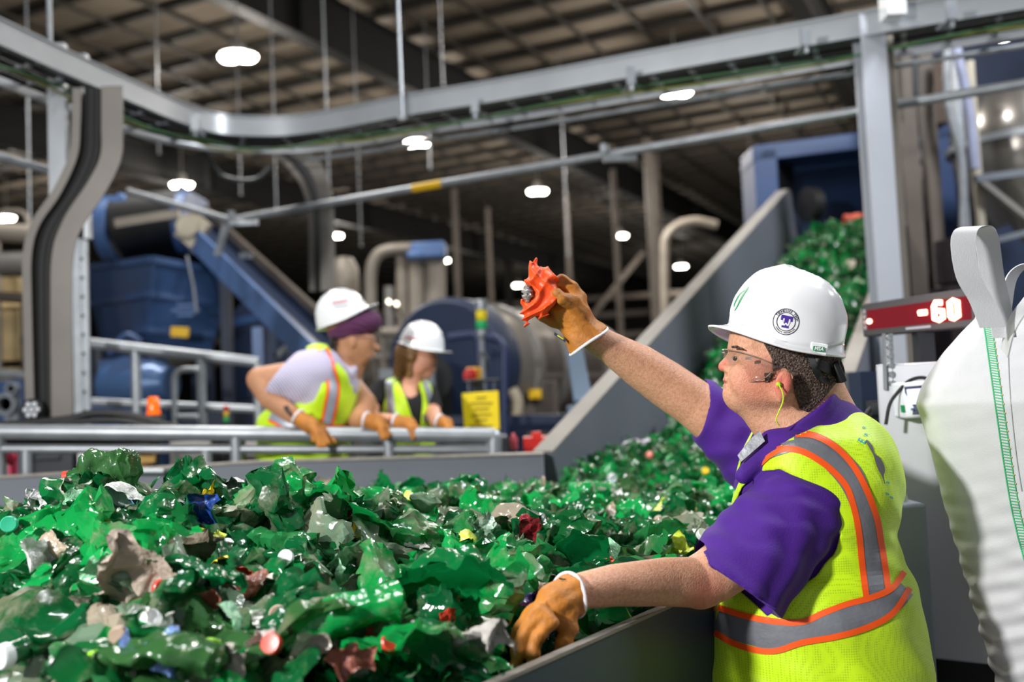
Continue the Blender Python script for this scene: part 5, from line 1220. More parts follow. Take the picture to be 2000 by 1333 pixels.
# lime strap, grey facing beyond the collar
m = MB(); m.ribbon([W((1488, 822, 2.22)), W((1470, 845, 2.2)), W((1452, 880, 2.14)), W((1440, 925, 2.06))], .05, .004, side=(.3, 1, 0)); m.build('front_strap', M_VESTF, vest)
m = MB(); m.prism([W((1441, 890, 2.0)), W((1447, 903, 1.99)), W((1494, 862, 1.985)), W((1484, 842, 1.99)), W((1466, 858, 1.995))], (0, .004, 0)); m.build('grey_facing', M_TAPE, vest)
# print on the back
M_TEAL = mat('teal_print', '1aa0b4', .6)
sh = []
for ch, x, y, s, r in (('E', 1683, 863, 21, -1.05), ('n', 1690, 850, 16, -1.1), ('e', 1686, 836, 12, -1.15)):
    v, f = text_mesh(ch, 1, .02); sh.append((xf2([(a * .7, b) for a, b in v], x, y, s, r), f))
for x, y in ((1732, 943), (1731, 965), (1739, 972)): v, f = text_mesh('o', 1, .05); sh.append((xf2([(a * .5, b) for a, b in v], x, y, 13, -1.2), f))
decal('back_print', sh, bv, M_TEAL, vest, .0015)
decal('back_emblem', [strip2([(1691, 861, 4), (1700, 874, 7), (1706, 888, 4), (1714, 900, 12), (1721, 918, 13), (1723, 930, 4), (1727, 946, 1.5)], 6, 2)], bv, mat('grey_print', '59595c', .6), vest, .0016)
# trousers and boots
trf = union([(off(hips, .002), 0), (cn((1560, 1340, 2.02), (1540, 1700, 2.05), 100, 74), .05), (cn((1640, 1340, 2.22), (1660, 1700, 2.25), 100, 74), .05), (cn((1540, 1700, 2.05), (1560, 1960, 2.1), 72, 58), .03), (cn((1660, 1700, 2.25), (1680, 1930, 2.3), 72, 58), .03)])
lo, hi = box_of([(1380, 1380, 2.5), (1860, 2040, 1.8), (1380, 2040, 2.5)], .1); zt = W((1600, 1420, 2.1)).z
soft(lambda p: np.maximum(trf(p), p[:, 2] - zt), lo, hi, .008, 'trousers', M_TROU, man)
for (x, y) in ((1560, 2.1), (1680, 2.3)):
    c = W((x, 1900, y)); g = union([(s_ell((c.x - .06, y + .02, .05), (.15, .055, .05)), 0), (s_ell((c.x - .01, y + .01, .1), (.06, .055, .12)), .03)])
    soft(lambda p: np.maximum(g(p), -p[:, 2]), (c.x - .3, y - .15, -.02), (c.x + .2, y + .2, .3), .008, 'work_boot', M_BLACK, man)
# hair
hairreg = poly2([(1486, 655), (1492, 672), (1507, 700), (1510, 726), (1481, 732), (1486, 748), (1506, 746), (1514, 722), (1532, 718), (1548, 734), (1552, 768), (1562, 800), (1578, 806), (1600, 788), (1616, 770), (1634, 748), (1650, 700), (1650, 655)], 2.0 / F)
hairf = lambda p: np.maximum(head(p) - .0035 - .0022 * np.sin(p[:, 0] * 900 + 30 * np.sin(p[:, 2] * 60)) * np.sin(p[:, 2] * 420 + 12 * np.sin(p[:, 0] * 90)), hairreg(p))
lo, hi = box_of([(1470, 650, 2.17), (1660, 810, 1.93)], .03)
soft(hairf, lo, hi, .0022, 'hair', M_HAIRD, man, relax=0)
for dd in (2.005,):
    m = MB(); m.tube([W((1430, 678, dd)), W((1440, 678, dd - .012)), W((1452, 683, dd - .016))], [.0025, .003, .001], 8); m.build('eyebrow', M_HAIRD, man)
m = MB(); m.lathe([(.0005, -.0015), (.004, -.001), (.0052, .0), (.004, .0012), (.0005, .0018)], W((1434.5, 700, 2.014)), (-1, -.55, .1), 14); m.build('iris', mat('iris_dark', '2b3a45', .2), man)
# hard hat
oh = (1538, 672); be_ = math.radians(13.5)
def uv_(x, y): dx, dy = x - oh[0], y - oh[1]; return dx * math.cos(be_) + dy * math.sin(be_), dx * math.sin(be_) - dy * math.cos(be_)
fr = [uv_(*q) for q in ((1428, 628), (1430, 606), (1445, 580), (1463, 556), (1486, 536), (1509, 526), (1528, 524))]; bk = [uv_(*q) for q in ((1642, 682), (1648, 650), (1647, 620), (1639, 592), (1626, 569), (1601, 547), (1565, 529), (1530, 524))]
vt = max(q[1] for q in fr + bk) + 1
lv = [-16, 5, 25, 45, 65, 85, 100, 112, 122, 130, vt]
fs_ = sorted([(v, u) for u, v in fr]); bs_ = sorted([(v, u) for u, v in bk]); um = (fs_[-1][1] + bs_[-1][1]) / 2
prof = [(v, np.interp(v, [q[0] for q in fs_] + [vt], [q[1] for q in fs_] + [um - 6]), np.interp(v, [q[0] for q in bs_] + [vt], [q[1] for q in bs_] + [um + 6])) for v in lv]
hat, HF = hard_hat('hard_hat', man, oh, 2.05, be_, prof, 100, 21, 18, visor=32, lip=7)
O_, X_, Y_, Z_, s_ = HF
bh_ = bvh_all([hat] + [c for c in hat.children if c.name.startswith('brim')])
M_STK = mat('sticker_white', 'f4f4f8', .3); M_INK = mat('sticker_ink', '2a2640', .4); M_INKP = mat('sticker_purple', '4b2a9a', .4); M_GRN = mat('label_green', '108a50', .35)
cx, cy = 1535, 629; rot = .2
disc = ([(cx, cy)] + [(cx + 26 * math.cos(k * math.pi / 16), cy + 26 * math.sin(k * math.pi / 16)) for k in range(32)], [(0, k + 1, (k + 1) % 32 + 1) for k in range(32)])
decal('sticker', [disc], bh_, M_STK, hat, .0006)
sh = [ring2(cx, cy, 25.2, 1.3), ring2(cx, cy, 18, 1.3)]
def arc_text(txt, r, a0, a1, size, top=True):
    for i, ch in enumerate(txt):
        if ch == ' ': continue
        a = a0 + (a1 - a0) * i / (len(txt) - 1); v, f = text_mesh(ch, 1, .02); sh.append((xf2(v, cx + r * math.cos(a), cy + r * math.sin(a), size, a + (math.pi / 2 if top else -math.pi / 2)), f))
arc_text('TENNESSEE TECH', 21.6, -2.45, -.15, 6.2)
arc_text('CHEMICAL ENGINEERING', 21.6, 2.65, .75, 3.4, False)
decal('sticker_lettering', sh, bh_, M_INK, hat, .0012)
T = [(-11, 12), (12, 12), (12, 3), (8, 3), (8, 6), (4, 6), (4, -8), (7, -8), (7, -12), (-6, -12), (-6, -8), (-3, -8), (-3, 6), (-7, 6), (-7, 3), (-11, 3)]
tq = [([xf2([p], cx, cy, 1, rot)[0] for p in q], [(0, 1, 2, 3)]) for q in ([(-11, 12), (12, 12), (12, 6), (-11, 6)], [(-11, 6), (-7, 6), (-7, 2), (-11, 2)], [(8, 6), (12, 6), (12, 2), (8, 2)], [(-3.5, 6), (4, 6), (4, -8), (-3.5, -8)], [(-7, -8), (7, -8), (7, -12), (-7, -12)])]
decal('sticker_letter', tq, bh_, M_INKP, hat, .0012)
eag = [strip2([(cx - 8, cy - 3, 1.5), (cx - 4, cy + 6, 3), (cx, cy + 3, 2), (cx + 3, cy + 7, 3), (cx + 8, cy - 1, 1.5)], 2, 2)]
decal('sticker_eagle', eag, bh_, M_STK, hat, .0018)
# clip lug, label, front badge, slots
def lug(px, py, sx, sy, sz, name, mt=M_WHITE):
    h = cast(bh_, px, py, 0); m = MB(); Mx = Matrix((X_, Y_, Z_)).transposed(); m.box(h, (sx, sy, sz), M=Mx); return m.build(name, mt, hat, bevel=.003)
lug(1598, 682, .036, .014, .024, 'strap_lug'); lug(1445, 642, .034, .010, .020, 'accessory_slot'); lug(1523, 670, .030, .006, .012, 'accessory_slot')
q = [xf2([p], 1598, 682, 1, .12)[0] for p in ((-11, 4.6), (11, 4.6), (11, -4.6), (-11, -4.6))]
lb = bvh_of([o for o in hat.children if o.name.startswith('strap_lug')][0])
decal('maker_label', [(q, [(0, 1, 2, 3)])], lb, M_GRN, hat, .0038)
v, f = text_mesh('MSA', 1, .03, .15); decal('maker_label_lettering', [(xf2(v, 1598, 682, 9.5, .12), f)], lb, M_STK, hat, .0044)
sh = [strip2([(1462, 562, 3), (1450, 580, 3.5), (1440, 600, 2), (1435, 608, 1)], 3, 2), strip2([(1463, 560, 1.5), (1446, 575, 2), (1436, 592, 2), (1434, 600, 1)], 2, 2)]
decal('front_sticker', sh, bh_, M_GRN, hat, .001)
# suspension band at the nape
m = MB(); pts = [W(q) for q in ((1588, 706, 1.965), (1600, 712, 1.962), (1620, 722, 1.985), (1634, 728, 2.03), (1634, 728, 2.09), (1618, 722, 2.13))]
m.ribbon(smooth_path(pts, 6), .004, .022); m.ribbon(smooth_path([W(q) for q in ((1582, 694, 1.965), (1595, 725, 1.962), (1605, 742, 1.97), (1628, 745, 2.02))], 6), .004, .012); m.build('suspension_band', M_BLACK, hat)
m = MB(); m.box(W((1630, 728, 2.02)), (.014, .07, .045), M=Matrix.Rotation(-.35, 3, 'Y')); m.lathe([(.004, 0), (.017, .002), (.018, .012), (.004, .014)], W((1634, 722, 2.03)), (1, -.1, .2), 16); m.build('ratchet_knob', M_BLACK, hat, bevel=.003)
# safety glasses
c0 = W((1482, 704, 2.05)); vs = []; nt = 40; rims = [[], []]
for i in range(nt + 1):
    th = math.radians(-118 + 236 * i / nt); ct, st_ = math.cos(th), math.sin(th)
    x = -.072 * max(ct, -.2) if ct > 0 else .03 * -ct; y = -.083 * st_
    f = max(0, ct) ** .8; top = .008 + .022 * f; bot = -.012 - .034 * max(0, ct) ** .6
    for k in range(6):
        t = k / 5; z = bot + (top - bot) * t; off_ = -.010 * (1 - (t - .5) ** 2 * 4) * 0
        vs.append(c0 + Vector((x + z * -.05 - .008 * (1 - t) * -f, y, z - x * 0 - .16 * (x + .072) - (.004))))
    rims[0].append(vs[-6]); rims[1].append(vs[-1])
me = bpy.data.meshes.new('lens'); me.from_pydata([tuple(v) for v in vs], [], [(i * 6 + k, i * 6 + k + 1, i * 6 + 7 + k, i * 6 + 6 + k) for i in range(nt) for k in range(5)]); me.update()
gl = link('safety_glasses', me, M_CLEAR, man); so = gl.modifiers.new('t', 'SOLIDIFY'); so.thickness = .002
m = MB(); m.tube(rims[0], .0011, 6); m.tube(rims[1], .0011, 6); m.build('lens_rim', mat('clear_rim', 'a58f86', .12, 0, .3, 60, spec=1), gl)
m = MB(); m.ribbon([W((1470, 706, 1.966)), W((1500, 714, 1.963)), W((1530, 720, 1.956)), W((1548, 730, 1.955))], .0022, .0045); m.build('temple_arm', M_CLEAR, gl)
m = MB(); m.box(W((1462, 700, 1.967)), (.012, .003, .006)); m.build('hinge', mat('clear_rim', 'cfc6c0'), gl)
# ear plug on a cord
m = MB(); m.lathe([(.003, 0), (.0055, .002), (.005, .009), (.002, .013)], W((1520, 751, 1.955)), (-.1, -1, -.05), 14); m.build('ear_plug', mat('lime_foam', 'b9e02c', .5), man)
m = MB(); m.tube(smooth_path([W(q) for q in ((1522, 753, 1.943), (1529, 768, 1.94), (1529, 785, 1.945), (1521, 805, 1.95), (1516, 818, 1.955), (1518, 826, 1.96), (1522, 832, 1.965))]), .0014, 8); m.build('ear_plug_cord', mat('lime_cord', 'cdf03a', .4), man)

# gloves ---------------------------------------------------------
def glove(fn, lo, hi, ring, rr, axis, label_cuff=True, h=.0022):
    g = soft(fn, lo, hi, h, 'leather_glove', M_GLOVE, man); m = MB(); q = Vector((0, 0, 1)).rotation_difference(Vector(axis)).to_matrix()
    m.tube([ring + q @ Vector((rr * math.cos(a), rr * math.sin(a) * 1.0, .004 * math.sin(2 * a))) for a in np.linspace(0, 2 * math.pi, 40)], .0034, 8, cap=False); m.build('cuff_binding', M_TRIM, g); return g
crs = lambda p: wave(p, (.6, .2, .7), 190, .0012, 3) + wave(p, (.7, -.3, -.6), 240, .0009, 1)
a0, a1_ = (1112, 615, 2.235), (1148, 665, 2.25)
cuff = cn((1122, 628, 2.24), a1_, 32, 45); ca = W(a1_) - W((1119, 625, 2.24))
cuff = inter(cuff, s_half(W(a1_), ca)); cuff = cut(cuff, cn((1136, 648, 2.245), (1162, 684, 2.25), 31, 43.5))
rf = union([(el(1112, 604, 2.235, 38, 34, 30, 40), 0), (cn((1112, 606, 2.235), (1128, 632, 2.24), 33, 31), .015), (cuff, .008),
            (pth([(1132, 612, 2.215, 19), (1118, 592, 2.195, 17), (1098, 583, 2.175, 14), (1089, 573, 2.170, 11)]), .006),
            (pth([(1128, 588, 2.225, 20), (1114, 563, 2.22, 15.5), (1096, 549, 2.215, 13), (1084, 552, 2.21, 11), (1076, 566, 2.205, 10)]), .006),
            (pth([(1118, 585, 2.25, 19), (1100, 560, 2.265, 14.5), (1080, 560, 2.265, 12.5), (1068, 575, 2.25, 11)]), .006),
            (pth([(1105, 612, 2.255, 17), (1084, 606, 2.262, 14), (1066, 602, 2.255, 12), (1054, 598, 2.24, 10.5)]), .005),
            (pth([(1098, 628, 2.245, 15), (1078, 627, 2.248, 12), (1062, 620, 2.238, 10.5), (1054, 612, 2.228, 9.5)]), .005)])
lo, hi = box_of([(1050, 535, 2.16), (1190, 700, 2.30)], .02)
glove(lambda p: rf(p) + crs(p), lo, hi, W(a1_), pm(44.5, 2.25), ca).name = 'leather_glove'
m = MB(); m.prism([W((1083, 649, 2.213)), W((1106, 664, 2.213)), W((1104, 669, 2.213)), W((1082, 654, 2.213))], (0, .003, 0)); gtag = m.build('glove_tag', mat('tag_navy', '30324a', .5), man)
m = MB(); m.prism([W((1089, 654, 2.2125)), W((1101, 662, 2.2125)), W((1100, 664, 2.2125)), W((1088, 656.5, 2.2125))], (0, .001, 0)); m.build('tag_print', mat('tag_yellow', 'd8d020', .5), gtag)
a1_ = (1122, 1162, 1.735); ca = W((1128, 1164, 1.74)) - W((1088, 1180, 1.705))
cuff = cn((1085, 1178, 1.705), a1_, 36, 45); cuff = inter(cuff, s_half(W((1114, 1164, 1.73)), ca)); cuff = cut(cuff, cn((1106, 1166, 1.725), (1140, 1156, 1.75), 35, 44))
rf2 = union([(el(1080, 1190, 1.70, 40, 34, 34, -48), 0), (cn((1098, 1172, 1.71), (1060, 1205, 1.69), 33, 30), .015), (cuff, .008),
             (pth([(1056, 1200, 1.665, 21), (1032, 1226, 1.65, 17), (1018, 1256, 1.64, 15), (1008, 1292, 1.635, 13), (1004, 1312, 1.635, 11)]), .006),
             (pth([(1072, 1216, 1.655, 18), (1053, 1240, 1.64, 14.5), (1043, 1268, 1.635, 13), (1037, 1300, 1.635, 11.5)]), .005),
             (pth([(1046, 1196, 1.70, 19), (1020, 1222, 1.70, 15.5), (1008, 1252, 1.695, 13.5), (1010, 1290, 1.69, 12)]), .006),
             (pth([(1056, 1190, 1.735, 17), (1034, 1216, 1.745, 14), (1026, 1246, 1.74, 12), (1028, 1280, 1.735, 11)]), .006),
             (pth([(1106, 1200, 1.70, 24), (1110, 1222, 1.69, 20), (1104, 1250, 1.68, 18), (1096, 1282, 1.675, 15)]), .008)])
lo, hi = box_of([(985, 1110, 1.78), (1170, 1325, 1.60)], .03)
glove(lambda p: rf2(p) + crs(p), lo, hi, W((1114, 1164, 1.73)), pm(43, 1.73), ca)

# the orange rag and the clear wad in the raised hand ----------------------
rp = poly2([(1047, 499), (1055, 520), (1071, 521), (1086, 543), (1092, 560), (1104, 577), (1090, 574), (1084, 598), (1072, 616), (1048, 622), (1026, 637), (1016, 612), (1020, 588), (1034, 575), (1027, 545), (1034, 505), (1041, 515)], 2.2 / F)
def ragf(p):
    y = (p[:, 1] - 2.195); s1 = np.abs(np.sin(95 * (p[:, 0] * .85 - p[:, 2] * .5) + 4 * np.sin(38 * p[:, 2]))); s2 = np.abs(np.sin(70 * (p[:, 0] * .5 + p[:, 2] * .85) + 3 * np.sin(45 * p[:, 0]) + 1))
    d = np.maximum(rp(p) - .002, 0) ; sl = np.abs(y) - .030
    a = -smin(-(rp(p)), -sl, .02)
    return a + .007 * s1 + .0055 * s2 - .006
lo, hi = box_of([(1005, 490, 2.15), (1112, 645, 2.24)], .01)
me = keep_main(sdf_mesh(ragf, lo, hi, .0018, 'orange_rag'))
rag = link('orange_rag', me, mat('orange_cloth', 'f4541f', .45, 0, .08, 30, bump=.2, bscale=90, spec=.5)); tag(rag, 'crumpled bright orange rag held up in the raised leather glove', 'rag')
wf = lambda p: s_ell(W((1030, 573, 2.17)), (.014, .016, .022))(p) + .006 * np.abs(np.sin(p[:, 0] * 300 + 8 * np.sin(p[:, 2] * 150))) * np.abs(np.sin(p[:, 2] * 260))
lo, hi = box_of([(1010, 545, 2.14), (1052, 600, 2.2)], .01)
wad = link('plastic_wad', sdf_mesh(wf, lo, hi, .0016, 'wad'), mat('clear_wad', 'a9a5a2', .15, .3, .3, 60, spec=1)); tag(wad, 'shiny crumpled clear plastic wad poking from the orange rag', 'plastic wad')
# ---------------------------------------------------------------- the worker in the maroon turban
Z0 = 4.62
tm = empty('person', (W((600, 850, Z0)).x, Z0, 0), 'person in a white hard hat over a maroon turban leaning on the handrail', 'person')
M_SKB = skin_mat('brown_skin', 'c08c6a', 'aa7655')
hd = union([(el(682, 632, Z0, 46, 44, 36), 0), (el(706, 672, Z0, 27, 34, 29, 0), .03), (el(716, 695, Z0, 13, 13, 14), .02), (cn((728, 672, Z0), (738, 680, Z0), 4, 5), .01), (el(729, 693, Z0, 6, 5, 9), .008), (el(727, 662, Z0, 6, 5, 18), .01),
            (cn((690, 672, Z0 - .06), (712, 696, Z0 - .03), 12, 9), .02), (el(688, 668, Z0 - .088, 8, 13, 4), .006), (cn((680, 690, Z0), (655, 735, Z0), 27, 38), .03), (cn((705, 702, Z0), (672, 740, Z0), 14, 30), .02)])
arm = pth([(618, 738, 4.50, 34), (560, 738, 4.47, 30), (507, 742, 4.46, 25), (530, 778, 4.43, 24), (575, 815, 4.40, 16), (598, 826, 4.38, 13)])
arm2 = pth([(680, 760, 4.80, 30), (712, 790, 4.70, 24), (700, 822, 4.55, 19), (735, 826, 4.42, 14)])
tor = union([(el(630, 770, 4.63, 62, 88, 88, 12), 0), (el(592, 850, 4.63, 84, 76, 86, 10), .08), (cn((625, 715, 4.54), (655, 720, 4.78), 34, 34), .06), (el(590, 930, 4.63, 92, 80, 84), .06)])
bd = union([(hd, 0), (off(tor, -.02), .02), (arm, .02), (arm2, .02), (cn((570, 960, 4.58), (570, 1350, 4.6), 42, 26), .03), (cn((620, 960, 4.72), (620, 1340, 4.75), 42, 26), .03)])
lo, hi = box_of([(470, 560, 4.4), (770, 1400, 4.85), (470, 1400, 4.85)], .1)
soft(bd, lo, hi, .006, 'body', M_SKB, tm)
sl = cn((620, 732, 4.51), (520, 752, 4.465), 46, 40)
sc, sd = W((524, 752, 4.46)), W((500, 752, 4.46)) - W((524, 752, 4.46)); hem = s_half(sc, W((500, 728, 4.46)) - W((524, 756, 4.46)))
slv = inter(union([(cn((618, 728, 4.51), (545, 742, 4.47), 48, 46), 0), (el(590, 760, 4.49, 42, 36, 40), .04)]), s_half(W((533, 752, 4.46)), W((505, 732, 4.46)) - W((533, 752, 4.46))))
coll = inter(cn((668, 705, 4.62), (655, 745, 4.62), 36, 48), s_half(W((668, 705, 4.62)), W((690, 672, 4.62)) - W((668, 705, 4.62)))); lap = el(686, 732, 4.57, 9, 20, 12, 30)
M_STR = mat('striped_shirt', 'cfc8de', .7, 0, .03, 20)
N = M_STR.node_tree.nodes; L = M_STR.node_tree.links; b = N['Principled BSDF']; tc = N.new('ShaderNodeTexCoord'); wv = N.new('ShaderNodeTexWave'); wv.inputs['Scale'].default_value = 38; wv.bands_direction = 'DIAGONAL'; L.new(tc.outputs['Object'], wv.inputs['Vector'])
x = N.new('ShaderNodeMix'); x.data_type = 'RGBA'; L.new(wv.outputs['Fac'], x.inputs[0]); x.inputs[6].default_value = (*lin('8f83b4'), 1); x.inputs[7].default_value = (*lin('e4e0ee'), 1); L.new(x.outputs[2], b.inputs['Base Color'])
lo, hi = box_of([(500, 660, 4.4), (730, 960, 4.9), (500, 960, 4.9)], .05)
soft(union([(tor, 0), (slv, .02), (coll, .01), (lap, .01)]), lo, hi, .006, 'striped_polo', M_STR, tm)
ah = inter(poly2([(600, 680), (622, 690), (632, 720), (628, 762), (612, 782), (595, 787), (560, 775), (520, 760), (500, 700), (560, 660)], Z0 / F), nearer(4.62)); nk = poly2([(641, 674), (655, 700), (672, 724), (684, 752), (700, 756), (760, 700), (720, 640), (640, 640)], Z0 / F)
vb = lambda p: np.maximum(cut(cut(union([(off(tor, .014), 0)]), ah, .005), nk, .005)(p) + wave(p, (.6, .1, .8), 45, .006, 1), W((560, 1000, 4.6)).z - p[:, 2])
tv = soft(vb, lo - np.array([.1, 0, .3]), hi + .05, .006, 'safety_vest', M_VESTF, tm); bv2 = bvh_of(tv)
decal('reflective_tape', [strip2([(629, 684, 12), (642, 715, 14), (649, 755, 17), (645, 795, 18), (637, 828, 18)], 16, 4), strip2([(528, 814, 14), (560, 830, 15), (600, 842, 14), (640, 842, 14), (690, 838, 14)], 14, 4)], bv2, M_TAPEL, tv, .004)
decal('orange_edging', [strip2(q, 5, 2) for q in ([(622, 686), (634, 715), (640, 755), (634, 795), (627, 828)], [(637, 682), (650, 715), (660, 755), (656, 795), (648, 830)], [(526, 822), (560, 838), (600, 851), (640, 851), (690, 847)], [(600, 834), (640, 833), (692, 829)])], bv2, M_ORNG, tv, .006)
# turban wound under the hat
tb = union([(el(696, 638, Z0, 50, 30, 41, -17), 0), (el(722, 630, Z0, 22, 20, 28, -17), .02), (el(666, 650, Z0, 26, 17, 36, -10), .02)])
lo, hi = box_of([(635, 590, 4.5), (750, 675, 4.75)], .04)
soft(lambda p: tb(p) + .0022 * np.sin(p @ np.array([.3, 0, .95]) * 260 + 6 * np.sin(p[:, 0] * 20)), lo, hi, .004, 'turban', mat('maroon_cloth', '54204c', .8, 0, .08, 20, sheen=.1), tm)
brd = union([(el(714, 698, Z0, 16, 12, 19), 0), (el(727, 689, Z0, 6, 3, 12), .01)]); lo, hi = box_of([(680, 670, 4.5), (740, 715, 4.7)], .03)
soft(lambda p: brd(p) + .0015 * np.sin(p[:, 0] * 500) * np.sin(p[:, 2] * 500), lo, hi, .004, 'grey_beard', mat('grey_beard_hair', '8d847c', .7, 0, .2, 200), tm)
m = MB(); m.tube([W((733, 656, 4.59)), W((738, 662, 4.57)), W((733, 668, 4.57)), W((727, 662, 4.57)), W((733, 656, 4.57))], .0018, 6); m.tube([W((728, 660, 4.57)), W((692, 660, 4.53))], .0015, 6); m.build('glasses', M_BLACK, tm)
m = MB(); m.tube(smooth_path([W((650, 660, 4.55)), W((648, 680, 4.55)), W((660, 700, 4.56))]), .012, 8); m.build('hat_strap', M_BLACK, tm)
def oval(a, n=9): return [(a * k / (n - 1)) for k in range(n)]
prof2 = [(-10, -54, 54), (10, -53, 53), (30, -46, 48), (45, -36, 38), (55, -22, 24), (60, -6, 6)]
ht, _ = hard_hat('hard_hat', tm, (671, 624), Z0, math.radians(-18), prof2, 44, 7, 0, flip=-1, visor=16, ridge=.35, lip=4)
bh2 = bvh_of(ht); decal('hat_print', [strip2([(649, 592), (664, 590), (679, 587)], 5, 2)], bh2, mat('pale_red_print', 'c98a90', .5), ht, .002)
decal('hat_underline', [strip2([(650, 600), (680, 596)], 3, 1)], bh2, mat('pale_grey_print', 'b9b9c2', .5), ht, .002)
# glove shapes reused for the hands on the rail
def hand(parent, wrist, palm, tips, d, r=12, cuff=True, name='leather_glove'):
    fn = [(cn((*wrist, d + .02), (*palm, d), r * 1.05, r * 1.25), 0)]
    for k, (x, y, dd) in enumerate(tips):
        mx_, my_ = (palm[0] + x) / 2 + (x - palm[0]) * .12, (palm[1] * .62 + y * .38) - 2
        fn.append((pth([(palm[0] + (k - 1.5) * 3, palm[1], d + dd * .5, r * .5), (mx_, my_, d + dd, r * .43), (x, y, d + dd - .01, r * .36)]), .008))
    f = union(fn); lo, hi = box_of([(min(wrist[0], palm[0], *[t[0] for t in tips]) - 12, min(wrist[1], palm[1]) - 20, d - .06), (max(wrist[0], palm[0], *[t[0] for t in tips]) + 12, max([t[1] for t in tips] + [palm[1]]) + 14, d + .1)], .03)
    g = soft(f, lo, hi, .004, name, M_GLOVE, parent)
    if cuff:
        m = MB(); c = W((*wrist, d + .02)); ax_ = (W((*palm, d)) - c).normalized(); q = Vector((0, 0, 1)).rotation_difference(ax_).to_matrix(); rr = pm(r * 1.15, d)
        m.tube([c + q @ Vector((rr * math.cos(a), rr * math.sin(a), 0)) for a in np.linspace(0, 2 * math.pi, 24)], .006, 6, cap=False); m.build('cuff_binding', M_TRIM, g)
    return g
hand(tm, (582, 816), (607, 832), [(613, 860, -.03), (624, 872, -.045), (633, 872, -.03), (641, 866, -.01), (652, 864, .03)], 4.33, 14)
hand(tm, (716, 822), (738, 826), [(742, 845, -.03), (748, 856, -.045), (754, 856, -.03), (760, 850, -.01), (762, 842, .03)], 4.36, 14)
zt2 = W((600, 930, 4.6)).z
def legs(parent, hp, l1, l2, d1, d2, top, dk=M_TROU):
    f = union([(el(hp[0], hp[1], (d1 + d2) / 2, 88, 60, 80), 0), (s_cone(W((*l1, d1)), (W((*l1, d1)).x, d1, .08), .11, .07), .05), (s_cone(W((*l2, d2)), (W((*l2, d2)).x, d2, .08), .11, .07), .05)])
    lo = np.array([min(W((*l1, d1)).x, W((*l2, d2)).x) - .3, min(d1, d2) - .25, .04]); hi = np.array([max(W((*l1, d1)).x, W((*l2, d2)).x) + .3, max(d1, d2) + .25, top + .05])
    soft(lambda p: np.maximum(f(p), p[:, 2] - top), lo, hi, .012, 'trousers', dk, parent)
    for l, d in ((l1, d1), (l2, d2)):
        c = W((*l, d)); g = union([(s_ell((c.x + .06, d - .04, .05), (.14, .06, .05)), 0), (s_ell((c.x, d, .1), (.06, .06, .12)), .03)])
        soft(lambda p: np.maximum(g(p), -p[:, 2]), (c.x - .2, d - .15, -.02), (c.x + .3, d + .15, .3), .012, 'work_boot', M_BLACK, parent)
legs(tm, (590, 960), (570, 980), (620, 980), 4.58, 4.72, zt2)
m = MB(); m.tube([W((568, 806, 4.36)) + Vector((.042 * math.cos(a) * .5, .04 * math.sin(a), .042 * math.cos(a) * -.6)) for a in np.linspace(0, 6.28, 16)], .008, 6, cap=False); m.build('wrist_watch', M_BLACK, tm)

# ---------------------------------------------------------------- the woman beside
Y0 = 4.95
wm = empty('person', (W((795, 850, Y0)).x, Y0, 0), 'smiling person in a white hard hat, black shirt and lime vest leaning on the handrail', 'person')
M_SKW = skin_mat('light_skin', 'd89f85', 'c98b72')
hd = union([(el(816, 672, Y0, 35, 38, 32, 12), 0), (el(829, 705, Y0, 23, 30, 26, 12), .02), (el(835, 730, Y0, 10, 10, 12), .015), (cn((845, 697, Y0), (849, 710, Y0), 3.5, 4.5), .008), (el(846, 722, Y0, 6, 4, 10), .006), (el(818, 716, Y0 - .05, 14, 14, 8), .012),
            (cn((815, 715, Y0), (798, 760, Y0), 19, 22), .02)])
hd = cut(hd, el(840, 720, Y0 - .055, 7, 1.6, 6, -12), .003)
tor = union([(el(795, 800, 4.98, 44, 62, 62, 4), 0), (el(800, 868, 4.98, 42, 60, 58), .06), (cn((760, 768, 4.96), (825, 768, 5.02), 19, 19), .05), (el(800, 930, 4.98, 50, 50, 62), .05)])
a1w = pth([(742, 768, 4.95, 20), (722, 795, 4.88, 19), (722, 822, 4.72, 16), (765, 822, 4.52, 13), (785, 828, 4.46, 11)])
a2w = pth([(838, 775, 5.02, 17), (846, 805, 4.92, 15), (852, 826, 4.68, 12), (860, 826, 4.5, 10)])
bd = union([(hd, 0), (off(tor, -.015), .02), (a1w, .02), (a2w, .02), (cn((780, 960, 4.95), (780, 1300, 4.95), 34, 22), .03), (cn((820, 960, 5.05), (820, 1290, 5.05), 34, 22), .03)])
lo, hi = box_of([(690, 620, 4.4), (890, 1320, 5.15), (690, 1320, 5.15)], .1)
soft(bd, lo, hi, .006, 'body', M_SKW, wm)
slw = inter(pth([(748, 764, 4.95, 24), (722, 795, 4.89, 25)]), s_half(W((720, 792, 4.9)), W((712, 812, 4.87)) - W((720, 792, 4.9))))
slw2 = inter(pth([(836, 770, 5.02, 20), (846, 805, 4.94, 20)]), s_half(W((846, 800, 4.94)), W((848, 822, 4.9)) - W((846, 800, 4.94))))
lo, hi = box_of([(690, 735, 4.8), (880, 960, 5.2), (690, 960, 5.2)], .06)
scoop = inter(el(803, 750, 4.90, 19, 30, 50, 8), nearer(4.99))
soft(cut(union([(tor, 0), (slw, .02), (slw2, .02)]), scoop, .01), lo, hi, .006, 'black_shirt', mat('black_shirt', '141518', .85, 0, .1, 20), wm)
ahw = inter(poly2([(738, 742), (746, 760), (748, 790), (745, 815), (700, 830), (690, 760)], Y0 / F), nearer(5.0)); nkw = poly2([(775, 735), (786, 768), (800, 800), (812, 830), (822, 835), (826, 800), (822, 768), (818, 735)], Y0 / F)
ahw2 = poly2([(848, 760), (852, 790), (850, 815), (880, 820), (890, 750)], Y0 / F)
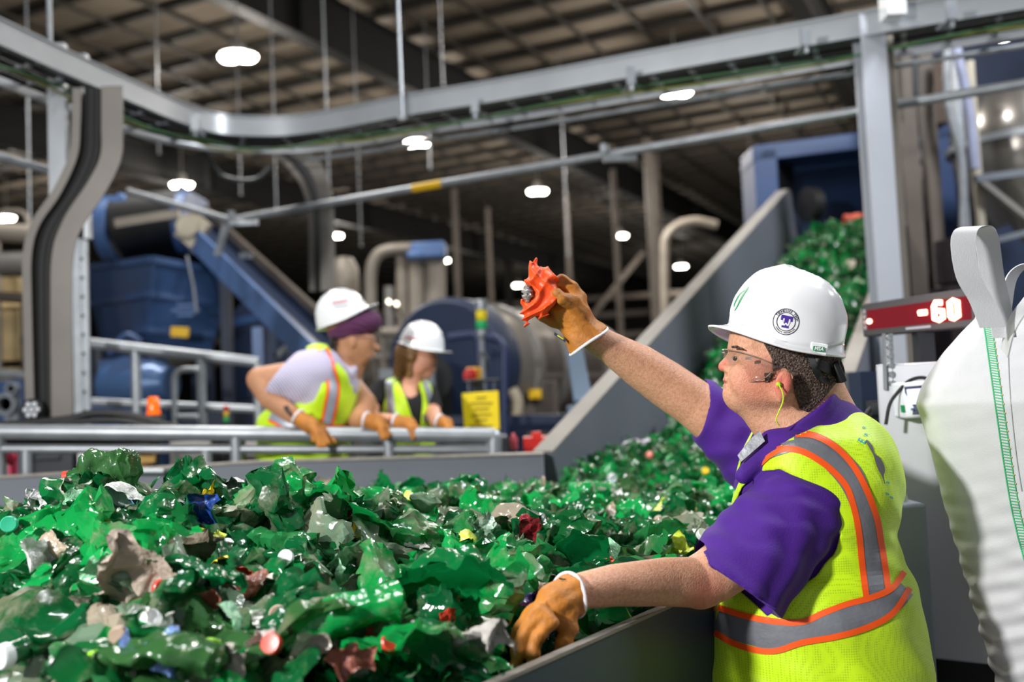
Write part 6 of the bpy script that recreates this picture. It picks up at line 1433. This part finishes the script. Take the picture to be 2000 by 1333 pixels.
wv_ = soft(lambda p: np.maximum(cut(cut(cut(off(tor, .014), ahw, .004), inter(nkw, nearer(5.0)), .004), ahw2, .004)(p) + wave(p, (.7, .1, .6), 50, .004, 2), W((800, 960, 4.98)).z - p[:, 2]), lo - np.array([0, 0, .15]), hi + .05, .006, 'safety_vest', M_VESTF, wm)
bw = bvh_of(wv_); decal('reflective_tape', [strip2([(759, 745, 12), (763, 775, 14), (765, 820, 15)], 14, 4), strip2([(750, 826, 16), (780, 822, 16), (806, 828, 12)], 14, 4), strip2([(829, 745, 10), (838, 775, 10), (842, 805, 10)], 10, 3), strip2([(826, 818, 14), (850, 814, 14)], 12, 3)], bw, M_TAPEL, wv_, .004)
hr_ = union([(el(806, 690, Y0 + .01, 34, 34, 37, 20), 0), (cn((788, 690, Y0 - .02), (779, 728, Y0 - .03), 17, 12), .02), (cn((800, 700, Y0 - .06), (800, 734, Y0 - .05), 10, 7), .02), (cn((806, 700, Y0 + .06), (800, 740, Y0 + .05), 14, 8), .02)])
hr_ = cut(hr_, el(838, 712, Y0 - .02, 30, 42, 52, 12), .006); lo, hi = box_of([(755, 650, 4.8), (850, 750, 5.1)], .04)
soft(lambda p: hr_(p) + .002 * np.sin(p[:, 0] * 320 + 10 * np.sin(p[:, 2] * 30)), lo, hi, .004, 'hair', mat('light_brown_hair', '7a5a36', .5, 0, col2='a07c4c', scale=90), wm)
m = MB(); m.tube([W((838, 694, 4.85)), W((852, 698, 4.88))], .004, 6); m.tube([W((832, 696, 4.85)), W((812, 688, 4.84))], .002, 6); m.build('glasses', mat('dark_glasses', '3a2c26', .2), wm)
prof3 = [(-8, -46, 44), (10, -45, 44), (25, -40, 40), (38, -31, 32), (46, -20, 20), (50, -5, 5)]
hw, _ = hard_hat('hard_hat', wm, (822, 678), Y0, math.radians(17), prof3, 38, 6, 0, flip=-1, visor=13, ridge=.35, lip=4)
bq = bvh_of(hw); decal('hat_print', [strip2([(792, 658), (802, 661), (813, 665)], 3.5, 2)], bq, mat('red_print', 'c8505a', .5), hw, .002)
hand(wm, (772, 824), (797, 830), [(800, 848, -.03), (807, 856, -.045), (815, 852, -.03), (819, 842, -.01), (790, 846, .02)], 4.40, 13)
hand(wm, (858, 822), (872, 828), [(872, 848, -.03), (877, 858, -.045), (883, 856, -.03), (888, 848, -.01), (864, 838, .02)], 4.42, 10.5)
legs(wm, (800, 960), (785, 980), (825, 980), 4.95, 5.05, W((800, 940, 4.98)).z)
# ---------------------------------------------------------------- right side: display, scale cabinet, bulk bag, steel plant behind
ds = empty('weight_display', P(1790, 640, 3.0), 'long dark weight display with glowing red digits beside the hard hat', 'display')
A, B = P(1684, 626, 3.15), P(1904, 600, 2.9); xd = (B - A).normalized(); up = Vector((0, 0, 1)); hh = pm(34, 3.05)
nf = xd.cross(up).normalized()
def dq(u, v, o=0): return A + (B - A) * u + up * v * hh * 1.0 + nf * o
m = MB(); m.prism([dq(0, -1), dq(1.0, -1.08), dq(1.0, 1.1), dq(0, .95)], -nf * .06); m.build('housing', mat('display_case', '3a3638', .4, .2), ds, bevel=.004)
m = MB(); m.prism([dq(.05, -.6, .002), dq(.97, -.66, .002), dq(.97, .66, .002), dq(.05, .55, .002)], -nf * .004); m.build('red_window', mat('red_window', '4a0410', .12, 0, .05, 5, emit='8c0614', estr=.5), ds)
M_LED = mat('led_red', 'ff2a1a', .4, emit='ff1808', estr=3); M_LEDW = mat('led_hot', 'ffe0c8', .4, emit='ff9a80', estr=9)
def seg_tube(pts, nm, r=.0085, mm=None):
    m = MB(); m.tube([dq(u, v, .006) for u, v in pts], r, 8); return m.build(nm, mm or M_LEDW, ds)
seg_tube([(.53, .02), (.60, .02)], 'minus_sign')
seg_tube([(.735, .45), (.68, .5), (.665, .3), (.665, -.42), (.70, -.5), (.735, -.4), (.735, 0), (.68, .03)], 'digit_six')
dg = seg_tube([(.80, -.42), (.80, .42), (.83, .5), (.865, .42), (.865, -.42), (.83, -.5), (.80, -.42)], 'digit_zero')
for k, (u, v, r) in enumerate(((.075, -.12, .008),)): m = MB(); m.lathe([(.001, -.002), (r, 0), (r, .003), (.001, .005)], dq(u, v, .004), nf, 14); m.build('status_lamp', M_LEDW, ds)
m = MB()
for k in range(4): m.box(dq(.028, .5 - .32 * k, .001), (.009, .002, .013))
m.build('printed_marks', mat('pale_print', 'b9b6c0', .5), ds)
m = MB(); m.prism([dq(.4, -.84, .001), dq(.62, -.86, .001), dq(.62, -.74, .001), dq(.4, -.72, .001)], nf * .001); m.build('maker_strip', mat('pale_print', 'b9b6c0'), ds)
m = MB(); q = dq(.5, -1, -.04); m.box((q.x, q.y, q.z / 2), (.05, .05, q.z)); m.build('stand', M_DKSTEEL, ds)
# the red glow the digits throw
gl_ = bpy.data.lights.new('display_glow', 'AREA'); gl_.energy = .5; gl_.size = .12; gl_.color = (1, .08, .04); go = bpy.data.objects.new('display_glow', gl_); COL.objects.link(go); go.location = dq(.7, 0, .03); go.rotation_euler = nf.to_track_quat('-Z', 'Y').to_euler()
# cabinet
cb_ = empty('scale_cabinet', P(1830, 1000, 2.75), 'white floor standing scale cabinet behind the lime vest', 'cabinet')
a, b = P(1728, 1000, 2.72), P(1965, 1000, 2.55); zt_, zb_ = P(1728, 712, 2.72).z, P(1800, 1286, 2.68).z; xc = (b - a); xc.z = 0; nc = Vector((xc.y, -xc.x, 0)).normalized()
m = MB(); m.prism([Vector((a.x, a.y, zb_)), Vector((b.x, b.y, zb_)), Vector((b.x, b.y, zt_)), Vector((a.x, a.y, zt_))], -nc * .5); m.build('casing', mat('cabinet_white', 'b4b6be', .35, .1, .04, 3, coat=.3), cb_, bevel=.006)
m = MB(); o_ = a + xc * .05 - nc * .03; m.prism([Vector((o_.x, o_.y, 0)), Vector((o_.x, o_.y, 0)) + xc * .9, Vector((o_.x, o_.y, zb_)) + xc * .9, Vector((o_.x, o_.y, zb_))], -nc * .4); m.build('plinth', M_BLACK, cb_)
m = MB(); q = P(1735, 700, 2.70)
m.bar(P(1729, 762, 2.7), P(1726, 652, 2.7), .012, .006); m.bar(P(1745, 762, 2.7), P(1740, 652, 2.7), .012, .006); m.build('steel_bracket', M_GALV, cb_)
for k in range(6): m = MB(); m.lathe([(.002, 0), (.0085, .002), (.0085, .012), (.002, .014)], P(1735 + k * 1.2, 660 + k * 18, 2.70), (0, -1, 0), 14); m.build('highlight_disc', M_GALV, cb_)  # small steel discs standing in for the row of round highlights on the bracket
ct = empty('scale_terminal', P(1790, 782, 2.62), 'white scale terminal with a bright screen on the cabinet front', 'terminal')
m = MB(); m.prism([P(1758, 748, 2.62), P(1850, 742, 2.56), P(1850, 815, 2.56), P(1766, 818, 2.62)], (0, .07, 0)); m.build('case', mat('terminal_white', 'dfe3ea', .3), ct, bevel=.006)
m = MB(); m.prism([P(1766, 756, 2.615), P(1815, 752, 2.58), P(1815, 808, 2.58), P(1774, 812, 2.615)], (0, .004, 0)); m.build('bezel', mat('bezel_navy', '20284a', .3), ct)
m = MB(); m.prism([P(1771, 761, 2.610), P(1812, 758, 2.575), P(1812, 788, 2.575), P(1776, 791, 2.610)], (0, .003, 0)); m.build('screen', mat('lit_screen', 'cdd4f4', .3, emit='c4ccf4', estr=.9), ct)
m = MB()
for k in range(4): m.box(P(1782 + k * 8, 800, 2.60), (.007, .003, .006))
m.build('keys', mat('key_blue', '6070a0', .4), ct)
m = MB(); m.prism([P(1759, 792, 2.617), P(1766, 792, 2.615), P(1768, 806, 2.615), P(1761, 806, 2.617)], (0, .003, 0)); m.build('green_badge', M_GRN, ct)
for k, pts in enumerate(([(1826, 745), (1800, 738), (1775, 745), (1755, 765), (1738, 790), (1730, 830)], [(1730, 790), (1705, 795), (1690, 812), (1680, 840)], [(1728, 815), (1700, 812), (1685, 830), (1690, 870)], [(1724, 850), (1705, 846), (1692, 858), (1700, 890)])):
    m = MB(); m.tube(smooth_path([P(x, y, 2.62 + .03 * k + (.15 if k else 0)) for x, y in pts]), .006 if k else .005, 8)
    tag(m.build('cable', M_DKSTEEL if k % 2 else M_BLACK), ['black cable looping from the scale terminal over the cabinet', 'grey cable curl behind the vest shoulder, highest', 'black cable curl behind the vest shoulder, middle', 'grey cable curl behind the vest shoulder, lowest'][k], 'cable')
m = MB(); m.box(P(1715, 800, 2.85), (.05, .05, .05)); m.tube([P(1700, 800, 2.8), P(1720, 800, 2.8)], .02, 10); q = P(1710, 840, 2.95); m.box((q.x, q.y, q.z / 2), (.10, .1, q.z)); tag(m.build('junction_box', M_DKSTEEL), 'dark junction post between the worker and the white cabinet', 'junction box')
m = MB(); q = P(1698, 700, 3.3); m.box((q.x + .0, q.y, q.z / 2 - .02), (.11, .12, q.z - .05)); m.box((q.x - .06, q.y + .1, q.z / 2 - .1), (.1, .1, q.z - .2)); tag(m.build('dark_cabinet', M_NAVY), 'narrow dark navy cabinet below the weight display', 'cabinet')
m = MB(); m.bar(P(1668, 780, 3.4), P(1672, 860, 3.4), .012, .012); q = P(1672, 860, 3.4); m.box((q.x, q.y, q.z / 2), (.02, .02, q.z)); tag(m.build('red_pole', mat('dull_red', '6a2028', .5)), 'thin dull red pole behind the worker nape', 'pole')
m = MB(); a, b = P(1752, 980, 2.5), P(1792, 978, 2.5); z1 = a.z; m.box(((a.x + b.x) / 2 - .03, 2.5, z1 / 2), (.11, .12, z1)); tag(m.build('storage_bin', mat('bin_grey_blue', '7e8796', .4), bevel=.01), 'grey blue bin just behind the back of the lime vest', 'bin')
m = MB(); m.prism([P(1756, 968, 2.49), P(1768, 958, 2.49), P(1774, 975, 2.49), P(1762, 990, 2.49), P(1752, 984, 2.49)], (0, .05, .01)); tag(m.build('crumpled_paper', mat('paper', 'd8dbd2', .6)), 'crumpled white paper on the grey blue bin', 'paper')
# bulk bag
M_BAG = mat('woven_white_bag', 'c9cbcf', .62, 0, .03, 20, bump=.12, bscale=400)
bag = empty('bulk_bag', P(2060, 1200, 1.9), 'tall white woven bulk bag with green stitching and lifting loops', 'bulk bag'); bag.location.z = 0
bc = P(2132, 1000, 2.22); bc = Vector((bc.x, bc.y, 0)); cr_ = P(1938, 800, 1.86)
ya = math.radians(52)
def bagf(p):
    q = p - np.array((bc.x, bc.y, 0)); zz = p[:, 2]
    cx_, sx_ = math.cos(ya), math.sin(ya); u = q[:, 0] * cx_ + q[:, 1] * sx_; v = -q[:, 0] * sx_ + q[:, 1] * cx_
    top = 1.53; tz = np.clip((zz - 1.18) / (top - 1.18), 0, 1)
    hw_ = .300 - .12 * np.clip((zz - 1.34) / .19, 0, 1) ** 1.4 - .165 * np.clip(1.34 - zz, 0, .9)
    du, dv = np.abs(u) - hw_ + .07, np.abs(v) - hw_ + .07; d = np.sqrt(np.maximum(du, 0) ** 2 + np.maximum(dv, 0) ** 2) + np.minimum(np.maximum(du, dv), 0) - .07
    d = np.maximum(d, zz - top); d = np.maximum(d, .05 - zz)
    wr = np.clip((1.22 - zz) * 3, .12, 1); an = np.arctan2(q[:, 1], q[:, 0])
    d = d + wr * (.0028 * np.sin(95 * zz + 3.5 * np.sin(an * 3) + 2 * np.sin(an * 7 + zz * 6)) + .0022 * np.sin(160 * zz + 5 * np.sin(an * 4 + 1)))
    d = d + .010 * np.sin(an * 5 + zz * 9) * np.clip((zz - 1.1) * 3, 0, 1)
    return d
bg = soft(bagf, (bc.x - .5, bc.y - .5, 0), (bc.x + .5, bc.y + .5, 1.6), .005, 'sack', M_BAG, bag)
bb = bvh_of(bg)
def strap(pts, w_, name, side=(0, 1, 0)):
    m = MB(); m.ribbon(smooth_path([P(*q) for q in pts], 8), w_, .003, side=side); return m.build(name, M_BAG, bag)
strap([(1938, 640, 1.86), (1918, 590, 1.86), (1893, 545, 1.85), (1882, 490, 1.84), (1884, 455, 1.84), (1900, 444, 1.86), (1918, 447, 1.88), (1928, 470, 1.90), (1938, 540, 1.92), (1952, 600, 1.93), (1962, 660, 1.93)], .045, 'lifting_loop', side=(.95, -.1, 0))
strap([(1962, 640, 1.95), (1966, 590, 1.97), (1975, 545, 2.0), (1995, 522, 2.03), (2020, 518, 2.06), (2050, 540, 2.1), (2060, 600, 2.12)], .05, 'lifting_loop', side=(.6, .5, 0))
strap([(1962, 690, 1.94), (1975, 640, 1.9), (2000, 600, 1.88), (2040, 560, 1.9), (2080, 580, 1.95), (2100, 650, 2.0)], .05, 'lifting_loop', side=(.2, .9, .4))
# green seam
sm_ = [(1922, 632), (1930, 690), (1940, 760), (1952, 840), (1964, 920), (1978, 1000), (1996, 1075), (2010, 1120)]
shp = []
pp = smooth_path([Vector((x, y, 0)) for x, y in sm_], 14)
for i in range(0, len(pp) - 1):
    p = pp[i]; t = (pp[i + 1] - p).normalized(); n = Vector((-t.y, t.x, 0)); a = p + n * 0 ; b = p - n * 15 + t * 5
    shp.append(strip2([(a.x, a.y), ((a.x + b.x) / 2, (a.y + b.y) / 2), (b.x, b.y)], 1.5, 1)) if False else shp.append(([(a.x, a.y), (b.x, b.y), (b.x + t.x * 1.8, b.y + t.y * 1.8), (a.x + t.x * 1.8, a.y + t.y * 1.8)], [(0, 1, 2, 3)]))
shp.append(strip2([(p.x - 1, p.y) for p in pp], 1.8, 1)); shp.append(strip2([(p.x + 14, p.y - 2) for p in pp], 1.6, 1))
decal('green_stitching', shp, bb, mat('green_thread', '2fb070', .6), bag, .003)
decal('yellow_thread', [strip2([(1868 + 22, 560), (1900, 590), (1910, 615)], 1.5, 1)] + [([(p.x + 15, p.y), (p.x + 17, p.y), (p.x + 17, p.y + 3), (p.x + 15, p.y + 3)], [(0, 1, 2, 3)]) for p in pp[::3]], bb, mat('yellow_thread', 'd8b040', .6), bag, .003)
decal('grey_seam', [strip2([(1968, 640), (1972, 760), (1984, 880), (1996, 960)], 1.4, 1)], bb, mat('grey_thread', '9a9a9c', .6), bag, .002)
# steel plant behind, upper right
tk = empty('steel_tank', (P(1990, 260, 7.5).x, 7.5, 0), 'dull steel cyclone tank at the upper right edge', 'tank')
c = P(1995, 260, 7.6); m = MB(); m.lathe([(.12, -1.2), (.5, -.35), (.52, -.1), (.52, .05), (.4, .28), (.1, .36)], c, n=36); m.build('vessel', mat('tank_steel', '9a958f', .25, .8, .1, 2), tk)
m = MB(); m.lathe([(.53, -.13), (.56, -.13), (.56, -.08), (.53, -.08)], c, n=36); m.build('band', M_GALV, tk)
m = MB(); m.lathe([(.12, -1.2), (.14, -1.22), (.14, -c.z), (.12, -c.z)], c, n=20); m.build('outlet_pipe', M_BEIGED, tk)
tw = empty('support_tower', (P(1900, 600, 7.0).x, 7.0, 0), 'braced steel tower with pipes behind the weight display', 'tower')
for x0, y0, x1, wd, mm in ((1862, 90, 1915, .045, M_GALV), (1893, 120, 1910, .05, mat('pale_post', 'b0a898', .4, .2)), (1800, 60, 1850, .09, M_BEIGED), (1756, 50, 1800, .12, M_BEIGED)):
    q = P(x0, y0, 7.0); m = MB(); m.box((q.x, q.y, q.z / 2), (wd, wd, q.z)); m.build('upright', mm, tw)
for pts, r, mm in (([(1868, 95), (1884, 170), (1896, 240), (1905, 330)], .035, mat('pale_blue_pipe', 'a3a9c4', .3, .2)), ([(1850, 90), (1852, 200), (1880, 330), (1880, 560)], .03, M_GALV), ([(1785, 0), (1788, 160), (1790, 190)], .02, M_DKSTEEL)):
    m = MB(); m.tube(smooth_path([P(x, y, 6.8) for x, y in pts]), r, 10); m.build('pipe', mm, tw)
m = MB(); m.bar(P(1905, 350, 6.9), P(2060, 330, 6.9), .06, .05); m.build('cross_beam', M_STEEL, tw)
m = MB(); m.bar(P(1910, 350, 6.9), P(2060, 470, 6.9), .05, .04); m.build('brace', M_GREY, tw)
m = MB(); m.bar(P(1905, 480, 6.9), P(2060, 440, 6.9), .05, .04); m.build('brace', M_STEEL, tw)
m = MB(); m.prism([P(1925, 455, 7.4), P(2060, 410, 7.4), P(2060, 640, 7.4), P(1925, 640, 7.4)], (0, .3, 0)); m.build('casing', M_NAVY, tw)
m = MB(); m.prism([P(1760, 60, 8.2), P(1855, 40, 8.2), P(1862, 235, 8.2), P(1768, 250, 8.2)], (0, .4, 0)); q = P(1810, 240, 8.4); m.box((q.x, q.y, q.z / 2), (.1, .1, q.z)); tag(m.build('brown_chute', mat('chute_brown', '4c3a2c', .6, .1, .25, 2)), 'dark brown chute panel above the blue housing', 'chute')
m = MB(); m.prism([P(1750, 80, 7.6), P(1870, 60, 7.6), P(1870, 100, 7.6), P(1750, 118, 7.6)], (0, .2, 0)); q = P(1860, 80, 7.7); m.box((q.x, q.y, q.z / 2), (.08, .08, q.z)); tag(m.build('navy_beam', M_NAVY), 'navy beam crossing in front of the brown chute', 'beam')
m = MB(); m.prism([P(1870, 95, 9.5), P(2100, 60, 9.5), P(2100, 190, 9.5), P(1890, 190, 9.5)], (0, .5, 0)); q = P(2000, 190, 9.7); m.box((q.x, q.y, q.z / 2), (.2, .2, q.z)); tag(m.build('overhead_casing', M_NAVY), 'dark navy overhead casing under the far right lamp', 'casing')
m = MB(); m.prism([P(1735, 450, 7.2), P(1760, 450, 7.2), P(1760, 900, 7.2), P(1735, 900, 7.2)], (0, .1, 0)); m.bar(P(1750, 600, 7.2), P(1800, 560, 7.2), .03, .03); tag(m.build('pipe_rack', M_BEIGED), 'dusty pipe rack glimpsed between tray post and weight display', 'rack')
m = MB(); q = P(1875, 560, 6.3); m.box((q.x, q.y, q.z / 2), (.28, .3, q.z)); m.lathe([(.03, 0), (.14, .02), (.14, .3), (.03, .32)], (q.x, q.y, q.z), n=18); tag(m.build('motor_housing', mat('dark_brown_motor', '2c2022', .4)), 'dark brown motor housing behind the bulk bag loop', 'motor')
